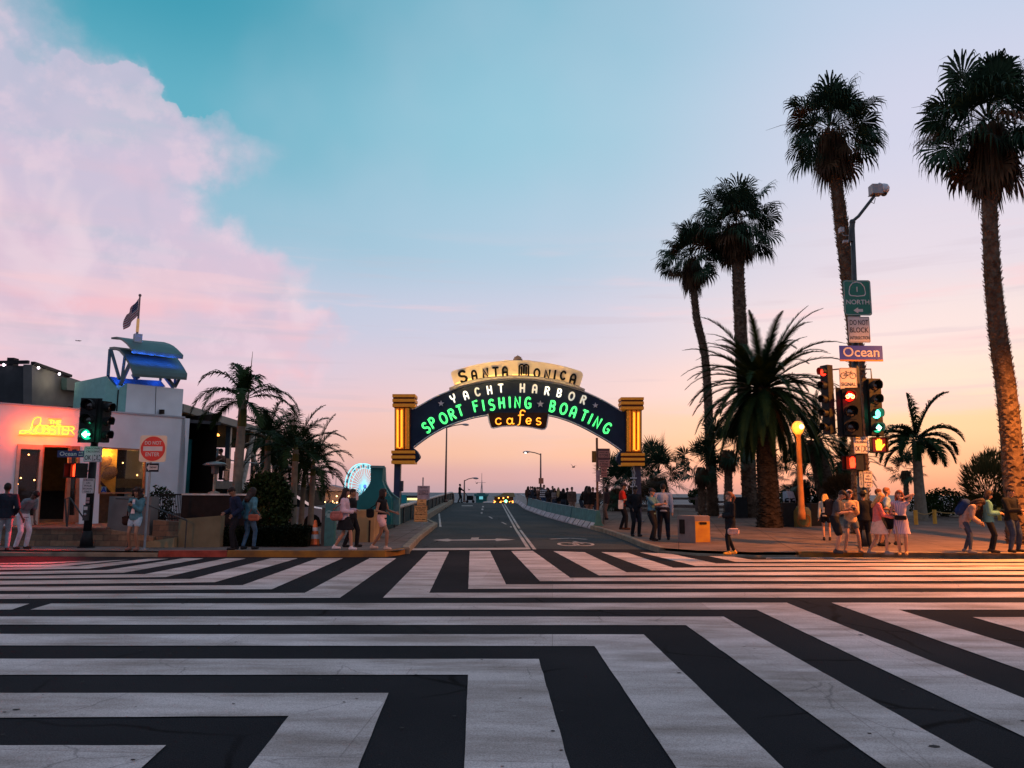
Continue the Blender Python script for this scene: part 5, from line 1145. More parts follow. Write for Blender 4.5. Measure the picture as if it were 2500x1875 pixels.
build_each(mb, 'roof_bulb', mat('bulb_cool', (1, .9, .95), .3, em=8, emcol=(1, .85, 1), noise_amt=0), ub)
point(up_(150, 925, .5), (1, .85, .6), 12, .1)
# glazed dining terrace running back along the pier
T0 = PD(447, hl, 30.5); TE = Vector((-.053, .9986, 0)); TN = Vector((.9986, .053, 0))
tp2 = lambda u, v, o=0: onplane(u, v, T0 + TN * o, TN)
ter = thing('dining_terrace', 'raised dining terrace with sloping grey roof and slim posts beside the palm', 'building', (T0.x, T0.y, .1))
q3 = lambda x, y: (400 + x * .31646, 850 + y * .31646)
fasc = mat('fascia_grey', (.17, .175, .165), .7, noise_amt=.15, nscale=1); teal = mat('teal_paint', (.02, .17, .18), .6, noise_amt=.2, nscale=2)
mb = MB(); A0 = tp2(*q3(155, 430)); A1 = tp2(*q3(1182, 745)); B1 = tp2(*q3(1140, 775)); B0 = tp2(*q3(150, 490))
mb.prism([A0, A1, B1, B0], -TN * .25); mb.build('fascia', fasc, ter)
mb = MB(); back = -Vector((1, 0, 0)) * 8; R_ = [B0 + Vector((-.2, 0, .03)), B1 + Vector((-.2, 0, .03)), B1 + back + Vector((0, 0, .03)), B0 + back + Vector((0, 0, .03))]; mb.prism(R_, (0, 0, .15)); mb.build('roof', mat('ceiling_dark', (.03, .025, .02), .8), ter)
dz = 2.15; mb = MB(); F = [Vector((T0.x, T0.y - .5, dz)), Vector((A1.x, A1.y, dz)), Vector((A1.x - 8, A1.y, dz)), Vector((T0.x - 8, T0.y - .5, dz))]; mb.prism(F, (0, 0, -.35)); mb.build('deck', mat('deck_grey', (.10, .095, .09), .8, noise_amt=.2), ter)
def onT(x, w, z0=None, o=0, m=fasc, name='post', zt=None):
    a = tp2(*q3(x, 700), o); t_ = (a.y - A0.y) / (A1.y - A0.y); zr = B0.z + (B1.z - B0.z) * t_ + .08; b_ = MB(); z0 = dz if z0 is None else z0
    b_.box((a.x, a.y, (zr + z0) / 2), (w, w * .9, zr - z0)); b_.build(name, m, ter)
for x, w in ((500, .22), (608, .18), (700, .2), (780, .26), (822, .2), (865, .22), (905, .2), (945, .24)): onT(x, w, 0.1, -.35, stl)
for x in (300, 420, 560, 690, 760, 830): onT(x, .16, None, -7.2, stl)
mb = MB(); P0_ = tp2(*q3(225, 790), .1); mb.lathe((T0.x - .2, T0.y - .9, .1), [(.75, 0), (.75, 3.55)], 20); mb.build('teal_drum', teal, ter, smooth=True)
mb = MB(); mb.box((T0.x + .5, T0.y + 2.8, .9), (.3, 5, .25)); 
for x in (300, 460): pass
mb.tube([tp2(*q3(595, 1100), .1), tp2(*q3(690, 640), -.2)], .14, 8); mb.tube([tp2(*q3(740, 960), .1), tp2(*q3(640, 740), -.2)], .12, 8); mb.tube([tp2(*q3(860, 840), 0), tp2(*q3(925, 760), -.3)], .12, 8); build_each(mb, 'slanted_strut', mat('strut_pale', (.28, .26, .22), .6), ter)
mb = MB(); rl = [(T0.x - .12, T0.y + i * 3, dz + .95) for i in range(10)]; mb.tube(rl, .03, 6)
for p in rl: mb.tube([p, (p[0], p[1], dz)], .022, 6)
mb.build('deck_rail', stl, ter)
mb = MB(); Pg = [Vector((T0.x - .12, T0.y + .1, dz + .05)), Vector((T0.x - .12 - 1.4, T0.y + 26, dz + .05))]; mb.prism([Pg[0], Pg[1], Pg[1] + Vector((0, 0, .8)), Pg[0] + Vector((0, 0, .8))], (-.01, 0, 0)); mb.build('glass_screen', glass, ter)
mb = MB(); rr = random.Random(8)
for x, y in ((175, 705), (218, 680), (410, 617), (407, 677), (298, 738), (160, 620)): p = tp2(*q3(x, y), -2.5); mb.lathe(p, [(.16, 0), (.12, .1), (.02, .14)], 10)
build_each(mb, 'pendant_lamp', mat('pendant', (1, .5, .2), .4, em=6, emcol=(1, .35, .06), noise_amt=0), ter)
point(tp2(*q3(300, 690), -3.5), (1, .5, .2), 60, .3); point(tp2(*q3(700, 760), -4), (1, .62, .3), 90, .4)
mb = MB(); mb.box((T0.x - 8.2, T0.y + 14, dz + 1.3), (.1, 17, 2.3)); mb.build('sky_glow_panel', mat('sky_glow_cream', (.6, .48, .28), .7, em=.35, emcol=(1, .7, .35)), ter)  # glowing panel added in place of the pale sky between the posts
# solid dark block: shade under the deck put into its colour
mb = MB(); mb.box((T0.x - 4.5, T0.y + 14, .95), (7, 27, 1.7)); mb.build('undershade_block', inn, ter)
# tables for the guests
for i, (x, y) in enumerate(((-14.15, 33.0),)):
    t = thing('dining_table', 'dining table between the two seated guests on the terrace', 'table', (x, y, dz)); b_ = MB(); b_.lathe((x, y, dz), [(.25, 0), (.25, .03), (.04, .05), (.04, .70), (.5, .71), (.5, .75)], 16); b_.build('table_top', mat('table_dark', (.08, .04, .03), .5), t)
# patio heater
hp = PD(522, 1200, 28.5); ht = thing('patio_heater', 'pale patio heater with round reflector below the dining terrace', 'heater', (hp.x, hp.y, .9))
mb = MB(); zt_ = PD(522, 1136, 28.5).z; mb.lathe((hp.x, hp.y, .9), [(.24, 0), (.24, .3), (.2, .75), (.05, .8), (.045, zt_ - 1.2)], 14); mb.build('stand', mat('heater_cream', (.42, .33, .24), .5, metal=.3), ht)
mb = MB(); mb.lathe((hp.x, hp.y, zt_ - .32), [(.1, 0), (.13, .05), (.13, .28), (.3, .30), (.46, .33), (.3, .42), (.05, .46)], 20); mb.build('reflector', mat('heater_top', (.3, .28, .26), .4, metal=.5), ht, smooth=True)
mb = MB(); mb.box((hp.x - .2, hp.y + .3, .45), (2.4, 1.6, .9)); tag(to_origin(mb.build('planter_terrace', conc), (hp.x, hp.y, 0)), 'low concrete platform carrying the patio heater', 'platform')
# ---------------------------------------------------------------- forecourt: brick wall, steps, rails, screens
YB = G(200, 1337, .15).y + .5
def brickmat():
    m = bpy.data.materials.new('brick_brown'); m.use_nodes = True; nt = m.node_tree; L = nt.links; b = nt.nodes['Principled BSDF']
    tc = node(nt, 'ShaderNodeTexCoord'); mp = node(nt, 'ShaderNodeMapping'); mp.inputs['Rotation'].default_value = (R(90), 0, 0); L.new(tc.outputs['Object'], mp.inputs[0])
    br = node(nt, 'ShaderNodeTexBrick'); br.inputs['Scale'].default_value = 1.0; br.inputs['Brick Width'].default_value = .42; br.inputs['Row Height'].default_value = .16; br.inputs['Mortar Size'].default_value = .006; br.inputs['Bias'].default_value = -.2
    br.inputs['Color1'].default_value = (.24, .135, .075, 1); br.inputs['Color2'].default_value = (.075, .045, .03, 1); br.inputs['Mortar'].default_value = (.05, .04, .03, 1); L.new(mp.outputs[0], br.inputs[0])
    nz = node(nt, 'ShaderNodeTexNoise', i_Scale=8.0, i_Detail=6.0); L.new(tc.outputs['Object'], nz.inputs['Vector']); mx = node(nt, 'ShaderNodeMix', data_type='RGBA', blend_type='OVERLAY'); mx.inputs[0].default_value = .6; L.new(br.outputs[0], mx.inputs[6]); L.new(nz.outputs['Fac'], mx.inputs[7])
    L.new(mx.outputs[2], b.inputs['Base Color']); b.inputs['Roughness'].default_value = .8; bp = node(nt, 'ShaderNodeBump', i_Strength=.5, i_Distance=.01); L.new(br.outputs['Fac'], bp.inputs['Height']); bp.invert = True; L.new(bp.outputs[0], b.inputs['Normal']); return m
brick = brickmat(); MATS['brick_brown'] = brick
X = lambda u, y: (u - 1250) / FOC * y * 1.004
bw = thing('brick_wall', 'low brown brick retaining wall along the pavement under the restaurant', 'wall', (X(150, YB), YB, .15))
mb = MB(); mb.prism([(X(-500, YB), YB, .1), (X(395, YB), YB, .1), (X(395, YB), YB, .42), (X(282, YB), YB, .62), (X(-500, YB), YB, .62)], (0, .35, 0)); mb.build('brick_face', brick, bw)
mb = MB(); mb.box(((X(-500, YB) + X(282, YB)) / 2, YB + .16, .64), (X(282, YB) - X(-500, YB), .40, .05)); mb.build('coping', mat('coping_red', (.20, .10, .075), .8), bw)
mb = MB(); mb.prism([(X(-500, YB), YB + .35, .60), (X(290, YB), YB + .35, .60), (X(330, 29), 30, .60), (X(-500, YB), 30, .60)], (0, 0, -.4)); tag(mb.build('terrace_paving', mat('terracotta_paving', (.16, .085, .065), .7, noise_amt=.2, nscale=3)), kind='structure')
mb = MB(); c0 = (X(337, YB + .2)); mb.box((X(338, YB + .3), YB + .45, .8), (X(389, YB) - X(287, YB), .5, 1.46)); to_origin(tag(mb.build('concrete_block', mat('block_grey', (.15, .135, .13), .8, noise_amt=.2, nscale=2, bump=.2)), 'square grey concrete pier behind the curly haired woman', 'wall'), (X(338, YB), YB + .45, .1))
mb = MB(); wpts = [(X(386, YB + .1), YB + .1), (X(452, YB + .6), YB + .6), (X(460, YB + .7), YB + .7)]
mb.prism([(X(387, YB), YB + .15, .1), (X(455, YB), YB + .15, .1), (X(455, YB), YB + .15, .82), (X(387, YB), YB + .15, .88)], (0, .3, 0)); to_origin(tag(mb.build('planter_wall', brick), 'dark brown wall section below the black railing', 'wall'), (X(420, YB), YB + .15, .1))
mb = MB(); mb.prism([(X(387, YB), YB - .25, .1), (X(455, YB), YB - .25, .1), (X(455, YB), YB - .25, .42), (X(387, YB), YB - .25, .30)], (0, .38, 0)); to_origin(tag(mb.build('stone_step', mat('step_tan', (.24, .19, .11), .8, noise_amt=.3, nscale=2)), 'low tan stone ledge at the foot of the planter wall', 'ledge'), (X(420, YB), YB - .2, .1))
olive = mat('wall_olive', (.15, .135, .085), .85, noise_amt=.2, nscale=2, bump=.25)
mb = MB(); mb.prism([(X(456, YB), YB - .05, .1), (X(556, YB), YB - .05, .1), (X(556, YB), YB - .05, 1.02), (X(456, YB), YB - .05, .92)], (0, .3, 0)); to_origin(tag(mb.build('retaining_wall', olive), 'olive grey concrete retaining wall left of the couple', 'wall'), (X(500, YB), YB, .1))
YF = YB + .9
sf = thing('railing', 'black vertical bar railing beside the concrete block', 'railing', (X(420, YF), YF, .8)); mb = MB(); zt = PD(0, 1203, YF).z - .02
for i in range(17): x = X(391 + i * 4, YF); mb.tube([(x, YF, .7), (x, YF, zt)], .011, 5)
mb.build('bars', blackm, sf); mb = MB(); mb.bar((X(390, YF), YF, zt), (X(458, YF), YF, zt), .05, .04); mb.bar((X(390, YF), YF, .9), (X(458, YF), YF, .9), .03, .03); mb.build('top_rail', blackm, sf)
sc = thing('dark_screen', 'dark mesh screen with a white cap rail along the terrace edge', 'fence', (X(540, YF), YF, .8))
mb = MB(); mb.prism([(X(459, YF), YF - .05, .7), (X(615, YF), YF - .05, .7), (X(615, YF), YF - .05, PD(0, 1206, YF).z), (X(459, YF), YF - .05, PD(0, 1206, YF).z)], (0, .05, 0)); mb.build('screen_panel', mat('screen_dark', (.018, .013, .012), .9, noise_amt=.2), sc)
mb = MB(); mb.bar((X(459, YF), YF - .03, PD(0, 1204, YF).z), (X(616, YF), YF - .03, PD(0, 1204, YF).z), .1, .05); mb.build('cap_rail', mat('cap_white', (.5, .47, .44), .6), sc)
# hand rails at the steps
for lb, pts, y in (('bent steel handrail on the terrace before the open doorway', [(163, 1285), (159, 1218), (170, 1215), (173, 1218), (206, 1268)], YB + .6), ('thin dark handrail sloping down in front of the concrete block', [(283, 1217), (320, 1218), (374, 1238), (456, 1270)], YB - .35)):
    t = MB(); P = [PD(u, v, y) for u, v in pts]; t.tube(P, .022, 8)
    if y > YB: t.tube([P[2], Vector((P[2].x, P[2].y, .62))], .02, 6)
    else: t.tube([P[1], Vector((P[1].x, P[1].y, .15))], .016, 6); t.tube([P[3], Vector((P[3].x, P[3].y, .15))], .016, 6)
    to_origin(tag(t.build('handrail', polem), lb, 'handrail'), P[0])
# ---------------------------------------------------------------- parapet, pedestals, teal pylon
par = mat('parapet_teal', (.008, .034, .042), .7, noise_amt=.2, nscale=2, spec=.15); parc = mat('parapet_cap', (.36, .33, .32), .6, noise_amt=.15)
pt_ = thing('parapet', 'dark teal steel parapet with pale handrail along the left of the pier road', 'parapet', (-4.7, 29, .1))
ly = [29 + (70 - 29) * i / 14 for i in range(15)]; px_ = lambda y: -4.72 - (y - 29) * .014
mb = MB(); cp = MB()
prof = []
for y in ly: prof.append((px_(y), y, .1 + rise(min(y, 66)), .88 + rise(y)))
prof += [(px_(71.5), 71.5, .8, 1.58), (px_(72.5), 72.5, .75, 1.35), (px_(73), 73, .7, .95)]
for a, c in zip(prof, prof[1:]):
    mb.prism([(a[0], a[1] + .02, a[2]), (c[0], c[1] - .02, c[2]), (c[0], c[1] - .02, c[3]), (a[0], a[1] + .02, a[3])], (-.12, 0, 0))
mb.build('panels', par, pt_)
mb = MB()
for a in prof[:-2]: mb.box((a[0] + .03, a[1], (a[2] + a[3]) / 2), (.05, .06, a[3] - a[2]))
build_each(mb, 'joint_post', polem, pt_)
cp.tube([(a[0] - .03, a[1], a[3] + .03) for a in prof], .085, 8); cp.build('handrail', parc, pt_, smooth=True)
tan = mat('pedestal_tan', (.34, .20, .09), .85, noise_amt=.22, nscale=1.6, bump=.3, bscale=25)
Yp = 24.5
def pu(u, v, y=Yp): return PD(u, v, y)
mb = MB(); a = pu(859, 1250); c = pu(914, 1250); z0 = .1; z1 = pu(0 + 880, 1246).z
mb.prism([(a.x, Yp, z0), (c.x, Yp, z0), (c.x, Yp, z1), (a.x, Yp, z1)], (0, 1.2, 0)); ped = to_origin(mb.build('stone_pedestal', tan), (a.x, Yp, .1)); tag(ped, 'tan concrete pedestal between the two walking women', 'pedestal')
mb = MB(); e_ = pu(902, 1300); mb.box((e_.x, Yp - .006, e_.z), (.05, .012, .75)); mb.build('drain_slot', inn, ped).location = -ped.location * 0; 
for v_ in ped.children[0].data.vertices: pass
tw_ = mat('tealwall', (.008, .115, .13), .65, noise_amt=.2, nscale=1.5, bump=.15); tw2 = mat('tealwall_pale', (.08, .19, .20), .65, noise_amt=.15)
q4 = lambda x, y: (780 + x * .18083, 1100 + y * .18083)
cw = thing('flared_wall', 'teal sculptural wall with flaring curved shoulders behind the tan pedestal', 'wall', (pu(900, 1250, 25.9).x, 25.9, .1))
lc = [(690, 405), (675, 450), (640, 505), (590, 565), (520, 625), (430, 685)]; rc2 = [(880, 405), (895, 450), (920, 500), (955, 555), (1000, 600), (1075, 650)]
mb = MB(); F_ = [pu(*q4(*p), 25.9) for p in [(430, 820)] + lc[::-1] + [(690, 215), (868, 215)] + [(838, 405)] + rc2[1:4] + [(965, 620), (965, 820)]]
F_ = [pu(*q4(*p), 25.9) for p in [(430, 1000)] + lc[::-1] + [(690, 215), (860, 215), (845, 405), (862, 455), (890, 520), (930, 585), (965, 640), (965, 1000)]]
mb.prism(F_, (0, .45, 0)); mb.build('front_face', tw_, cw)
B_ = [pu(*q4(*p), 26.4) for p in [(740, 1000), (740, 410), (742, 410), (742, 222), (878, 222), (885, 405)] + rc2[1:] + [(1075, 1000)]]
mb = MB(); mb.prism(B_, (0, .3, 0)); mb.build('rear_face', tw2, cw)
mb = MB(); mb.bar(pu(*q4(688, 218), 25.8), pu(*q4(880, 222), 25.8), .08); mb.tube([pu(*q4(*p), 26.35) for p in rc2], .025, 6); mb.build('edge', navyL if False else tw2, cw)
py_ = thing('teal_pylon', 'teal post with a pale arched emblem beside the traffic cone', 'pylon', G(803, 1333, .15)); gp_ = G(803, 1333, .15)
mb = MB(); a = PD(791, 1330, gp_.y); c = PD(815, 1330, gp_.y); zt = PD(803, 1229, gp_.y).z; mb.box(((a.x + c.x) / 2, gp_.y + .1, (zt + .15) / 2), (c.x - a.x, .22, zt - .15)); mb.build('panel', mat('pylon_teal', (.012, .13, .14), .5, noise_amt=.2), py_)
mb = MB()
for i in range(6): mb.box((a.x + (c.x - a.x) * (i + .5) / 6, gp_.y + .1, zt + .03 + .03 * math.sin(i * 2)), (.02, .1, .07))
mb.box((a.x - .06, gp_.y + .2, (zt + .1) / 2 - .05), (.1, .3, zt - .25)); mb.build('crest', polem, py_)
mb = MB(); cc = PD(803, 1256, gp_.y - .013); 
for r_ in (.10, .075): mb.tube([(cc.x + r_ * math.cos(R(t)), gp_.y - .013, cc.z + r_ * 1.1 * math.sin(R(t))) for t in range(-20, 201, 20)], .006, 4)
for dx in (-.05, -.015, .02, .05): mb.bar((cc.x + dx, gp_.y - .013, cc.z - .09), (cc.x + dx, gp_.y - .013, cc.z + .03), .018, .01)
mb.build('emblem', mat('emblem_pale', (.3, .5, .5), .5), py_)
cn = thing('traffic_cone', 'orange traffic cone with white bands left of the teal post', 'traffic cone', G(768, 1332, .15)); g_ = G(768, 1332, .15)
mb = MB(); mb.box(g_ + Vector((0, 0, .02)), (.34, .34, .04)); mb.build('base', mat('cone_base', (.1, .03, .02), .7), cn)
mb = MB(); mb.m(0).lathe(g_, [(.15, .04), (.125, .2)], 16).m(1).lathe(g_, [(.125, .2), (.105, .32)], 16).m(0).lathe(g_, [(.105, .32), (.09, .42)], 16).m(1).lathe(g_, [(.09, .42), (.075, .52)], 16).m(0).lathe(g_, [(.075, .52), (.035, .72), (.03, .73)], 16)
mb.build('cone', [mat('cone_orange', (.7, .14, .03), .5), mat('cone_white', (.6, .55, .52), .5)], cn, smooth=False)
# ---------------------------------------------------------------- jersey barriers
jt = mat('barrier_teal', (.035, .14, .15), .7, noise_amt=.25, nscale=3, bump=.2); jw = mat('barrier_white', (.36, .34, .36), .75, noise_amt=.25, nscale=2.5, bump=.2)
def bezier(P, t): a, b2, c = P; return (a[0] * (1 - t) ** 2 + 2 * b2[0] * t * (1 - t) + c[0] * t * t, a[1] * (1 - t) ** 2 + 2 * b2[1] * t * (1 - t) + c[1] * t * t)
bl_ = [G(*c6(*p)) for p in ((1905, 1065), (1575, 980), (1255, 890), (1000, 795), (860, 702))]
segs = [(bl_[0], bl_[1], 'nearest jersey barrier, teal above white, ending at the no vehicles post'), (bl_[1], bl_[2], 'second jersey barrier from the near end, teal above white'), (bl_[2], bl_[3], 'third jersey barrier from the near end, just before the dark gap'), (bl_[3], bl_[4], 'last pale jersey barrier at the crest of the road')]
for k_, (a, c, lb) in enumerate(segs):
    a = Vector(a); c = Vector(c); d = (c - a); d.z = 0; ln = d.length; d.normalize(); nn = Vector((d.y, -d.x, 0)); nn = nn if nn.x > 0 else -nn   # away from the road
    t = thing('concrete_barrier', lb, 'barrier', a, 'jersey barriers along the pier road')
    gap = .12 if k_ != 3 else .5; prf = [(0, 0), (0, .08), (.16, .30), (.24, .82), (.38, .82), (.46, .30), (.62, .08), (.62, 0)]
    N_ = 6; rows = []; 
    for i in range(N_ + 1):
        p = a + (c - a) * ((gap if k_ == 3 else gap * .3) / ln + (1 - gap * 1.0 / ln) * i / N_); zb = rise(p.y) - .02
        rows.append([Vector((p.x, p.y, zb)) + nn * x + Vector((0, 0, z)) for x, z in prf])
    mb = MB(); lowr_ = [[r_[0], r_[1], r_[2]] for r_ in rows]; mb.grid(lowr_); mb.grid([[r_[5], r_[6], r_[7]] for r_ in rows]); mb.build('white_foot', jw, t)
    mb = MB(); mb.m(0 if k_ < 3 else 1).grid([[r_[2], r_[3], r_[4], r_[5]] for r_ in rows]); mb.poly(rows[0][::-1]); mb.poly(rows[-1]); mb.build('body', [jt, mat('barrier_pale', (.25, .30, .30), .7, noise_amt=.2)], t)
    mb = MB(); mb.grid([[r_[3] + Vector((0, 0, .006)) - nn * .02, r_[3] + Vector((0, 0, .008)) + nn * .05] for r_ in rows]); mb.build('pale_top_edge', jw, t)
    mb = MB(); rr = random.Random(k_)
    for i in range(4):
        f = .12 + .76 * (i + rr.uniform(-.2, .2)) / 3.5; p = a + (c - a) * f; zb = rise(p.y); mb.prism([Vector((p.x, p.y, zb)) + nn * x + Vector((0, 0, z)) for x, z in ((-.004, .02), (-.004, .08), (.155, .29), (.155 + .01, .22), (.02, .02))], d * .06)
    mb.build('drain_stains', inn, t)
# ---------------------------------------------------------------- right plaza furniture
Y5 = G(1700, 1327, .15).y
A = PD(1667, 1300, Y5); B = PD(1697, 1300, Y5); C = PD(1734, 1300, Y5); zt = PD(0 + 1700, 1260, Y5).z
pb_ = thing('stone_pedestal', 'square concrete pedestal with yellow lamplight painted on one face beside the woman in black', 'pedestal', (B.x, Y5, .15))
mb = MB(); F = [Vector((A.x, Y5 + .75, .1)), Vector((B.x, Y5, .1)), Vector((C.x, Y5 - .0, .1)), Vector((C.x + .15, Y5 + .9, .1))]
mb.prism(F, (0, 0, zt - .1)); mb.build('body', mat('pedestal_mauve', (.24, .17, .15), .85, noise_amt=.2, nscale=2, bump=.25), pb_)
mb = MB(); mb.box(((B.x + C.x) / 2, Y5 - .004, (zt - .12 + .15) / 2), (C.x - B.x - .02, .008, zt - .35)); mb.build('lamplight_face', mat('pedestal_lamplight', (.62, .30, .03), .8, col2=(.45, .17, .03), nscale=3), pb_)  # lamplight on this side is put into the sheet's colour
mb = MB(); mb.box((C.x - .22, Y5 - .012, zt - .22), (.22, .02, .07)); mb.box((A.x + .1, Y5 + .52, zt - .35), (.2, .05, .45), R(-50)); build_each(mb, 'vent_slot', inn, pb_)
timber = mat('fence_timber', (.12, .085, .075), .85, noise_amt=.3, nscale=6)
def railfence(lb, x0, x1, y, z, h, nr=3, step=2.4, m=timber):
    t = thing('timber_fence', lb, 'fence', (x0, y, z)); n = max(2, int(abs(x1 - x0) / step) + 1)
    for i in range(n): 
        b_ = MB(); x = x0 + (x1 - x0) * i / (n - 1); b_.box((x, y, z + h * .52), (.16, .16, h * 1.04)); b_.build('post', m, t)
    for k_ in range(nr): b_ = MB(); zz = z + h * (.28 + .66 * k_ / (nr - 1)); b_.box(((x0 + x1) / 2, y - .09, zz), (abs(x1 - x0), .05, .18 if k_ < nr - 1 else .14)); b_.build('rail', m, t)
yz = 50
railfence('long timber rail fence at the back of the plaza behind the arch post', PD(1478, 1200, yz).x, PD(1700, 1200, yz).x, yz, PD(0, 1250, yz).z - .3, 1.5)
railfence('timber rail fence at the cliff edge between the tall palm trunks', PD(1702, 1200, yz).x, PD(2010, 1200, yz).x, yz + .02, PD(0, 1256, yz).z - .3, 1.45, 4)
# litter bins and covered barrels
def litterbin(lb, u, v, y, w, h):
    g = PD(u, v, y); z0 = .15 + rise(min(y, 66)) - .02; t = thing('litter_bin', lb, 'litter bin', (g.x, g.y, z0), 'dark litter bins in the plaza'); b_ = MB(); b_.box((g.x, g.y, z0 + h / 2), (w, w, h)); b_.build('bin_body', blackm, t)
    b_ = MB(); b_.box((g.x, g.y, z0 + h + .03), (w * 1.05, w * 1.05, .06)); b_.build('lid', blackm, t); return t
Yb = G(1930, 1285, .15).y
litterbin('dark litter bin left of the round stamped barrel', 1922, 1285, Yb, .62, .98); litterbin('tall black bin between the two palm trunks at the left', 1808, 1258, 42, .6, 1.05); litterbin('black bin behind the blond visitor right of the barrel', 1990, 1275, Yb + .6, .5, .95)
gb = PD(1960, 1286, Yb - .3); t = thing('barrel_bin', 'yellowish rounded bin with a large circular emblem below the globe lamp', 'litter bin', (gb.x, Yb - .3, .15)); w_ = 47 * mpp(Yb) / 2; h_ = (1286 - 1229) * mpp(Yb)
ol = mat('barrel_olive', (.22, .17, .05), .7, col2=(.12, .10, .04), nscale=4)
mb = MB(); mb.lathe((gb.x, Yb - .1, .15), [(w_ * .92, 0), (w_, .1), (w_ * 1.02, h_ * .5), (w_, h_ * .8), (w_ * .8, h_ * .95), (w_ * .3, h_)], 24); mb.build('bin_body', ol, t, smooth=True)
mb = MB(); cz = .15 + h_ * .42; yy_ = Yb - .1
def wrap(x, z): th = x / w_; return Vector((gb.x + (w_ * 1.03) * math.sin(th), yy_ - w_ * 1.03 * math.cos(th), z))
for r_ in (.30, .24): mb.tube([wrap(r_ * math.cos(R(a)), cz + r_ * .95 * math.sin(R(a))) for a in range(0, 361, 20)], .018, 5)
for a, b2 in (((-.16, -.05), (.16, -.12)), ((-.1, .1), (-.08, -.02)), ((.02, .14), (.03, 0)), ((.12, .08), (.11, -.04)), ((-.2, .24), (.2, .26))): mb.tube([wrap(a[0], cz + a[1]), wrap(b2[0], cz + b2[1])], .016, 5)
mb.build('emblem', mat('emblem_rust', (.35, .13, .03), .6), t)
bo = G(1853, 1262, .15); mb = MB(); mb.lathe(bo, [(.09, 0), (.09, .85), (.06, .92), (.01, .95)], 12); to_origin(tag(mb.build('bollard', mat('bollard_orange', (.5, .18, .04), .6)), 'short orange bollard at the foot of the unlit lamp column', 'bollard'), bo)
mb = MB(); mb.box(bo + Vector((.12, .5, .12)), (.5, .4, .3)); to_origin(tag(mb.build('concrete_footing', conc), 'pale concrete footing beside the orange bollard', 'footing'), bo + Vector((.12, .5, 0)))
# grass verge, rope fence
Yg = G(2300, 1275, .15).y
pyl = mat('post_yellow', (.55, .30, .05), .7, noise_amt=.15); rope = mat('rope', (.35, .22, .08), .9, noise_amt=.3, nscale=30)
rp = [PD(u, v, G(u, v, .15).y) for u, v in ((2237, 1281), (2283, 1279), (2366, 1274), (2441, 1271), (2520, 1268), (2600, 1265))]; rp = [G(u, v, .15) for u, v in ((2237, 1281), (2283, 1279), (2366, 1274), (2441, 1271), (2520, 1268), (2600, 1265))]
rf = thing('rope_fence', 'rope slung between short yellow posts in front of the dune planting', 'fence', rp[0])
for p in rp[:5]: mb = MB(); mb.tube([p, p + Vector((0, 0, .66))], .09, 10); mb.build('post', pyl, rf)
mb = MB()
for a, c in zip(rp, rp[1:5]):
    mb.tube([a.lerp(c, t / 8) + Vector((0, 0, .6 - .55 * (t / 8) * (1 - t / 8))) for t in range(9)], .02, 5)
mb.build('rope', rope, rf)
b = MB(); b.grid([[(x, y, .158 + (.0 if y < Yg + .5 else .18)) for x in (13.5, 20, 30, 60)] for y in (Yg + .25, Yg + 1.5, 50, 62)]); tag(b.build('planting_bed', mat('bed_soil', (.06, .05, .025), .95, noise_amt=.5, nscale=3, bump=.6, bscale=8)), kind='structure')
# path under the fence
# far objects: harbour office, lodge, cars on the pier, wheel
def farbox(mb, u0, u1, v0, v1, y, d): a = PD(u0, v0, y); c = PD(u1, v1, y); mb.box(((a.x + c.x) / 2, y + d / 2, (a.z + c.z) / 2), (c.x - a.x, d, a.z - c.z))
hb = thing('harbour_office', 'small teal harbour office with a tall flag mast far down the pier', 'building', PD(1174, 1232, 300))
mb = MB(); farbox(mb, 1162, 1188, 1211, 1236, 300, 10); mb.build('wall', mat('far_teal', (.03, .13, .13), .7), hb); mb = MB(); farbox(mb, 1158, 1191, 1206, 1212, 299, 12); farbox(mb, 1164, 1184, 1203, 1206, 300, 8); mb.build('roof', mat('far_teal_roof', (.04, .16, .16), .7), hb)
mb = MB(); farbox(mb, 1170, 1179, 1212, 1219, 298.8, .2); mb.build('window', mat('far_window', (.2, .6, .65), .3, em=.6, emcol=(.2, .7, .75)), hb)
mb = MB(); m0 = PD(1176, 1204, 303); mt = PD(1176.3, 1155, 303); mb.tube([m0, mt], [.16, .08], 6); mb.tube([PD(1173, 1204, 303), PD(1176, 1178, 303)], .1, 5); mb.tube([PD(1178.5, 1204, 303), PD(1176.5, 1172, 303)], .1, 5); mb.tube([PD(1165, 1178, 303), PD(1186, 1178, 303)], .06, 5); mb.build('mast', mat('mast', (.35, .28, .28), .6), hb)
lg = thing('pier_lodge', 'brown hip roofed building with warm lights at the end of the road', 'building', PD(1230, 1232, 260))
mb = MB(); farbox(mb, 1207, 1253, 1213, 1238, 260, 12); mb.build('wall', mat('lodge_wall', (.12, .06, .02), .8), lg)
mb = MB(); P = [PD(1200, 1213.5, 259), PD(1258, 1213, 259), PD(1254, 1203, 263), PD(1229, 1203, 263), PD(1222, 1208, 262)]; mb.prism(P, (0, 8, 0)); mb.build('roof', mat('lodge_roof', (.13, .085, .03), .8), lg)
mb = MB(); rr = random.Random(5)
for i in range(26): mb.ball(PD(1206 + rr.random() * 48, 1222 + rr.random() * 8, 255), rr.uniform(.10, .22), 6)
for u, v in ((1218, 1216), (1229, 1216), (1240, 1214)): mb.ball(PD(u, v, 258), .25, 6)
mb.build('string_lights', mat('far_bulb_orange', (1, .4, .1), .3, em=5, emcol=(1, .33, .05), noise_amt=0), lg)
mb = MB(); mb.ball(PD(1235, 1223.5, 254), .5, 6); mb.build('green_sign_light', mat('far_bulb_green', (.2, 1, .5), .3, em=4, emcol=(.2, 1, .5), noise_amt=0), lg)
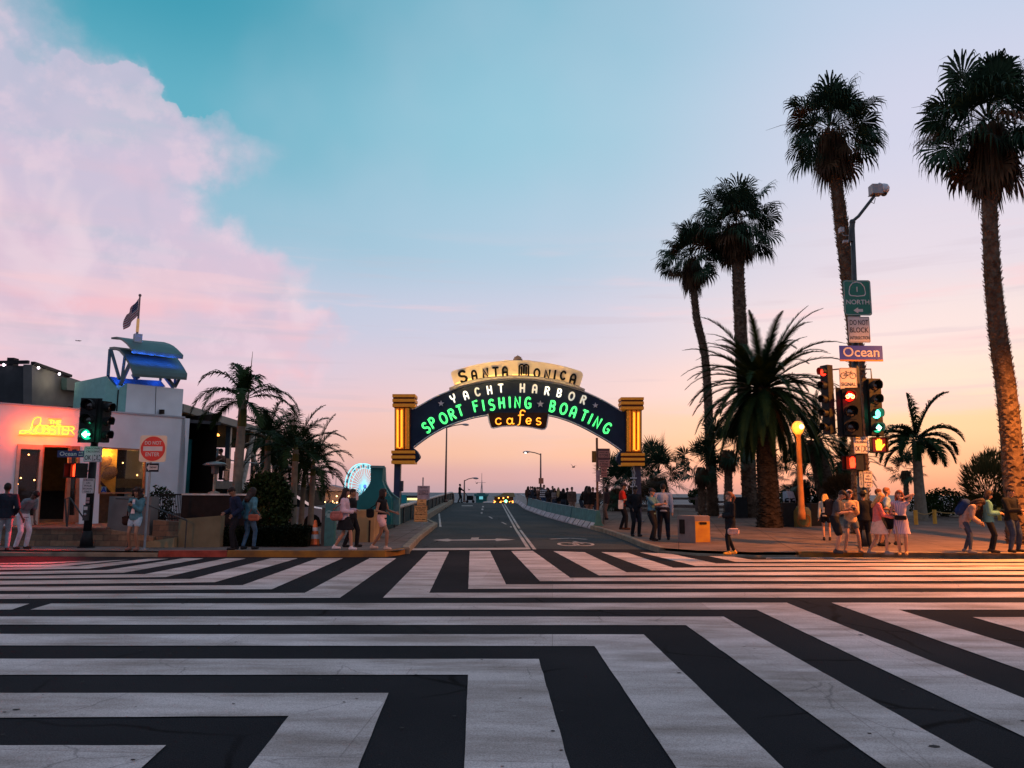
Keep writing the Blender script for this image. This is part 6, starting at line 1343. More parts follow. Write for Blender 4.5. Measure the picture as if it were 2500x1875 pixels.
whl = mat('headlight', (1, .9, .7), .3, em=9, emcol=(1, .75, .4), noise_amt=0); tl = mat('taillight', (1, .1, .05), .3, em=9, emcol=(1, .05, .02), noise_amt=0)
def car(lb, loc, col, rz, lit=None, s=1.0, grp=None):
    t = thing('parked_car' if not lit else 'car', lb, 'car', loc, grp); Mx = Matrix.Rotation(rz, 3, 'Z'); Lc = Vector(loc)
    P = lambda x, y, z: Lc + Mx @ Vector((x, y, z)) * s
    body = [(-2.15, .35), (-2.2, .62), (-2.1, .85), (-1.45, .95), (1.2, .95), (2.0, .82), (2.15, .6), (2.1, .32)]; cab = [(-1.75, .93), (-1.2, 1.42), (.45, 1.45), (1.25, .94)]
    mb = MB(); rows = [[P(x, y_ * (.98 if z > .9 else 1), z) for x, z in body] for y_ in (-.86, .86)]
    mb.prism([P(x, -.86, z) for x, z in body], Mx @ Vector((0, 1.72, 0)) * s); mb.build('body', mat('car_' + str(col[0]), col, .25, metal=.3, noise_amt=.05), t)
    mb = MB(); a = [P(x, -.72, z) for x, z in cab]; c = [P(x, .72, z) for x, z in cab]; b0 = [P(cab[0][0] - .0, -.84, .94), P(cab[3][0], -.84, .94)]; mb.prism([P(x, -.70, z - .0) for x, z in cab], Mx @ Vector((0, 1.40, 0)) * s); gl_ = mb.build('windows', mat('car_glass', (.02, .03, .035), .08, noise_amt=0, spec=.9), t)
    mb = MB(); mb.prism([P(x, -.64, z) for x, z in ((-1.15, 1.44), (.42, 1.47), (.40, 1.50), (-1.1, 1.48))], Mx @ Vector((0, 1.28, 0)) * s); mb.build('roof', mat('car_' + str(col[0]), col), t)
    for x in (-1.35, 1.35):
        for y_ in (-.88, .66): mb = MB(); mb.lathe(P(x, y_, .33), [(.33 * s, 0), (.33 * s, .22 * s)], 14, ax=Mx @ Vector((0, 1, 0))); mb.build('wheel', mat('tyre', (.01, .01, .01), .8), t)
    for y_ in (-.62, .62): mb = MB(); mb.ball(P(2.12, y_, .66), .075 * s, 8); mb.build('headlight', whl if lit else mat('lamp_off', (.4, .4, .4), .2), t); mb = MB(); mb.ball(P(-2.15, y_, .74), .07 * s, 8); mb.build('tail_light', tl if lit else mat('tail_off', (.25, .02, .02), .3), t)
    return t
def fc(u, y, z): p = PD(u, 1215, y); return (p.x, y, z)
car('oncoming car with bright headlights below the harbour office', fc(1165, 118, -1.45), (.18, .17, .16), R(-90), True, grp='cars on the pier')
car('pale car seen from behind right of the oncoming headlights', fc(1192, 112, -1.1), (.45, .43, .44), R(90), None, grp='cars on the pier')
car('dark car with red tail lights left of the lodge lights', fc(1181, 125, -1.8), (.05, .05, .06), R(90), True, grp='cars on the pier')
car('white car parked behind the slim palm trunks at left', (X(700, 33), 33, -.03 + .15), (.5, .5, .52), R(8)); car('grey car parked left of the white car under the bushes', (X(655, 35.5), 35.5, .13), (.22, .23, .25), R(-70))
# ferris wheel
FW = PD(885, 1187, 400); fw = thing('ferris_wheel', 'lit turquoise ferris wheel partly hidden by the teal wall', 'ferris wheel', (FW.x, 400, -6)); Rw = 54 * mpp(400); ax = Vector((math.sin(R(58)), -math.cos(R(58)), 0)); hx = Vector((ax.y, -ax.x, 0)) * -1
wt = mat('wheel_neon', (.6, 1, 1), .3, em=1.1, emcol=(.25, .85, .95), noise_amt=0); wt2 = mat('wheel_glow', (.02, .3, .3), .6, em=.35, emcol=(.05, .7, .75), noise_amt=0)
WPT = lambda r_, a, o=0: FW + hx * (r_ * math.cos(a)) + up * (r_ * math.sin(a)) + ax * o
mb = MB()
for i in range(36): a = 2 * math.pi * i / 36; mb.tube([WPT(Rw * .08, a, 1.2), WPT(Rw * .97, a, 1.2)], .11, 4)
mb.build('spokes', wt, fw); mb = MB()
for o in (1.2, -1.2): mb.tube([WPT(Rw, 2 * math.pi * i / 48, o) for i in range(49)], .26, 5)
mb.tube([WPT(Rw * .8, 2 * math.pi * i / 48, 1.2) for i in range(49)], .12, 4); mb.build('rim', wt, fw)
mb = MB(); mb.lathe(WPT(0, 0, -1.5), [(1.0, 0), (1.0, 3.4), (.1, 3.6)], 14, ax=ax); mb.build('hub', mat('hub_blue', (.05, .1, .6), .3, em=1.2, emcol=(.1, .2, 1), noise_amt=0), fw)
mb = MB()
for i in range(20): a = 2 * math.pi * i / 20; p = WPT(Rw * 1.0, a); mb.lathe(p + Vector((0, 0, -2.0)), [(.3, 0), (.85, .3), (.85, .9), (.3, 1.4), (.9, 1.6), (.1, 2.0)], 8)
build_each(mb, 'gondola', mat('gondola', (.25, .35, .4), .5), fw)
mb = MB()
for s in (-1, 1):
    for q_ in (-1, 1): mb.tube([WPT(0, 0, q_ * 1.7), Vector((FW.x, 400, -8)) + hx * s * 7 + ax * q_ * 2.5], .35, 6)
build_each(mb, 'support_leg', mat('wheel_steel', (.3, .35, .4), .5), fw)
# amusement buildings beyond the parking
am = thing('amusement_hall', 'distant pier amusement hall with rows of warm lights left of the wheel', 'building', PD(800, 1225, 230)); mb = MB(); farbox(mb, 735, 856, 1200, 1270, 230, 10); mb.build('wall', mat('hall_wall', (.25, .16, .14), .8), am)
mb = MB(); mb.prism([PD(740, 1200, 229), PD(800, 1183, 229), PD(858, 1198, 229)], (0, 10, 0)); farbox(mb, 760, 830, 1190, 1202, 231, 6); mb.build('roof', mat('hall_roof', (.32, .22, .22), .8), am)
mb = MB(); rr = random.Random(2)
for i in range(70): mb.ball(PD(736 + rr.random() * 120, 1205 + rr.random() ** .6 * 50, 226), rr.uniform(.12, .3), 6)
mb.ball(PD(819, 1235, 225), 1.0, 10); mb.build('bulbs', mat('far_bulb_warm', (1, .7, .3), .3, em=10, emcol=(1, .58, .22), noise_amt=0), am)
tk = thing('teal_kiosk', 'far teal kiosk behind the left parapet with a lit awning', 'building', PD(985, 1222, 140)); mb = MB(); farbox(mb, 976, 992, 1208, 1240, 140, 4); mb.build('wall', mat('kiosk_teal', (.02, .25, .27), .6), tk); mb = MB(); farbox(mb, 992, 1020, 1210, 1215, 140, 5); mb.build('awning', mat('awning_dark', (.05, .04, .04), .7), tk); mb = MB(); farbox(mb, 994, 1018, 1216, 1221, 141, .5); mb.build('lit_front', mat('kiosk_light', (1, .8, .4), .4, em=1.6, emcol=(1, .75, .3), noise_amt=0), tk)
# birds and a distant aeroplane
bm_ = mat('bird_dark', (.05, .04, .05), .8)
def gull(lb, u, v, y, s):
    c = PD(u, v, y); mb = MB(); d = Vector((.8, .2, -.35)).normalized(); w = Vector((-.5, .5, .6)).normalized()
    mb.ball(c, .13 * s, 8, (2.2, .8, .8)); mb.grid([[c + d * .1 * s, c + w * .5 * s + Vector((0, 0, .1 * s)), c + w * 1.0 * s], [c - d * .12 * s, c + w * .5 * s - d * .12 * s + Vector((0, 0, .1 * s)), c + w * 1.0 * s - d * .05 * s]]); w2 = Vector((w.x * -1, -w.y, w.z * .3)); mb.grid([[c + d * .1 * s, c + w2 * .5 * s + Vector((0, 0, .1 * s)), c + w2 * 1.0 * s], [c - d * .12 * s, c + w2 * .5 * s - d * .12 * s + Vector((0, 0, .1 * s)), c + w2 * 1.0 * s - d * .05 * s]])
    to_origin(tag(mb.build('gull', bm_), lb, 'bird', 'gulls over the pier'), c)
gull('gull flying above the crowd right of the sign lamp', 1400, 1140.5, 120, .9); gull('gull just left of the harbour office', 1145, 1196, 120, .5); gull('gull left of the mast above the office', 1164, 1180, 120, .55)
pc = PD(192, 832, 1500); mb = MB(); mb.ball(pc, 1.0, 8, (6.5, 1, .8)); mb.box(pc + Vector((1, 0, 0)), (1.6, 11, .25), R(20)); mb.box(pc + Vector((-5.5, 0, .9)), (1.4, .3, 1.8)); to_origin(tag(mb.build('aeroplane', bm_), 'tiny aeroplane in the pink sky left of the tower', 'aeroplane'), pc)
# unseen sodium street lamps: right one assumed from its orange light, left one added
for lb, x, y, z, tg, e, sz in (('assumed unseen sodium street lamp on the right hand corner', 18.6, 18.6, 9.0, (14.5, 20.5, 0), 24000, 124), ('added unseen sodium street lamp behind the viewer on the left', -13.0, -3.0, 9.5, (-6.3, 20.5, .6), 6500, 25)):
    t = thing('street_lamp', lb, 'street lamp', (x, y, .1)); mb = MB(); mb.tube([(x, y, .1), (x, y, z)], [.12, .07], 10); mb.tube([(x, y, z), (x - .8, y + .3, z + .25), (x - 1.8, y + .6, z + .2)], .05, 8); mb.build('pole', polem, t); mb = MB(); mb.ball((x - 2.0, y + .65, z + .16), .3, 10, (1.2, .6, .4)); mb.build('lamp_head', galv, t)  # out of view
    spot((x - 2.0, y + .65, z + .0), tg, (1, .28, .028), e, sz, .55, .25)
# ---------------------------------------------------------------- palms and planting
def leafmat(name, c, c2, rough=.55):
    m = mat(name, c, rough, col2=c2, nscale=1.6, spec=.15); return m
fan_g = leafmat('fan_leaf_green', (.012, .030, .020), (.030, .060, .030)); fan_b = leafmat('dead_leaf_brown', (.040, .022, .014), (.095, .055, .028))
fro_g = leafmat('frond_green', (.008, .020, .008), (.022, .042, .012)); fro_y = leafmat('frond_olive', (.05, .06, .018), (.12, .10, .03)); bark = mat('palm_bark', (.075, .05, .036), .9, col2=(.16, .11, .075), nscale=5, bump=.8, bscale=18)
barkg = mat('smooth_palm_bark', (.14, .12, .09), .8, col2=(.22, .18, .13), nscale=6, bump=.4, bscale=30)
def rot_to(d, rr):
    d = Vector(d).normalized(); u = Vector((0, 0, 1)) if abs(d.z) < .97 else Vector((1, 0, 0)); x = d.cross(u).normalized(); y = x.cross(d); return x, y
def fan(mb, o, d, size, rr, droop=.5, nseg=24, span=118, stiff=False):
    """one fan leaf: curved petiole, pleated half disc of pointed segments whose tips hang"""
    d = Vector(d).normalized(); x, y = rot_to(d, rr)
    if y.z < 0: y = -y
    pl = size * rr.uniform(.55, 1.25); mid = o + d * pl * .5 + Vector((0, 0, -.02)); b_ = o + d * pl + Vector((0, 0, -.12 * pl * droop))
    dd = (b_ - mid).normalized(); w = .022 * size
    mb.add([o - x * w, o + x * w, mid + x * w * .8, mid - x * w * .8, b_ + x * w * .6, b_ - x * w * .6], [(0, 1, 2, 3), (3, 2, 4, 5)])
    ln = size * rr.uniform(.8, 1.0); roll = rr.uniform(-1.1, 1.1); x2 = (x * math.cos(roll) + y * math.sin(roll)); y2 = (y * math.cos(roll) - x * math.sin(roll))
    for i in range(nseg):
        a = R(-span + 2 * span * (i + .5) / nseg + rr.uniform(-2, 2)); sd = dd * math.cos(a) + x2 * math.sin(a); sd = (sd + y2 * (.10 if i % 2 else -.02)).normalized()
        L_ = ln * (1 - .28 * abs(a) / R(span)) * rr.uniform(.9, 1.08); hw = L_ * math.sin(R(span / nseg)) * .60; n_ = (sd.cross(y2)).normalized()
        p1 = b_ + sd * L_ * .55; g = Vector((0, 0, -1)); hang = droop * rr.uniform(.6, 1.3); p2 = p1 + (sd * (1 - .45 * hang) + g * .55 * hang).normalized() * L_ * .25; p3 = p2 + (sd * (1 - .9 * hang) * .6 + g * hang).normalized() * L_ * .26
        mb.add([b_, p1 + n_ * hw, p1 - n_ * hw, p2 + n_ * hw * .45, p2 - n_ * hw * .45, p3], [(0, 2, 1), (1, 2, 4, 3), (3, 4, 5)])
def trunk_mesh(pts, rad, m, root, rough=True, seed=1, n=12):
    rr = random.Random(seed); mb = MB(); P = []; k = 26
    def at(t):
        s = t * (len(pts) - 1); i = min(int(s), len(pts) - 2); f = s - i
        a = pts[max(i - 1, 0)]; b2 = pts[i]; c = pts[i + 1]; d = pts[min(i + 2, len(pts) - 1)]
        return .5 * ((2 * b2) + (c - a) * f + (2 * a - 5 * b2 + 4 * c - d) * f * f + (3 * b2 - a - 3 * c + d) * f ** 3)
    def ra(t):
        s = t * (len(rad) - 1); i = min(int(s), len(rad) - 2); return rad[i] + (rad[i + 1] - rad[i]) * (s - i)
    P = [at(i / k) for i in range(k + 1)]; mb.tube(P, [ra(i / k) for i in range(k + 1)], n)
    if rough:
        L_ = sum((P[i + 1] - P[i]).length for i in range(k)); nr = int(L_ / .085); 
        for j in range(nr):
            t = j / nr
            if rough == 2 and t < .35: continue
            c = at(t); r = ra(t); ax_ = (at(min(1, t + .01)) - at(max(0, t - .01))).normalized(); x, y = rot_to(ax_, rr)
            m_ = 9
            for q_ in range(m_):
                a = 6.283 * (q_ + .5 * (j % 2)) / m_ + rr.uniform(-.15, .15); o_ = x * math.cos(a) + y * math.sin(a); tt = x * -math.sin(a) + y * math.cos(a); w = r * .32
                if rr.random() < .2: continue
                p = c + o_ * r * .93; tip = c + o_ * (r * 1.0 + rr.uniform(.03, .085)) + ax_ * rr.uniform(.07, .15)
                mb.add([p - tt * w, p + tt * w, tip + tt * w * .3, tip - tt * w * .3, p + ax_ * .10], [(0, 1, 2, 3), (3, 2, 4)])
    o = mb.build('trunk', m, root); return o
def fanpalm(label, base, crown, rad, size, seed, nfan=46, skirt=16, el0=-30, group='tall fan palms in the plaza', mid=None, rough=True, stems=3, bow=0, trunkm=None, droop=.72, skl=1.0):
    rr = random.Random(seed); base = Vector(base); crown = Vector(crown)
    root = thing('fan_palm', label, 'palm tree', base, group)
    pts = [base + Vector((0, 0, -.1))] + ([Vector(m_) for m_ in mid] if mid else [base.lerp(crown, .35) + Vector((bow, 0, 0)), base.lerp(crown, .7) + Vector((bow * .6, 0, 0))]) + [crown + Vector((0, 0, -.1))]
    trunk_mesh(pts, rad, trunkm or bark, root, rough, seed)
    cm = MB(); sk = MB(); ga = 2.399963
    for i in range(nfan):
        t = (i + .5) / nfan; e = R(82 - t * (82 - el0) + rr.uniform(-9, 9)); a = i * ga + rr.uniform(-.25, .25)
        d = Vector((math.cos(e) * math.cos(a), math.cos(e) * math.sin(a), math.sin(e))); o = crown + d * .12 + Vector((0, 0, .25 * (1 - t)))
        fan(cm.m(1 if t > .45 and rr.random() < .16 else 0), o, d, size * rr.uniform(.85, 1.12), rr, droop * (.9 + .6 * t), nseg=30 if size > 1 else 20)
    co = cm.build('crown', [fan_g, fro_y if False else fan_b], root)
    for i in range(skirt):
        a = i * ga; e = R(rr.uniform(-72, -48)); d = Vector((math.cos(e) * math.cos(a), math.cos(e) * math.sin(a), math.sin(e))); o = crown + Vector((0, 0, -.15 - rr.random() * .5 * skl))
        fan(sk, o, d, size * rr.uniform(.40, .60) * skl, rr, 1.2, nseg=18)
    if skirt: 
        r0 = rad[-1]; k = 40                  # shaggy hanging thatch close round the trunk
        for i in range(int(420 * skl)):
            a = rr.uniform(0, 6.283); z = crown.z - rr.uniform(0, 1.0) * skl; rr0 = r0 * rr.uniform(.9, 2.3); o = Vector((crown.x + math.cos(a) * rr0, crown.y + math.sin(a) * rr0, z)); l_ = rr.uniform(.5, 1.0) * skl; w = .045
            tt = Vector((-math.sin(a), math.cos(a), 0)); e_ = Vector((math.cos(a) * .25, math.sin(a) * .25, -1)) * l_; sk.add([o - tt * w, o + tt * w, o + e_ + tt * w * .5, o + e_ * 1.15], [(0, 1, 2, 3)])
        sk.build('dead_frond_skirt', fan_b, root)
    if stems:
        st = MB()
        for i in range(stems):
            a = rr.uniform(0, 6.283); e = R(rr.uniform(15, 50)); d = Vector((math.cos(e) * math.cos(a), math.cos(e) * math.sin(a), math.sin(e))); P = [crown + d * size * 2.5 * t + Vector((0, 0, -size * 1.1 * t * t)) for t in (0, .25, .5, .75, 1)]; st.tube(P, [.02, .018, .014, .01, .004], 4)
        st.build('flower_stalk', fro_y, root)
    return root
def frond(mb, o, d, L_, rr, droop, width, nl=34, sub=9, sag=.35, flat=.35):
    """one feather leaf: arching midrib with paired leaflets"""
    d = Vector(d).normalized(); x, y = rot_to(d, rr); P = []; p = Vector(o); cur = d.copy(); st = L_ / sub
    for i in range(sub + 1):
        P.append(p.copy()); p = p + cur * st; cur = (cur + Vector((0, 0, -1)) * droop * (.4 + 1.1 * i / sub) / sub * 2).normalized()
    for i in range(sub):
        w = .030 * L_ / 2.5 * (1 - .75 * i / sub); w2 = .030 * L_ / 2.5 * (1 - .75 * (i + 1) / sub); mb.add([P[i] - x * w, P[i] + x * w, P[i + 1] + x * w2, P[i + 1] - x * w2], [(0, 1, 2, 3)])
        mb.add([P[i] - y * w * .6, P[i] + y * w * .6, P[i + 1] + y * w2 * .6, P[i + 1] - y * w2 * .6], [(0, 1, 2, 3)])
    for j in range(nl):
        t = .10 + .9 * (j + .5) / nl; s = t * sub; i = min(int(s), sub - 1); c = P[i].lerp(P[i + 1], s - i); ax_ = (P[i + 1] - P[i]).normalized(); sx = ax_.cross(Vector((0, 0, 1))); sx = sx.normalized() if sx.length > .05 else x
        n_ = sx.cross(ax_)
        ll = width * (math.sin(math.pi * min(1, t * .86 + .13)) ** .6) * rr.uniform(.85, 1.1)
        for s_ in (-1, 1):
            dr = (sx * s_ * (1 - .4 * t) + ax_ * (.55 + .5 * t) + n_ * flat * rr.uniform(.5, 1.2)).normalized(); m_ = c + dr * ll * .5; e = m_ + (dr + Vector((0, 0, -1)) * sag * rr.uniform(.6, 1.4)).normalized() * ll * .5; w = .018 * (width / .5) + (.013 if flat == .25 else .003 if flat == .5 else .009)
            ww = ax_ * w; mb.add([c - ww, c + ww, m_ + ww * .8, m_ - ww * .8, e], [(0, 1, 2, 3), (3, 2, 4)])
def featherpalm(label, base, crown, rad, L_, seed, n=46, width=.5, el=(82, -45), droop=.7, group=None, name='feather_palm', m=None, trunkm=None, sag=.35, rough=True, nl=34, dirs=None, flat=.35, shaft=None, mids=None, dead=0):
    rr = random.Random(seed); base = Vector(base); crown = Vector(crown); root = thing(name, label, 'palm tree', base, group)
    trunk_mesh([base + Vector((0, 0, -.1))] + ([Vector(q_) for q_ in mids] if mids else [base.lerp(crown, .5)]) + [crown], rad, trunkm or bark, root, rough, seed)
    mb = MB(); ga = 2.399963
    if dirs is None:
        for i in range(n):
            t = (i + .5) / n; e = R(el[0] + (el[1] - el[0]) * t + rr.uniform(-7, 7)); a = i * ga + rr.uniform(-.2, .2); d = Vector((math.cos(e) * math.cos(a), math.cos(e) * math.sin(a), math.sin(e)))
            frond(mb, crown + d * .15, d, L_ * rr.uniform(.85, 1.1) * (1 - .12 * t), rr, droop * (.6 + .5 * t) * rr.uniform(.8, 1.2), width, nl, sag=sag, flat=flat)
    else:
        for (ax_, ay, az_, l_, dr) in dirs: frond(mb, crown + Vector((ax_, ay, az_)).normalized() * .1, (ax_, ay, az_), l_ * (1.12 if flat == .5 else 1), rr, dr, width, nl, sag=sag, flat=flat)
    mb.build('crown', m or fro_g, root)
    if shaft:
        s = MB(); s.tube([crown - Vector((0, 0, shaft)), crown - Vector((0, 0, shaft * .4)), crown + Vector((0, 0, .25))], [rad[-1] * 1.15, rad[-1] * 1.05, rad[-1] * .4], 10); s.build('crownshaft', fro_y, root)
    if dead:
        s = MB()
        for i in range(dead): a = rr.uniform(0, 6.283); d = Vector((math.cos(a) * .5, math.sin(a) * .5, -.75)); frond(s, crown, d, L_ * .6, rr, .5, width * .7, 20)
        s.build('dead_fronds', fan_b, root)
    return root
def gy(u, v, y=None): return G(u, v, .15)
def on(u, y, z=None): p = PD(u, 1200, y); return Vector((p.x, y, .15 + rise(min(y, 66)) if z is None else z))
# the four tall ones
b3 = on(2095, 30); fanpalm('tall fan palm just left of the camera arm of the signal mast', b3, PD(2028, 322, 30), [.34, .28, .25, .23, .25], 1.22, 11, nfan=60, skirt=22, mid=[PD(2093, 900, 30), PD(2065, 640, 30), PD(2048, 500, 30)], el0=-42, skl=1.3)
b4 = on(2478, 25.5); fanpalm('tallest fan palm at the right edge with an orange lit trunk', b4, PD(2412, 305, 25.5), [.36, .31, .28, .25, .23, .24], 1.34, 12, nfan=66, skirt=26, mid=[PD(2462, 1000, 25.5), PD(2435, 800, 25.5), PD(2419, 600, 25.5)], el0=-42, skl=1.5)
b1 = on(1738, 44); fanpalm('slender fan palm at the left of the pair, trunk lit orange at its foot', b1, PD(1688, 632, 44), [.36, .26, .22, .20, .20], 1.28, 13, nfan=48, skirt=20, mid=[PD(1733, 1080, 44), PD(1722, 880, 44), PD(1700, 770, 44)], el0=-38, skl=1.15)
b2 = on(1830, 42.5); fanpalm('taller fan palm of the pair, its trunk passing behind the feather palm', b2, PD(1797, 548, 42.5), [.44, .38, .34, .33, .34], 1.5, 14, nfan=58, skirt=24, mid=[PD(1824, 1080, 42.5), PD(1812, 880, 42.5), PD(1805, 730, 42.5)], el0=-40, skl=1.3)
# big date palm
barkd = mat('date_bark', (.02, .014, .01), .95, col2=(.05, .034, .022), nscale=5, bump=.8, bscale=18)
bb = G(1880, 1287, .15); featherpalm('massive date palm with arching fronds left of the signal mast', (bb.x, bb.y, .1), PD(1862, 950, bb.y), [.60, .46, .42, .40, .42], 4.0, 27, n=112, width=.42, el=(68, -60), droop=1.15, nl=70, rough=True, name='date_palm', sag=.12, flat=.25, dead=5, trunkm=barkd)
featherpalm('second date palm with a leaning trunk, dark behind the signal heads', on(2030, 44), PD(1988, 1075, 44), [.55, .5, .42], 3.2, 22, n=50, width=.38, el=(80, -50), droop=.85, nl=44, name='date_palm', sag=.15, flat=.25)
featherpalm('low bushy date palm filling the dark space under the bicycle signal', on(2060, 50), PD(2060, 1130, 50), [.5, .45, .4], 3.0, 23, n=44, width=.4, el=(80, -40), droop=.8, nl=40, name='date_palm', sag=.15, flat=.25)
# queen palm
ql_ = on(2245, 40.5); featherpalm('queen palm with drooping plumes right of the signal mast', (ql_.x, ql_.y, .15), PD(2236, 1077, 40.5), [.40, .29, .24, .22, .20], 2.5, 24, width=.80, droop=1.2, nl=80, rough=False, name='queen_palm', sag=.8, trunkm=barkg, m=fro_y if False else fro_g, flat=.5,
    dirs=[(.30, -.1, 1, 2.7, .9), (-.08, .1, 1, 2.2, .1), (-.75, -.3, .75, 2.3, 1.5), (.7, -.3, .7, 2.3, 1.5), (.1, .8, .6, 2.2, 1.4), (.7, .5, .0, 2.0, 1.2), (-.9, .1, .6, 2.4, 1.5), (-.7, -.6, .35, 2.1, 1.6), (.9, .1, .45, 2.4, 1.5), (.8, -.5, .1, 2.0, 1.6), (.5, .7, .5, 2.2, 1.5), (-.6, .7, .4, 2.2, 1.5), (-.95, 0, .1, 2.1, 1.4), (.3, -.9, .1, 1.8, 1.5), (-.4, -.8, .0, 1.7, 1.4), (.9, .2, -.2, 1.9, 1.0), (-.8, .2, -.25, 1.8, 1.0)])
# small fan palms near the cliff
def sfan(lb, u, y, vc, size, seed, r=.16, n=26, skirt=5): fanpalm(lb, on(u, y), PD(u + .3, vc, y), [r * 1.3, r, r * .9], size, seed, nfan=n, skirt=skirt, el0=-50, group='small fan palms near the cliff edge', rough=True, stems=0, droop=.2, skl=.7)
sfan('small fan palm with ragged trunk between the two lit columns', 1777, 41, 1098, .95, 31, .2, 30, 8); sfan('short fan palm leaning against the slender lit trunk', 1712, 43, 1140, .8, 32, .18); sfan('far fan palm silhouetted left of the queen palm', 2211, 70, 1148, .95, 33, .2, 24, 3)
sfan('fan palm clump right of the arch post', 1607, 52, 1165, 1.25, 34, .3, 38, 8); sfan('spiky low fan palm left of the arch post', 1512, 50, 1192, 1.15, 35, .3, 34, 4); sfan('fan palm behind the arch post itself', 1552, 54, 1178, 1.1, 36, .28, 30, 5); sfan('low fan palm at the foot of the date palm, right side', 1955, 46, 1170, 1.1, 37, .25, 28, 4)
# left group: king palms
kp = on(577, 25.5, .3); featherpalm('king palm with drooping fronds in front of the dining terrace', kp, PD(594, 975, 25.5), [.19, .16, .14, .13], 2.0, 41, width=.52, droop=1.2, nl=34, rough=False, name='king_palm', sag=.9, trunkm=barkg, flat=.2, shaft=.9, mids=[PD(583, 1130, 25.5)],
    dirs=[(-.45, -.2, 1, 1.9, 1.9), (-.2, .2, 1, 1.5, 1.0), (-.85, -.1, .55, 2.1, 1.9), (-.95, .1, .05, 1.9, 1.4), (-.5, -.7, .5, 1.8, 1.8), (.25, -.2, 1, 1.5, 2.4), (.9, .1, .55, 2.2, 1.6), (.85, .1, .25, 2.1, 1.3), (.15, -.6, .5, 1.6, 2.2), (.45, .4, .7, 1.7, 1.8), (.08, .1, 1, 1.0, .2), (-.3, .7, .6, 1.8, 1.5), (.4, -.3, -.2, 1.4, .9), (-.6, .3, -.1, 1.7, 1.0)])
mb = MB(); sp_ = PD(604, 985, 25.5); mb.tube([sp_, PD(611, 915, 25.5), PD(617, 858, 25.5)], [.03, .02, .006], 5); mb.build('spear_leaf', fro_y, [o for o in COL.objects if o.name.startswith('king_palm')][0])
sl_ = on(622, 26.5, .3)
for lb, u, y, vc, L2, sd_, th in (('king palm with a leaning trunk behind the drooping one', 655, 29, 1075, 1.5, 42, .12), ('middle king palm of the left clump in front of the far lights', 722, 27, 1098, 1.95, 43, .11), ('king palm nearest the walking women on the left', 765, 29, 1135, 1.8, 44, .10), ('low bushy king palm left of the traffic cone', 742, 31, 1165, 1.7, 45, .10), ('feathery low palm under the terrace roof end', 688, 31.5, 1125, 1.6, 46, .10)):
    featherpalm(lb, on(u - 4, y, .1), PD(u, vc, y), [th * 1.3, th, th * .9], L2, sd_, n=20, width=.45, el=(80, -15), droop=1.25, nl=28, rough=False, name='king_palm', sag=.6, trunkm=barkg, group='king palms beside the pier approach', shaft=.4)
# shrubs: leaf clouds
def shrub(label, blobs, seed, m, n=1400, leaf=.09, name='shrub', group=None, spiky=0, cat='shrub', stuff=False, stem=True):
    rr = random.Random(seed); c0 = Vector(blobs[0][0]); z0 = min(c[2] - r[2] for c, r in blobs); root = thing(name, label, cat, (c0.x, c0.y, z0), group)
    mb = MB(); tot = sum(r[0] * r[2] for c, r in blobs)
    for c, r in blobs:
        k = int(n * r[0] * r[2] / tot)
        for i in range(k):
            d = Vector((rr.gauss(0, 1), rr.gauss(0, 1), rr.gauss(0, 1))).normalized(); q_ = rr.uniform(.35, 1.0) ** .5 * (1 + .25 * noise.noise(d * 3 + Vector((seed, 0, 0))))
            p = Vector(c) + Vector((d.x * r[0], d.y * r[1], d.z * r[2])) * q_; a = Vector((rr.gauss(0, 1), rr.gauss(0, 1), rr.gauss(0, .8) + .4)).normalized()
            if spiky: a = (d + Vector((0, 0, .9)) + a * .35).normalized(); l_ = leaf * rr.uniform(2.5, 5)
            else: l_ = leaf * rr.uniform(.7, 1.5)
            s = a.cross(Vector((rr.random(), rr.random(), rr.random()))).normalized() * leaf * (.16 if spiky else .42)
            mb.add([p - s * .5, p + s * .5, p + a * l_ * .5 + s, p + a * l_, p + a * l_ * .5 - s], [(0, 1, 2, 3, 4)])
    mb.build('foliage', m, root)
    if stem:
        s = MB()
        for i in range(5): a = i * 1.3; s.tube([(c0.x + .1 * math.cos(a), c0.y + .1 * math.sin(a), z0), (c0.x + blobs[0][1][0] * .5 * math.cos(a), c0.y + .4 * math.sin(a), c0.z)], [.05, .02], 5)
        s.build('stem', bark, root)
    return root
shg = leafmat('shrub_green', (.010, .022, .008), (.03, .05, .014)); shy = leafmat('shrub_olive', (.05, .05, .012), (.12, .09, .03)); hed = leafmat('hedge_dark', (.006, .010, .005), (.014, .020, .009))
def bl2(u0, u1, v0, v1, y, d=None): a = PD(u0, v0, y); c = PD(u1, v1, y); return ((a + c) / 2, (abs(c.x - a.x) / 2, d or abs(c.x - a.x) / 2, abs(a.z - c.z) / 2))
shrub('dense dark tree like bush right of the dark screen', [bl2(612, 700, 1150, 1255, 25), bl2(640, 712, 1180, 1290, 26), bl2(600, 650, 1165, 1230, 26), bl2(620, 700, 1240, 1330, 24.6, .8)], 51, shg, 6500, .10)
shrub('yellowish bush above the hedge behind the couple', [bl2(622, 660, 1235, 1300, 24.5, .5)], 52, shy, 700, .07)
YH = YB + .3
hd_ = thing('hedge', 'dark clipped hedge behind the kerb between the couple and the cone', 'hedge', on(680, YH)); mb = MB(); rr = random.Random(9)
hx0, hx1, hz1 = X(556, YH), X(762, YH), PD(0, 1290, YH).z
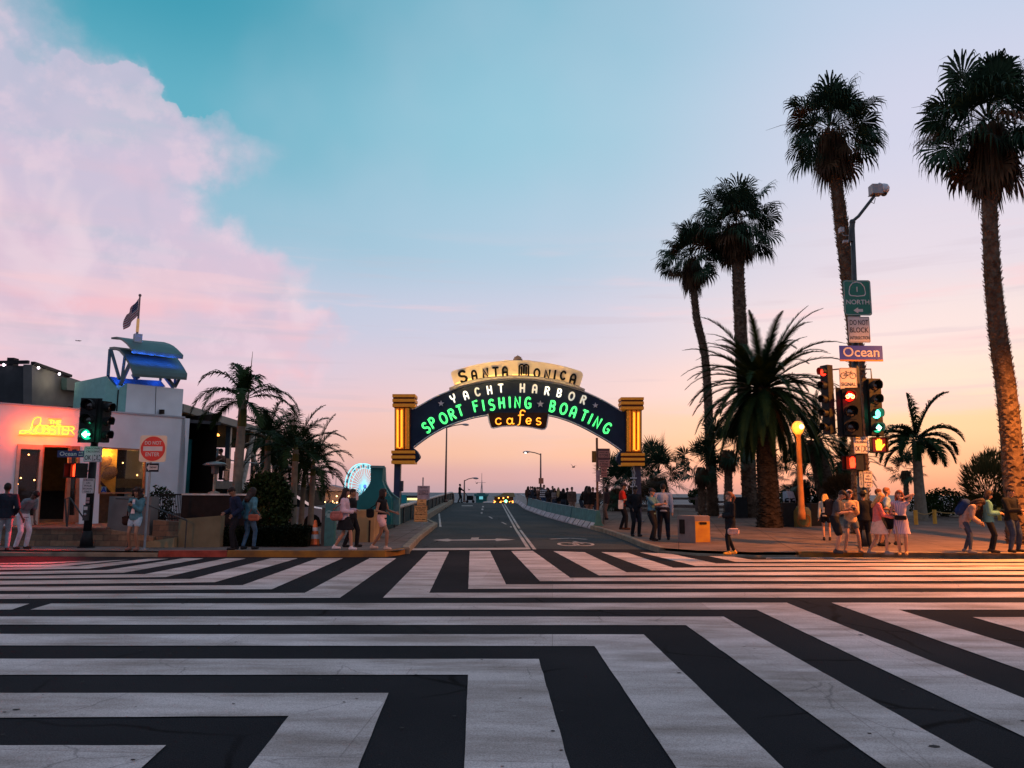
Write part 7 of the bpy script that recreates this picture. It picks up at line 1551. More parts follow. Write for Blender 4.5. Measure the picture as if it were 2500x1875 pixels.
for i in range(9000):
    f = rr.random(); x = rr.uniform(hx0, hx1); 
    if f < .55: p = Vector((x, YH + rr.uniform(-.06, .06), rr.uniform(.15, hz1)))
    else: p = Vector((x, YH + rr.uniform(0, 1.0), hz1 + rr.uniform(-.05, .08) + .06 * noise.noise(Vector((x * 2, 0, 3)))))
    a = Vector((rr.gauss(0, 1), rr.gauss(0, 1) - .5, rr.gauss(0, 1))).normalized(); s = a.cross(Vector((rr.random(), rr.random(), 1))).normalized() * .03; mb.add([p - s, p + s, p + a * .09], [(0, 1, 2)])
mb.build('foliage', hed, hd_); mb = MB(); mb.box(((hx0 + hx1) / 2, YH + .55, (hz1 + .1) / 2), (hx1 - hx0, .9, hz1 - .12)); mb.build('inner_branches', hed, hd_)
shrub('small dark plant growing behind the black railing', [((X(402, YF + .4), YF + .5, 1.3), (.45, .3, .55))], 53, shg, 900, .07)
# right side planting
shrub('large spiky agave like bush by the foot of the tallest palm', [bl2(2360, 2462, 1120, 1250, 43, 1.6), bl2(2400, 2450, 1105, 1170, 43.5, 1)], 61, leafmat('agave', (.035, .04, .014), (.11, .085, .03)), 3200, .12, spiky=1)
shrub('spiky low bush at the far right edge behind the man in black', [bl2(2492, 2560, 1150, 1250, 43, 1.6)], 62, MATS['agave'], 1400, .12, spiky=1)
shrub('rounded dune shrub left of the agave', [bl2(2255, 2350, 1192, 1262, 45, 1.6), bl2(2230, 2290, 1205, 1262, 44, 1.2)], 63, shg, 2600, .11)
shrub('dark shrub row right behind the bowed visitor', [bl2(2330, 2500, 1205, 1262, 43.5, 1.2)], 64, shy, 2600, .11)
shrub('dark rounded bush beyond the rail fence left of the lit trunk', [bl2(1680, 1730, 1193, 1235, 56, 1.2)], 65, shg, 900, .14); shrub('dark bushes behind the date palm trunk', [bl2(1900, 1985, 1185, 1262, 47, 1.4), bl2(1985, 2110, 1160, 1262, 47, 1.6)], 66, shg, 3600, .15)
shrub('low brown bush under the signal mast signs', [bl2(2020, 2090, 1168, 1215, 42, 1.0)], 67, leafmat('brown_bush', (.05, .025, .01), (.10, .05, .02)), 1200, .1, spiky=1)
# grass tufts along the planting bed: uncountable
mb = MB(); rr = random.Random(12)
for i in range(7000):
    x = rr.uniform(13.8, 34); y = Yg + 1.2 + rr.random() * 9; p = Vector((x, y, .2)); h = rr.uniform(.10, .32); a = rr.uniform(0, 6.28); l_ = Vector((math.cos(a) * .15, math.sin(a) * .15, h)); s = Vector((math.sin(a), -math.cos(a), 0)) * .02
    mb.add([p - s, p + s, p + l_], [(0, 1, 2)])
tag(mb.build('dune_grass', leafmat('dune_grass', (.035, .030, .010), (.08, .055, .02))), 'brownish dune grass covering the bed behind the rope fence', 'grass', kind='stuff')
# ---------------------------------------------------------------- people
skin = {'l': mat('skin_light', (.36, .18, .115), .5, noise_amt=.06), 'm': mat('skin_tan', (.24, .12, .07), .5, noise_amt=.06), 'd': mat('skin_dark', (.11, .055, .035), .5, noise_amt=.06)}
eye_m = mat('eye_dark', (.01, .008, .008), .2, noise_amt=0)
def cloth(c, name=None, **k):
    k.setdefault('spec', .25)
    n = name or 'cloth_%02d_%02d_%02d' % tuple(int(x * 99) for x in c); return mat(n, c, .85, noise_amt=k.pop('na', .18), nscale=9, bump=.7, bscale=11, **k)
def stripes(name, c1, c2, scale, axis='Z', duty=.5):
    if name in MATS: return MATS[name]
    m = bpy.data.materials.new(name); m.use_nodes = True; nt = m.node_tree; L = nt.links; b = nt.nodes['Principled BSDF']; MATS[name] = m
    tc = node(nt, 'ShaderNodeTexCoord'); w = node(nt, 'ShaderNodeTexWave', i_Scale=scale); w.bands_direction = axis; w.inputs['Distortion'].default_value = .6; L.new(tc.outputs['Object'], w.inputs[0])
    r = node(nt, 'ShaderNodeValToRGB'); r.color_ramp.elements[0].position = duty - .04; r.color_ramp.elements[1].position = duty + .04; r.color_ramp.elements[0].color = (*c1, 1); r.color_ramp.elements[1].color = (*c2, 1)
    L.new(w.outputs['Fac'], r.inputs[0]); L.new(r.outputs[0], b.inputs['Base Color']); b.inputs['Roughness'].default_value = .85; return m
def remesh(mb, vox, smooth=2):
    me = bpy.data.meshes.new('t'); me.from_pydata(mb.v, [], mb.f); o = bpy.data.objects.new('t', me); COL.objects.link(o)
    md = o.modifiers.new('r', 'REMESH'); md.mode = 'VOXEL'; md.voxel_size = vox; md.adaptivity = 0
    if smooth: sm_ = o.modifiers.new('s', 'SMOOTH'); sm_.iterations = smooth; sm_.factor = .5
    dg = bpy.context.evaluated_depsgraph_get(); r = bpy.data.meshes.new_from_object(o.evaluated_get(dg)); bpy.data.objects.remove(o); bpy.data.meshes.remove(me); return r
def cap(mb, a, b2, ra, rb, n=10):
    a = Vector(a); b2 = Vector(b2); d = b2 - a; ln = d.length
    if ln < 1e-4: mb.ball(a, max(ra, rb), n); return
    prof = []
    for i in range(5): t = -math.pi / 2 + math.pi / 2 * i / 4; prof.append((max(ra * math.cos(t), .0008), ra * math.sin(t)))
    for i in range(5): t = math.pi / 2 * i / 4; prof.append((max(rb * math.cos(t), .0008), ln + rb * math.sin(t)))
    mb.lathe(a, prof, n, ax=d)
def chain(mb, P, Rr, n=10):
    for i in range(len(P) - 1): cap(mb, P[i], P[i + 1], Rr[i], Rr[i + 1], n)
def loft(mb, C, X, Y, rad, n=16):      # elliptical rings: centres C, side axes X, depth axes Y
    vs = []
    for c, x, y, (rx, ry) in zip(C, X, Y, rad):
        for j in range(n): a = 2 * math.pi * j / n; vs.append(c + x * (rx * math.cos(a)) + y * (ry * math.sin(a)))
    k = len(C); fs = [(i * n + j, i * n + (j + 1) % n, (i + 1) * n + (j + 1) % n, (i + 1) * n + j) for i in range(k - 1) for j in range(n)]
    fs += [list(range(n))[::-1], [(k - 1) * n + j for j in range(n)]]; mb.add(vs, fs)
def ik(S_, T_, l1, l2, pole):
    d = T_ - S_; L_ = d.length
    if L_ > (l1 + l2) * .998: T_ = S_ + d.normalized() * (l1 + l2) * .998; d = T_ - S_; L_ = d.length
    L_ = max(L_, .08); a = (l1 * l1 - l2 * l2 + L_ * L_) / (2 * L_); h = math.sqrt(max(0, l1 * l1 - a * a)); dn = d.normalized(); p = (pole - dn * pole.dot(dn)).normalized(); return S_ + dn * a + p * h, T_
def person(label, u, v, d, H, yaw, top, bottom, hair, sk='l', fem=False, feet=((-.10, 0), (.10, 0)), hands=None, lean=0, side=0, headp=0, heady=0, shoe=(.02, .02, .022), sleeve='long', blen='long', vox=.0125, group=None, seat=None, topl=0, build=1.0, neckop=False, poleL=None, poleR=None, zoff=None, bag=None, hairc=(.02, .012, .01), zfeet=None):
    """u,v,d: photo position of the feet midpoint and distance; yaw 0 faces the viewer, 90 faces picture right"""
    p = PD(u, v, d); s = H / 1.7; zb = (.15 + rise(min(p.y, 66)) + .002) if zfeet is None else zfeet
    base = Vector((p.x, p.y, zb)); th = R(180 + yaw); Rm = Matrix.Rotation(th, 3, 'Z')
    Wd = lambda q_: base + Rm @ (Vector(q_) * s)
    vox_ = vox / s
    root = thing('person', label, 'person', base, group)
    # skeleton
    hw = .085 if not fem else .088; sw = (.168 if fem else .192) * build
    ank = [Vector((f[0], f[1], .085 + (f[2] if len(f) > 2 else 0))) for f in feet]
    hz = .915
    for i, sx in enumerate((-1, 1)):
        dx = ank[i].x - sx * hw; dy = ank[i].y; hz = min(hz, ank[i].z + math.sqrt(max(.05, .838 ** 2 - dx * dx - dy * dy)))
    if seat: hz = seat
    P0 = Vector((0, 0, hz)); le = R(lean); sd = R(side)
    def spine(t):                      # t metres above the pelvis, bending progressively
        k = min(1, t / .45); a = le * (.35 + .65 * k); b3_ = sd * (.4 + .6 * k); return P0 + Vector((math.sin(b3_) * t, math.sin(a) * t, math.cos(a) * math.cos(b3_) * t))
    def frame_(t):
        tg = (spine(t + .02) - spine(t)).normalized(); y = (Vector((0, 1, 0)) - tg * tg.y).normalized(); x = y.cross(tg).normalized(); return x, y, tg
    def rings(ts, rads): 
        C = []; X_ = []; Y_ = []
        for t in ts: x, y, tg = frame_(max(t, 0)); C.append(spine(t) if t >= 0 else P0 + Vector((0, 0, t))); X_.append(x); Y_.append(y)
        return C, X_, Y_, rads
    xs_, ys_, ts_ = frame_(.46); SH = [spine(.455) - xs_ * sw, spine(.455) + xs_ * sw]
    nb = spine(.53); hd_ = R(headp); hy = R(heady); xh, yh, zh = frame_(.5)
    upn = (zh * math.cos(hd_) + yh * math.sin(hd_)).normalized(); fwd = (yh * math.cos(hd_) - zh * math.sin(hd_)).normalized(); Rh = Matrix.Rotation(hy, 3, upn); fwd = Rh @ fwd; rgt = fwd.cross(upn).normalized()
    HC = nb + (zh * .5 + upn * .5).normalized() * .155 + fwd * .015; HM = Matrix((rgt, fwd, upn)).transposed()
    hp_ = hands or ((-.24, .02, .82), (.24, .02, .82)); l1, l2 = .285, .25
    EL = []; WR = []
    for i in range(2):
        t_ = Vector(hp_[i]); pole = [poleL, poleR][i]; pole = Vector(pole) if pole else Vector(((-1 if i == 0 else 1) * .5, -1, -.4))
        e, w = ik(SH[i], t_, l1, l2, pole); EL.append(e); WR.append(w)
    KN = []
    for i, sx in enumerate((-1, 1)):
        h_ = P0 + Vector((sx * hw, 0, -.02)); k, a = ik(h_, ank[i], .42, .42, Vector((sx * .08, 1, .15 if seat else 0))); KN.append((h_, k, a))
    f_ = build * (1.0 if not fem else .94)
    # body, one continuous skin
    mb = MB()
    wv = .105 if fem else .125
    loft(mb, *rings([-.08, .0, .08, .17, .27, .38, .46, .50], [(.12 * f_, .09), ((.165 if fem else .155) * f_, .105), (.145 * f_, .10), (wv * f_, .088), (.135 * f_, .10), (.15 * f_, .105), (.14 * f_, .08), (.07, .06)]))
    chain(mb, [SH[0], spine(.465), SH[1]], [.052, .062, .052]); chain(mb, [spine(.47), nb, HC - upn * .05], [.056, .050, .05])
    for i in range(2):
        chain(mb, [SH[i], SH[i].lerp(EL[i], .5), EL[i], EL[i].lerp(WR[i], .35), WR[i]], [.050 * f_, .043 * f_, .036 * f_, .037 * f_, .025])
        h_, k, a = KN[i]; chain(mb, [h_, h_.lerp(k, .4), k, k.lerp(a, .35), a.lerp(k, .1), a], [.086 * f_, .075 * f_, .051 * f_, .055 * f_, .036, .035])
        fd = Vector((.12 * (-1 if i == 0 else 1), 1, 0)).normalized(); cap(mb, a + Vector((0, 0, -.045)) - fd * .03, a + Vector((0, 0, -.052)) + fd * .13, .035, .026)
        hdir = (WR[i] - EL[i]).normalized(); cap(mb, WR[i], WR[i] + hdir * .07, .024, .030)
    mb.ball(HC, 1, 14, (.074, .093, .112), HM); cap(mb, HC + HM @ Vector((0, .045, -.05)), HC + HM @ Vector((0, .066, -.085)), .045, .028)
    cap(mb, HC + HM @ Vector((0, .09, .015)), HC + HM @ Vector((0, .108, -.022)), .009, .013)
    for sx in (-1, 1): cap(mb, HC + HM @ Vector((sx * .076, -.008, .012)), HC + HM @ Vector((sx * .076, -.012, -.03)), .013, .010)
    if len(label) and vox < .018:
        b2_ = remesh(mb, vox_)
    else: b2_ = remesh(mb, vox_, 1)
    mm = MB(); mm.v = [tuple(v_.co) for v_ in b2_.vertices]; mm.f = [list(p_.vertices) for p_ in b2_.polygons]; mm.mi = [0] * len(mm.f); bpy.data.meshes.remove(b2_)
    if vox < .018:                     # five separate, slightly curled fingers on each hand
        for i in range(2):
            hd2 = (WR[i] - EL[i]).normalized(); sx = -1 if i == 0 else 1; side_ = Vector((0, 1, 0)) - hd2 * hd2.y; side_ = side_.normalized() if side_.length > .2 else Vector((0, 0, 1)); pal = hd2.cross(side_) * sx; pb_ = WR[i] + hd2 * .075
            for q_, ln in ((-.026, .062), (-.009, .074), (.009, .078), (.026, .07)):
                o_ = pb_ + side_ * q_; k1_ = o_ + hd2 * ln * .5 + pal * .012; k2_ = k1_ + (hd2 * .7 + pal * .7).normalized() * ln * .5; chain(mm, [o_ - hd2 * .015, k1_, k2_], [.0095, .0085, .007], 6)
            o_ = WR[i] + hd2 * .03 + side_ * .026; chain(mm, [o_, o_ + (side_ * .7 + hd2 * .7) * .034, o_ + (side_ * .55 + hd2 * 1.0) * .058 + pal * .01], [.012, .010, .0085], 6)
    mm.v = [tuple(Wd(q_)) for q_ in mm.v]; bo_ = mm.build('body', skin[sk], root, smooth=True)
    def piece(mb_, name, m, vx=None, sm_=2, parent=None):
        r_ = remesh(mb_, (vx or vox_ * 1.05), sm_); o2 = MB(); o2.v = [tuple(Wd(v_.co)) for v_ in r_.vertices]; o2.f = [list(p_.vertices) for p_ in r_.polygons]; o2.mi = [0] * len(o2.f); bpy.data.meshes.remove(r_)
        return o2.build(name, m, root, smooth=True)
    if vox < .018:
        fm_ = MB()
        for sx in (-1, 1): fm_.ball(HC + HM @ Vector((sx * .030, .082, .010)), 1, 8, (.013, .010, .008), HM)
        fm_.v = [tuple(Wd(q_)) for q_ in fm_.v]; fm_.build('eyes', eye_m, root)
        fm_ = MB(); fm_.ball(HC + HM @ Vector((0, .094, -.052)), 1, 8, (.022, .010, .007), HM); fm_.v = [tuple(Wd(q_)) for q_ in fm_.v]; fm_.build('lips', mat('lips', (.30, .09, .07), .5, noise_amt=0), root)
        fm_ = MB()
        for sx in (-1, 1): cap(fm_, HC + HM @ Vector((sx * .018, .088, .030)), HC + HM @ Vector((sx * .046, .078, .031)), .004, .003, 6)
        fm_.v = [tuple(Wd(q_)) for q_ in fm_.v]; fm_.build('eyebrows', eye_m, root)
    # clothes
    g = .014
    def legs_to(frac, inf, name, m, hem=None):
        q_ = MB(); loft(q_, *rings([-.10, -.04, .03, .10], [(.13 * f_ + inf, .10 + inf), ((.162 if fem else .155) * f_ + inf, .108 + inf), (.16 * f_ + inf, .108 + inf), (.14 * f_ + inf, .098 + inf)]))
        for i in range(2):
            h_, k, a = KN[i]; hem_ = hem if hem else inf
            if frac <= .5: e_ = h_.lerp(k, frac * 2); chain(q_, [h_, h_.lerp(e_, .6), e_], [.088 * f_ + inf, .080 * f_ + hem_, .070 * f_ + hem_])
            else:
                f2 = (frac - .5) * 2; e_ = k.lerp(a, f2); chain(q_, [h_, h_.lerp(k, .45), k, k.lerp(e_, .4), e_], [.086 * f_ + inf, .076 * f_ + inf, .054 * f_ + inf, .052 * f_ + inf, (.037 if f2 > .7 else .046) + hem_])
        return piece(q_, name, m)
    bt, bm_ = bottom
    if bt == 'trousers': legs_to(.98, .018, 'trousers', bm_, .024)
    elif bt == 'jeans': legs_to(.97, .013, 'jeans', bm_, .016)
    elif bt == 'leggings': legs_to(.95, .008, 'leggings', bm_, .008)
    elif bt == 'shorts': legs_to(.42 if blen != 'short' else .22, .018, 'shorts', bm_, .026)
    elif bt == 'skirt':
        q_ = MB(); ln = {'short': .42, 'long': .55, 'mini': .33}.get(blen, .5); kx_ = (KN[0][1] + KN[1][1]) * .5
        C = []; X_ = []; Y_ = []; rd = []
        for i in range(7):
            t = i / 6; c = P0 + Vector((0, 0, .08 - ln * t)); c = c + Vector((kx_.x * .3 * t, kx_.y * .5 * t, 0)); st = abs(KN[0][1].y - KN[1][1].y) * .5 * t; C.append(c); X_.append(Vector((1, 0, 0))); Y_.append(Vector((0, 1, 0))); rd.append(((.145 + .055 * t + (.03 if i else 0)) * f_, (.11 + .06 * t) + st * .7))
        loft(q_, C[::-1], X_, Y_, rd[::-1]); piece(q_, 'skirt', bm_)
    tt_, tm = top; q_ = MB(); b0 = {'crop': .10, 'tee': -.05, 'jacket': -.08, 'coat': -.22, 'dress': -.36}[tt_]; inf = {'crop': .012, 'tee': .016, 'jacket': .028, 'coat': .030, 'dress': .016}[tt_]
    ts = [0, .08, .17, .27, .38, .46, .505]; rd = [((.165 if fem else .155) * f_ + inf, .11 + inf), (.148 * f_ + inf, .102 + inf), ((wv + .008) * f_ + inf, .092 + inf), (.138 * f_ + inf, .102 + inf), (.152 * f_ + inf, .107 + inf), (.145 * f_ + inf, .086 + inf), (.075 + inf * .6, .066 + inf * .6)]
    if b0 > 0: ts = ts[2:]; rd = rd[2:]; ts[0] = b0
    elif b0 <= -.2:
        ts = [b0, b0 * .5] + ts; w_ = .05 if tt_ == 'dress' else .02; rd = [(.175 * f_ + w_ + .01, .12 + w_), (.172 * f_ + w_ * .5, .12 + w_ * .5)] + rd
    else: ts = [b0] + ts; rd = [(.168 * f_ + inf, .114 + inf)] + rd
    loft(q_, *rings(ts, rd)); chain(q_, [SH[0], spine(.47), SH[1]], [.056 + inf * .7, .060 + inf * .7, .056 + inf * .7])
    if sleeve != 'none':
        for i in range(2):
            if sleeve == 'short': e_ = SH[i].lerp(EL[i], .72); chain(q_, [SH[i], e_], [.053 * f_ + inf, .052 * f_ + inf])
            else: w2 = EL[i].lerp(WR[i], .93 if sleeve == 'long' else .3); chain(q_, [SH[i], SH[i].lerp(EL[i], .5), EL[i], w2], [.052 * f_ + inf, .047 * f_ + inf, .041 * f_ + inf, .032 + inf])
    piece(q_, {'crop': 'top', 'tee': 'shirt', 'jacket': 'jacket', 'coat': 'coat', 'dress': 'dress'}[tt_], tm)
    if neckop:
        q_ = MB(); y2 = ys_; q_.prism([spine(.49) + ys_ * (.108 + inf) - xs_ * .035, spine(.49) + ys_ * (.108 + inf) + xs_ * .035, spine(.1) + ys_ * (.125 + inf) + xs_ * .055, spine(.1) + ys_ * (.125 + inf) - xs_ * .055], ys_ * .008); q_.v = [tuple(Wd(c_)) for c_ in q_.v]; q_.build('white_undershirt', neckop, root)
    # shoes
    if shoe:
        sm2 = cloth(shoe, na=.1)
        for i in range(2):
            a = KN[i][2]; fd = Vector((.12 * (-1 if i == 0 else 1), 1, 0)).normalized(); q_ = MB(); cap(q_, a + Vector((0, 0, -.04)) - fd * .032, a + Vector((0, 0, -.045)) + fd * .135, .046, .038); cap(q_, a + Vector((0, 0, -.05)) - fd * .02, a + Vector((0, 0, .01)), .044, .044)
            q_.v = [tuple((c_[0], c_[1], max(c_[2], a.z - .083))) for c_ in q_.v]; piece(q_, 'shoe', sm2, sm_=1)
    # hair
    hm = mat('hair_%02d_%02d' % (int(hairc[0] * 99), int(hairc[1] * 99)), hairc, .6, noise_amt=.35, nscale=30); Hh = lambda x, y, z: HC + HM @ Vector((x, y, z))
    if hair:
        kinds = hair.split('+'); q_ = MB()
        if kinds[0] in ('short', 'long', 'pony', 'curly', 'mid'):
            q_.ball(Hh(0, -.020, .026), 1, 14, (.084 if kinds[0] == 'short' else .092, .094, .105), HM)
            q_.ball(Hh(0, .004, .062), 1, 14, (.082, .097, .070) if kinds[0] != 'short' else (.078, .094, .064), HM)
            if kinds[0] in ('long', 'mid'):
                k_ = .30 if kinds[0] == 'long' else .13
                for sx in (-1, 0, 1): chain(q_, [Hh(sx * .045, -.05, .02), Hh(sx * .062, -.055, -.08), spine(.52 - k_ * .45) + xs_ * sx * .06 - ys_ * (.125), spine(.52 - k_) + xs_ * sx * .055 - ys_ * (.14)], [.05, .05, .048, .026])
                for sx in (-1, 1): chain(q_, [Hh(sx * .072, .01, .05), Hh(sx * .088, .008, -.04), Hh(sx * .090, .012, -.15)] , [.030, .036, .030])
            if kinds[0] == 'pony': q_.ball(Hh(0, -.11, .05), .03, 8); chain(q_, [Hh(0, -.12, .05), Hh(0, -.16, -.02), Hh(0, -.14, -.15)], [.028, .034, .014])
            if kinds[0] == 'curly':
                rr = random.Random(5)
                for i in range(70):
                    a = rr.uniform(R(38), R(178)) * (1 if rr.random() < .5 else -1); ez = rr.uniform(-.24, .13); rd_ = rr.uniform(.10, .155) * (1 if ez < .06 else .6); q_.ball(Hh(rd_ * math.sin(a), rd_ * math.cos(a) * .85 - .015, ez), rr.uniform(.030, .046), 8)
        if 'beanie' in kinds: pass
        if kinds[0] != 'none': piece(q_, 'hair', hm, sm_=1)
        if 'beanie' in kinds or 'cap' in kinds or 'hat' in kinds:
            q_ = MB(); q_.ball(Hh(0, -.014, .045), 1, 14, (.094, .106, .095), HM); ccol = {'beanie': (.55, .42, .38), 'cap': (.03, .03, .035), 'hat': (.012, .012, .012)}[[k_ for k_ in kinds if k_ in ('beanie', 'cap', 'hat')][0]]
            if 'cap' in kinds: cap(q_, Hh(-.03, .10, .055), Hh(.03, .10, .055), .02, .02); cap(q_, Hh(-.02, .14, .045), Hh(.02, .14, .045), .012, .012)
            if 'hat' in kinds: q_.lathe(Hh(0, -.01, .04), [(.10, -.01), (.17, 0), (.17, .012), (.10, .02)], 18, ax=upn)
            q_.f = [f for f in q_.f]; zc = .018; q2 = MB(); q2.v = q_.v; q2.f = q_.f; q2.mi = q_.mi
            lo_ = []
            for c_ in q2.v:
                r_ = HM.transposed() @ (Vector(c_) - HC); 
                if r_.z < zc: r_.z = zc
                lo_.append(tuple(HC + HM @ r_))
            q2.v = lo_; piece(q2, 'headwear', cloth(ccol, na=.2), sm_=1)
    person.J = dict(W=Wd, SH=SH, WR=WR, EL=EL, P0=P0, HC=HC, spine=spine, xs=xs_, ys=ys_, KN=KN, Rm=Rm, HM=HM)
    return root
def bagthing(name, label, c, size, col, strap=None, rot=0, cat='bag', rx=0):
    """soft bag: rounded remeshed body with flap and strap, world coordinates"""
    t = thing(name, label, cat, c); q_ = MB(); x, y, z = [a / 2 for a in size]; r = min(x, z) * .75 if min(x, z) * .75 < y * 1.6 else y * 1.2; Mz = Matrix.Rotation(rot, 3, 'Z') @ Matrix.Rotation(rx, 3, 'X')
    P = [Vector(c) + Mz @ Vector((sx * (x - r), sy * max(0, (y - r)), sz * (z - r))) for sx in (-1, 1) for sy in (-1, 1) for sz in (-1, 1)]
    for a in range(8):
        for b2 in range(a + 1, 8): cap(q_, P[a], P[b2], r, r, 8)
    r_ = remesh(q_, .018, 3); o2 = MB(); o2.v = [tuple(v_.co) for v_ in r_.vertices]; o2.f = [list(p_.vertices) for p_ in r_.polygons]; o2.mi = [0] * len(o2.f); bpy.data.meshes.remove(r_); o2.build('bag_body', cloth(col), t, smooth=True)
    f_ = MB(); f_.prism([Vector(c) + Mz @ Vector((sx * x * .85, -y - .004, z * zz)) for sx, zz in ((-1, .75), (1, .75), (.8, .05), (-.8, .05))], Mz @ Vector((0, -.012, 0))); f_.build('flap', cloth(tuple(a * .7 for a in col)), t)
    if strap:
        for s_ in strap: k_ = MB(); k_.tube([Vector(q2) for q2 in s_], .014, 6); k_.build('strap', cloth(tuple(a * .5 for a in col)), t)
    return t
def phone(label, c, rot=0):
    q_ = MB(); q_.box(c, (.075, .012, .15), rot); q_.box(Vector(c) + Matrix.Rotation(rot, 3, 'Z') @ Vector((.0, -.007, 0)), (.066, .002, .138), rot); to_origin(tag(q_.build('phone', mat('phone_black', (.012, .012, .015), .2, noise_amt=0)), label, 'phone'), c)
K = cloth; blk_c = K((.012, .013, .016), 'black_cloth'); navy_c = K((.012, .02, .045), 'navy_cloth'); denim = K((.09, .16, .24), 'denim_light', na=.3); denimd = K((.025, .045, .09), 'denim_dark', na=.3); tealden = K((.06, .16, .20), 'denim_jacket', na=.3); greyc = K((.16, .18, .20), 'grey_cloth'); whitec = K((.55, .52, .50), 'white_cloth'); dgrey = K((.05, .05, .06), 'charcoal_cloth')
def dd(v, hl_=1203, zz=.15): return G(1250, v, zz).y
# ---- left pavement
person('person in a dark padded jacket cut by the left edge of the picture', 4, 1346, 19.9, 1.70, -150, ('jacket', K((.018, .022, .032))), ('jeans', K((.22, .27, .30))), 'short', 'd', feet=((-.1, 0), (.1, .05)), hands=((-.2, .12, .95), (.2, .12, .95)))
person('person in a grey shirt and white trousers bending forward by the glass door', 50, 1339, 20.8, 1.62, 75, ('tee', greyc), ('trousers', K((.62, .62, .66), 'white_trousers')), 'short', 'd', True, feet=((-.12, .05), (.12, -.05)), hands=((-.16, .22, .80), (.16, .14, .86)), lean=26, headp=38, sleeve='short', shoe=(.06, .03, .025))
person('person with big curly hair holding a phone in a denim jacket and shorts', 326, 1341, 20.5, 1.60, -8, ('jacket', tealden), ('shorts', K((.30, .40, .48), 'denim_pale')), 'curly', 'm', True, hands=((-.05, .24, 1.23), (.05, .24, 1.23)), headp=12, blen='short', neckop=K((.62, .58, .62), 'white_top'), shoe=(.2, .1, .08), feet=((-.11, .02), (.12, 0)))
J = person.J; phone('phone held by the curly haired person', J['W']((0, .27, 1.28)), R(-8)); w_ = J['W']; c = w_((.25, .02, .82)); bagthing('shoulder_bag', 'dark bag at the hip of the curly haired person', c, (.24, .12, .26), (.03, .015, .012), [[w_((.25, .02, .95)), w_((.22, .04, 1.2)), w_((.12, .05, 1.42))]])
person('person in navy looking down beside the denim jacketed companion', 572, 1339, 21, 1.66, -50, ('jacket', navy_c), ('trousers', blk_c), 'short', 'm', lean=8, headp=30, hands=((-.2, .15, .95), (.12, .25, 1.0)), feet=((-.14, .10), (.12, -.10)))
person('person in a teal denim jacket carrying a salmon handbag, seen from behind', 604, 1339, 21.2, 1.64, 150, ('jacket', tealden), ('jeans', K((.05, .10, .16), 'jeans_blue', na=.3)), 'mid', 'm', True, lean=4, headp=15, hands=((-.24, .05, .9), (.22, .12, .95)), feet=((-.10, -.08), (.13, .10)))
J = person.J; w_ = J['W']; c = w_((.26, -.06, .88)); bagthing('handbag', 'salmon handbag on the arm of the denim jacketed person', c, (.30, .15, .19), (.34, .11, .07), [[c + Vector((-.14, 0, .1)), w_((.22, -.05, 1.2)), c + Vector((.14, 0, .1))]])
person('person in dark clothes walking close behind the one in the pink hoodie', 856, 1333, 22.3, 1.62, 80, ('jacket', blk_c), ('trousers', blk_c), 'short', 'm', feet=((-.1, .15), (.1, -.15)))
person('person in a pink hoodie and black skirt walking right with a pink bag', 838, 1335, 21.2, 1.66, 88, ('jacket', K((.55, .40, .44), 'pink_hoodie')), ('skirt', blk_c), 'mid', 'l', True, feet=((-.08, -.26, .01), (.08, .24)), hands=((-.12, .28, 1.08), (.14, .26, 1.04)), blen='short', shoe=(.55, .50, .52), headp=4)
J = person.J; w_ = J['W']; c = w_((.24, -.16, .93)); bagthing('shoulder_bag', 'round pink bag hanging at the back of the pink hoodie', c, (.34, .14, .26), (.36, .13, .11), [[c + Vector((-.1, 0, .16)), w_((.16, -.06, 1.25)), w_((.12, .02, 1.44))]], cat='bag')
q_ = MB(); c = w_((.0, .34, 1.46)); q_.lathe(c - Vector((0, 0, .1)), [(.028, 0), (.04, .18), (.042, .19)], 12); to_origin(tag(q_.build('paper_cup', K((.6, .45, .42))), 'pale paper cup just in front of the person in the pink hoodie', 'cup'), c)
person('person with long black hair in black top and pink shorts walking right', 930, 1335, 21.4, 1.66, 72, ('tee', blk_c), ('shorts', K((.60, .36, .34), 'pink_shorts')), 'long', 'm', True, feet=((-.07, -.30, .01), (.08, .20)), hands=((-.20, .30, 1.02), (.22, .22, 1.02)), blen='short', sleeve='none', shoe=(.5, .35, .28), heady=38)
J = person.J; w_ = J['W']; c = w_((.12, -.30, 1.0)); bagthing('shoulder_bag', 'black shoulder bag behind the long haired person in black', c, (.20, .26, .26), (.012, .012, .014), [[c + Vector((0, 0, .13)), w_((.05, -.14, 1.25)), w_((-.05, .0, 1.46))]])
# ---- far walker with pushchair
person('distant person pushing a pushchair at the crest of the road', 1122, 1229, 72, 1.72, 88, ('jacket', blk_c), ('trousers', blk_c), 'short', 'm', feet=((-.08, -.15), (.08, .15)), hands=((-.1, .42, 1.05), (.1, .42, 1.05)), vox=.024, zfeet=rise(70) - .02)
J = person.J; w_ = J['W']; c = w_((0, .95, .45)); t = thing('pushchair', 'dark pushchair at the crest of the road', 'pushchair', c); q_ = MB(); q_.box(c, (.6, .42, .4)); q_.tube([c + Vector((-.2, -.2, .1)), c + Vector((-.55, -.2, .6))], .03, 6); q_.build('seat', blk_c, t); 
for dx in (-.25, .3): q_ = MB(); q_.lathe(c + Vector((dx, -.25, -.32)), [(.13, 0), (.13, .05)], 12, ax=(0, 1, 0)); q_.build('wheel', MATS['tyre'], t)
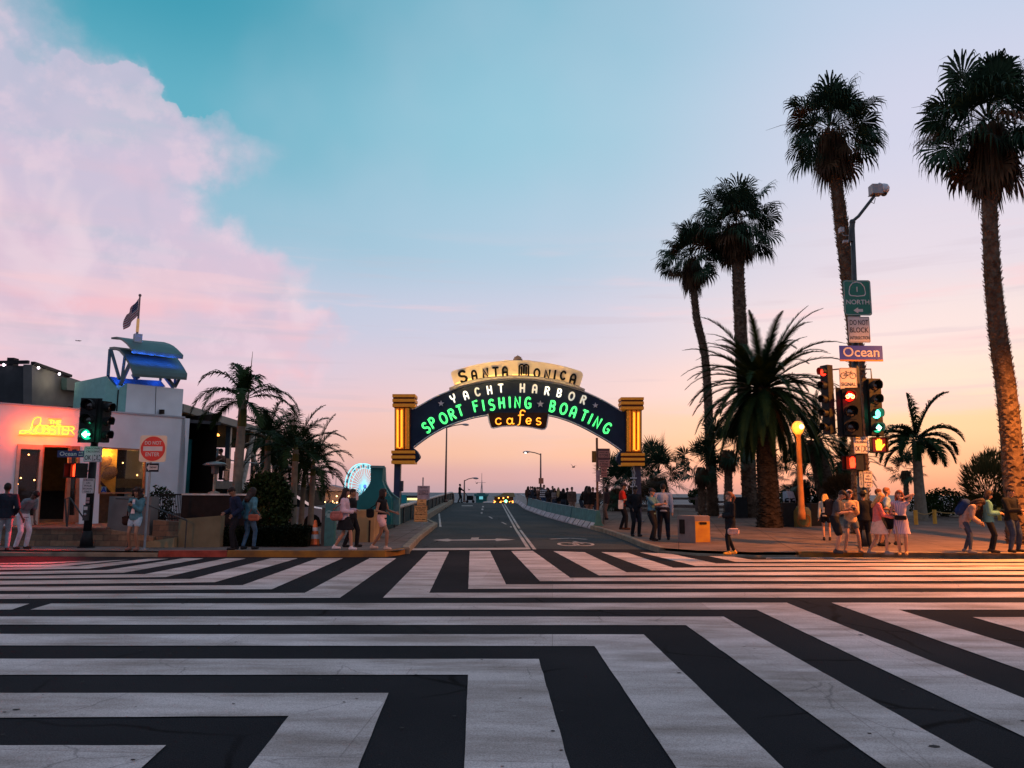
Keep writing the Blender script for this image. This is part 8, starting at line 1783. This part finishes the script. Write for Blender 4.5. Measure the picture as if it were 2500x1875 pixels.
# ---- crowd behind the barriers
crowd = [ # u, head top v, dist, yaw, colour, hair, label
 (1289, 1191, 50, 30, (.10, .05, .035), 'mid', 'person in brown at the left end of the crowd'), (1295.5, 1189, 53, 0, (.05, .03, .03), 'short', 'tall dark figure just behind the left end of the crowd'), (1300.5, 1193.5, 49, -30, (.20, .24, .30), 'short', 'person in a pale blue jacket near the left end of the crowd'),
 (1305.5, 1190.5, 48, 160, (.03, .035, .05), 'mid', 'person in dark blue left of the lamp pole'), (1311.5, 1190.5, 46, -20, (.035, .03, .035), 'short', 'person in charcoal standing against the lamp pole'), (1315.5, 1191.5, 52, 20, (.14, .07, .05), 'short', 'half hidden person in rust brown left of the striped sweater'),
 (1323, 1194.5, 45, 90, (.012, .012, .014), 'mid', 'person in black directly behind the striped sweater'), (1336, 1191, 49, 10, (.04, .03, .03), 'short', 'person in dark brown right of the striped sweater'), (1339, 1196, 44, -40, (.03, .022, .022), 'mid', 'short person in black right of the striped sweater'),
 (1349, 1187, 50, 0, (.045, .04, .045), 'short', 'tallest figure near the middle of the crowd'), (1353.5, 1194, 45, 30, (.22, .17, .16), 'mid', 'person in a pale grey top in the middle of the crowd'), (1363.5, 1190.5, 50, -10, (.03, .025, .03), 'short', 'dark figure behind the blond haired person'),
 (1363, 1199, 42, 170, (.015, .014, .016), 'blond', 'blond haired person in a black coat'), (1375.5, 1193.5, 44, 180, (.012, .012, .014), 'mid', 'broad person in black seen from behind right of the blond one'), (1386, 1191.5, 45, -60, (.02, .02, .025), 'short', 'person raising a phone right of the broad one in black'),
 (1396.5, 1189.5, 43, 15, (.12, .075, .06), 'short', 'person in a tan jacket at the right of the main crowd'), (1418, 1202, 44, 60, (.02, .02, .022), 'short', 'low bent dark figure beside the bin right of the crowd'),
 (1432.5, 1187, 38, 150, (.012, .012, .014), 'mid', 'person in black with hooded hair at the left of the second group'), (1438.5, 1188, 37, 185, (.014, .014, .018), 'mid', 'person in black seen from behind in the second group'), (1448, 1190, 39, 0, (.02, .018, .02), 'short', 'dark haired person in the middle of the second group'),
 (1458, 1190.5, 40, -30, (.16, .10, .07), 'short', 'person in a beige top partly behind the rusty pole'), (1480.5, 1189, 39, -70, (.05, .03, .03), 'mid', 'person looking at a phone right of the thin dark post')]
for i, (u, vt, d, yw, col, hr, lb) in enumerate(crowd):
    ub_ = [(bq, ) for bq in bl_]; pj = sorted([(CX + FOC * bq.x / bq.y * 1.0, bq.y) for bq in bl_]); db = pj[0][1] if u < pj[0][0] else pj[-1][1]
    for (ua, da), (uc, dc) in zip(pj, pj[1:]):
        if ua <= u <= uc: db = da + (dc - da) * (u - ua) / (uc - ua)
    d = max(d, db + 1.6 + (i * 7 % 5) * .6)
    zb = .15 + rise(min(d, 66)) + .002; ht = PD(u, vt, d).z - zb
    H_ = min(1.88, max(1.45, ht / 1.0)); bl = hr == 'blond'; lw = [(.2, .12, .09), (.03, .04, .06), (.012, .012, .014)][i % 3]
    person(lb, u, 1240, d, H_, yw, (['jacket', 'tee', 'coat'][i % 3], K(col)), (['jeans', 'trousers', 'leggings'][i % 3], K(lw)), 'long' if bl else hr, 'ml'[i % 2], i % 3 == 1, hands=[((-.22, .05, .85), (.22, .05, .85)), ((-.1, .25, 1.1), (.1, .28, 1.15)), ((-.2, .1, 1.0), (.06, .25, 1.35))][(i * 7) % 3], headp=[0, 12, -4][(i * 5) % 3], vox=.024, group='onlookers crowding behind the barriers', hairc=(.35, .22, .10) if bl else (.02, .012, .01), lean=28 if 'bent' in lb else 0)
person('person in a black and white striped sweater in the crowd', 1328, 1240, 48.5, 1.62, 0, ('tee', stripes('striped_sweater', (.02, .02, .022), (.62, .55, .55), 2.6)), ('jeans', denimd), 'short', 'l', True, vox=.02, hairc=(.12, .04, .02), group='onlookers crowding behind the barriers')
# ---- group at the arch post
D1 = 31.5
person('person in a red and white sports top and black trousers by the arch post', 1519, 1288, 31.5, 1.84, 80, ('tee', K((.50, .03, .02), 'red_top')), ('trousers', blk_c), 'short+cap', 'm', hands=((-.1, .34, 1.18), (.1, .30, 1.1)), feet=((-.1, -.05), (.1, .14)), shoe=(.06, .03, .02), sleeve='short', headp=18, lean=3)
J = person.J; w_ = J['W']; q_ = MB(); c = w_((.16, -.03, .92)); q_.prism([w_((.175, -.12, 1.08)), w_((.175, .06, 1.08)), w_((.19, .05, .76)), w_((.19, -.13, .76))], Vector((0, -.02, 0))); to_origin(tag(q_.build('white_cloth', whitec), 'white cloth tucked at the waist of the red topped person', 'cloth'), c)
person('person all in black standing left of the arch post', 1551, 1306, 27.8, 1.74, 20, ('jacket', blk_c), ('trousers', blk_c), 'short', 'd', feet=((-.08, .12), (.12, 0)), hands=((-.14, .2, 1.0), (.2, .14, .95)), headp=14)
person('person in a teal shirt, shorts and flat cap reaching out with a phone', 1592, 1316, 26.0, 1.70, 55, ('tee', K((.07, .16, .20), 'teal_shirt', na=.3)), ('trousers', blk_c), 'short+cap', 'l', feet=((-.17, -.10), (.20, .15)), hands=((-.1, .40, 1.22), (.05, .42, 1.2)), sleeve='short', build=1.12, shoe=(.03, .02, .02), headp=8)
J = person.J; phone('phone held by the person in the teal shirt', J['W']((-.02, .48, 1.24)), R(40))
person('tall person in a pale blue checked shirt and dark trousers from behind', 1621, 1308, 26.3, 1.84, 168, ('tee', stripes('checked_shirt', (.20, .24, .32), (.34, .38, .46), 14, 'X')), ('trousers', K((.014, .016, .026), 'dark_trousers')), 'short', 'l', feet=((-.14, 0), (.13, .06)), hands=((-.2, .20, 1.0), (.26, .0, .84)), build=1.1, shoe=(.03, .03, .03))
# ---- person in black with the pink bag
person('person in a black coat and leggings with bright orange shoes standing alone', 1785, 1347, 20.4, 1.60, -80, ('coat', blk_c), ('leggings', blk_c), 'pony', 'l', True, feet=((-.16, .15), (.14, -.16)), hands=((-.05, .22, 1.05), (.05, .18, 1.08)), shoe=(.75, .33, .05), hairc=(.16, .06, .03), headp=-6, heady=0)  # shoe colour carries the orange lamplight
J = person.J; w_ = J['W']; c = w_((-.12, .02, .64)); bagthing('clutch_bag', 'pale pink rounded bag in front of the black coat', (c[0] - .02, c[1] - .22, c[2]), (.30, .12, .18), (.62, .36, .30))
# ---- right corner group
person('blond person in an orange glowing top sitting behind the backpack wearer', 2018, 1292, 26.5, 1.55, 160, ('tee', K((.50, .40, .30), 'cream_top')), ('shorts', blk_c), 'mid', 'l', True, hairc=(.55, .28, .08), blen='short', headp=20, lean=10)
person('person in charcoal tee and black shorts leaning in with a dark backpack', 2040, 1337, 21.0, 1.70, 62, ('tee', K((.07, .065, .07), 'charcoal_tee')), ('shorts', blk_c), 'short', 'l', feet=((-.1, .0), (.1, .03)), lean=16, headp=26, hands=((-.12, .34, 1.15), (.12, .36, 1.10)), sleeve='short', shoe=(.04, .04, .045), build=1.05)
J = person.J; w_ = J['W']; c = w_((0, -.10, 1.20)); bagthing('backpack', 'dark brown backpack on the person in the charcoal tee', c, (.32, .26, .48), (.035, .020, .018), [[w_((-.12, -.02, 1.38)), w_((-.13, .16, 1.38)), w_((-.14, .12, 1.15))], [w_((.12, -.02, 1.38)), w_((.13, .16, 1.38)), w_((.14, .12, 1.15))]], rot=R(62 + 180), cat='backpack')
person('person in a white knitted beanie and yellow top holding a phone at chest', 2080, 1336, 21.3, 1.66, -6, ('jacket', K((.50, .30, .16), 'peach_top')), ('shorts', K((.10, .11, .12), 'denim_grey', na=.4)), 'long+beanie', 'l', True, feet=((-.22, 0), (.20, .05)), hands=((-.06, .26, 1.22), (.06, .26, 1.22)), blen='short', headp=6, shoe=(.3, .16, .1), hairc=(.05, .02, .012))
J = person.J; phone('phone held by the person in the beanie', J['W']((0, .30, 1.24)), R(-6))
person('dark clad person in a black hat standing right behind the mast', 2113, 1333, 22.9, 1.64, 170, ('jacket', blk_c), ('trousers', blk_c), 'short+hat', 'm', feet=((-.12, .1), (.12, -.05)))
person('blond person in a pink top and peach skirt with arms folded forward', 2145, 1340, 20.8, 1.62, 70, ('tee', K((.55, .14, .13), 'pink_top')), ('skirt', K((.62, .38, .30), 'peach_skirt')), 'mid', 'l', True, feet=((-.14, -.22), (.10, .20)), hands=((-.1, .34, 1.05), (.1, .38, 1.02)), blen='short', hairc=(.45, .22, .08), headp=22, lean=6, shoe=(.2, .18, .18), sleeve='long')
person('person in a black top with a pale blue cloth standing behind the pink top', 2150, 1318, 24.2, 1.72, 50, ('tee', K((.014, .02, .035), 'blackblue_tee')), ('shorts', blk_c), 'short', 'l', sleeve='short', hairc=(.14, .06, .03), hands=((-.1, .3, 1.1), (.2, .2, 1.0)))
person('person in a light blue shirt carrying a black bag behind the striped dress', 2170, 1316, 24.8, 1.78, 75, ('tee', K((.26, .36, .46), 'blue_shirt')), ('shorts', blk_c), 'short', 'l', sleeve='short', hairc=(.22, .09, .04), feet=((-.1, -.1), (.1, .18)), hands=((-.1, .32, 1.1), (.22, .1, .95)))
J = person.J; w_ = J['W']; c = w_((.22, .12, .98)); bagthing('tote_bag', 'black bag with pale blue lining carried in front of the light blue shirt', (c[0], c[1] - .1, c[2]), (.34, .16, .40), (.02, .03, .045))
person('person with long red hair in a striped dress, one arm raised to the head', 2204, 1341, 20.6, 1.66, -28, ('dress', stripes('striped_dress', (.50, .34, .36), (.20, .17, .30), 9, 'X', .62)), ('none', None), 'long', 'l', True, feet=((-.08, .0), (.07, .04)), hands=((-.10, .10, 1.52), (.14, .26, 1.10)), poleL=(-1, -.3, .3), sleeve='none', shoe=(.5, .26, .1), hairc=(.22, .06, .025), heady=-10)
J = person.J; w_ = J['W']; c = w_((.0, .17, .99)); bagthing('belt_bag', 'black belt bag around the waist of the striped dress', c, (.30, .10, .13), (.012, .012, .014), rot=R(-28), cat='bag')
# the three at the right
person('person with a blue backpack bowing forward in grey tunic and leggings', 2358, 1331, 21.6, 1.66, 55, ('coat', K((.24, .17, .15), 'grey_tunic')), ('leggings', K((.035, .045, .07), 'leggings_blue')), 'mid', 'm', True, feet=((-.24, -.05), (.26, .12)), lean=34, headp=45, hands=((-.10, .36, .86), (.10, .38, .84)), shoe=(.12, .12, .14))
J = person.J; c = J['W'](tuple(J['spine'](.30) - J['ys'] * .17)); bagthing('backpack', 'navy blue backpack on the bowing person', c, (.36, .26, .52), (.012, .03, .10), rot=R(55 + 180), rx=R(-35), cat='backpack')
person('person with long black hair in a teal jacket looking at a phone', 2418, 1331, 21.7, 1.68, 62, ('jacket', K((.08, .22, .24), 'teal_jacket')), ('leggings', blk_c), 'long', 'l', True, feet=((-.13, .0), (.14, .05)), hands=((-.07, .25, 1.10), (.07, .25, 1.08)), headp=24)
J = person.J; phone('phone held by the person in the teal jacket', J['W']((0, .31, 1.14)), R(60)); c = J['W']((0, -.26, 1.05)); bagthing('backpack', 'black backpack on the person in the teal jacket', c, (.32, .24, .46), (.014, .014, .016), rot=R(62 + 180), cat='backpack')
person('person in a black jacket and dark jeans beside the tallest palm trunk', 2474, 1330, 21.9, 1.76, 25, ('jacket', blk_c), ('jeans', K((.03, .045, .08), 'jeans_dark', na=.3)), 'short', 'm', feet=((-.20, 0), (.20, .04)), hands=((-.15, .2, 1.05), (.12, .32, 1.12)), headp=12, build=1.12)
# visitors resting at the cliff fence
for u, col, lb, yw in ((1926, (.35, .40, .45), 'visitor in pale blue leaning on the fence right of the date palm', 170), (1937, (.50, .38, .40), 'visitor in pale pink bending beside the one in pale blue', -150)):
    person(lb, u, 1262, 44, 1.68, yw, ('tee', K(col)), ('trousers', blk_c), 'short', 'l', vox=.022, lean=22, headp=10)
# seated diners on the terrace
for u, y, yw, col, lb in ((512, 32.9, 100, (.40, .36, .32), 'seated diner in a pale shirt facing right on the terrace'), (541, 33.1, -100, (.10, .05, .04), 'seated diner in brown facing left on the terrace')):
    person(lb, u, 1170, y, 1.75, yw, ('tee', K(col)), ('trousers', blk_c), 'short', 'l', vox=.02, seat=.50, feet=((-.1, .42), (.1, .42)), hands=((-.15, .38, .82), (.15, .38, .82)), lean=8, zfeet=2.16, sleeve='short')
    J = person.J; w_ = J['W']; t = thing('dining_chair', 'chair under the ' + lb.split(' facing')[0].replace('seated ', ''), 'chair', w_((0, -.02, 0))); q_ = MB()
    q_.box(w_((0, -.02, .40)), (.42, .42, .04), R(yw)); q_.build('seat', MATS['table_dark'], t); q_ = MB(); q_.box(w_((0, -.24, .68)), (.40, .04, .42), R(yw)); q_.build('backrest', MATS['table_dark'], t)
    for a in (-.18, .18):
        for b2 in (-.2, .16): q_ = MB(); q_.bar(w_((a, b2, 0)), w_((a, b2, .39)), .03); q_.build('leg', MATS['table_dark'], t)
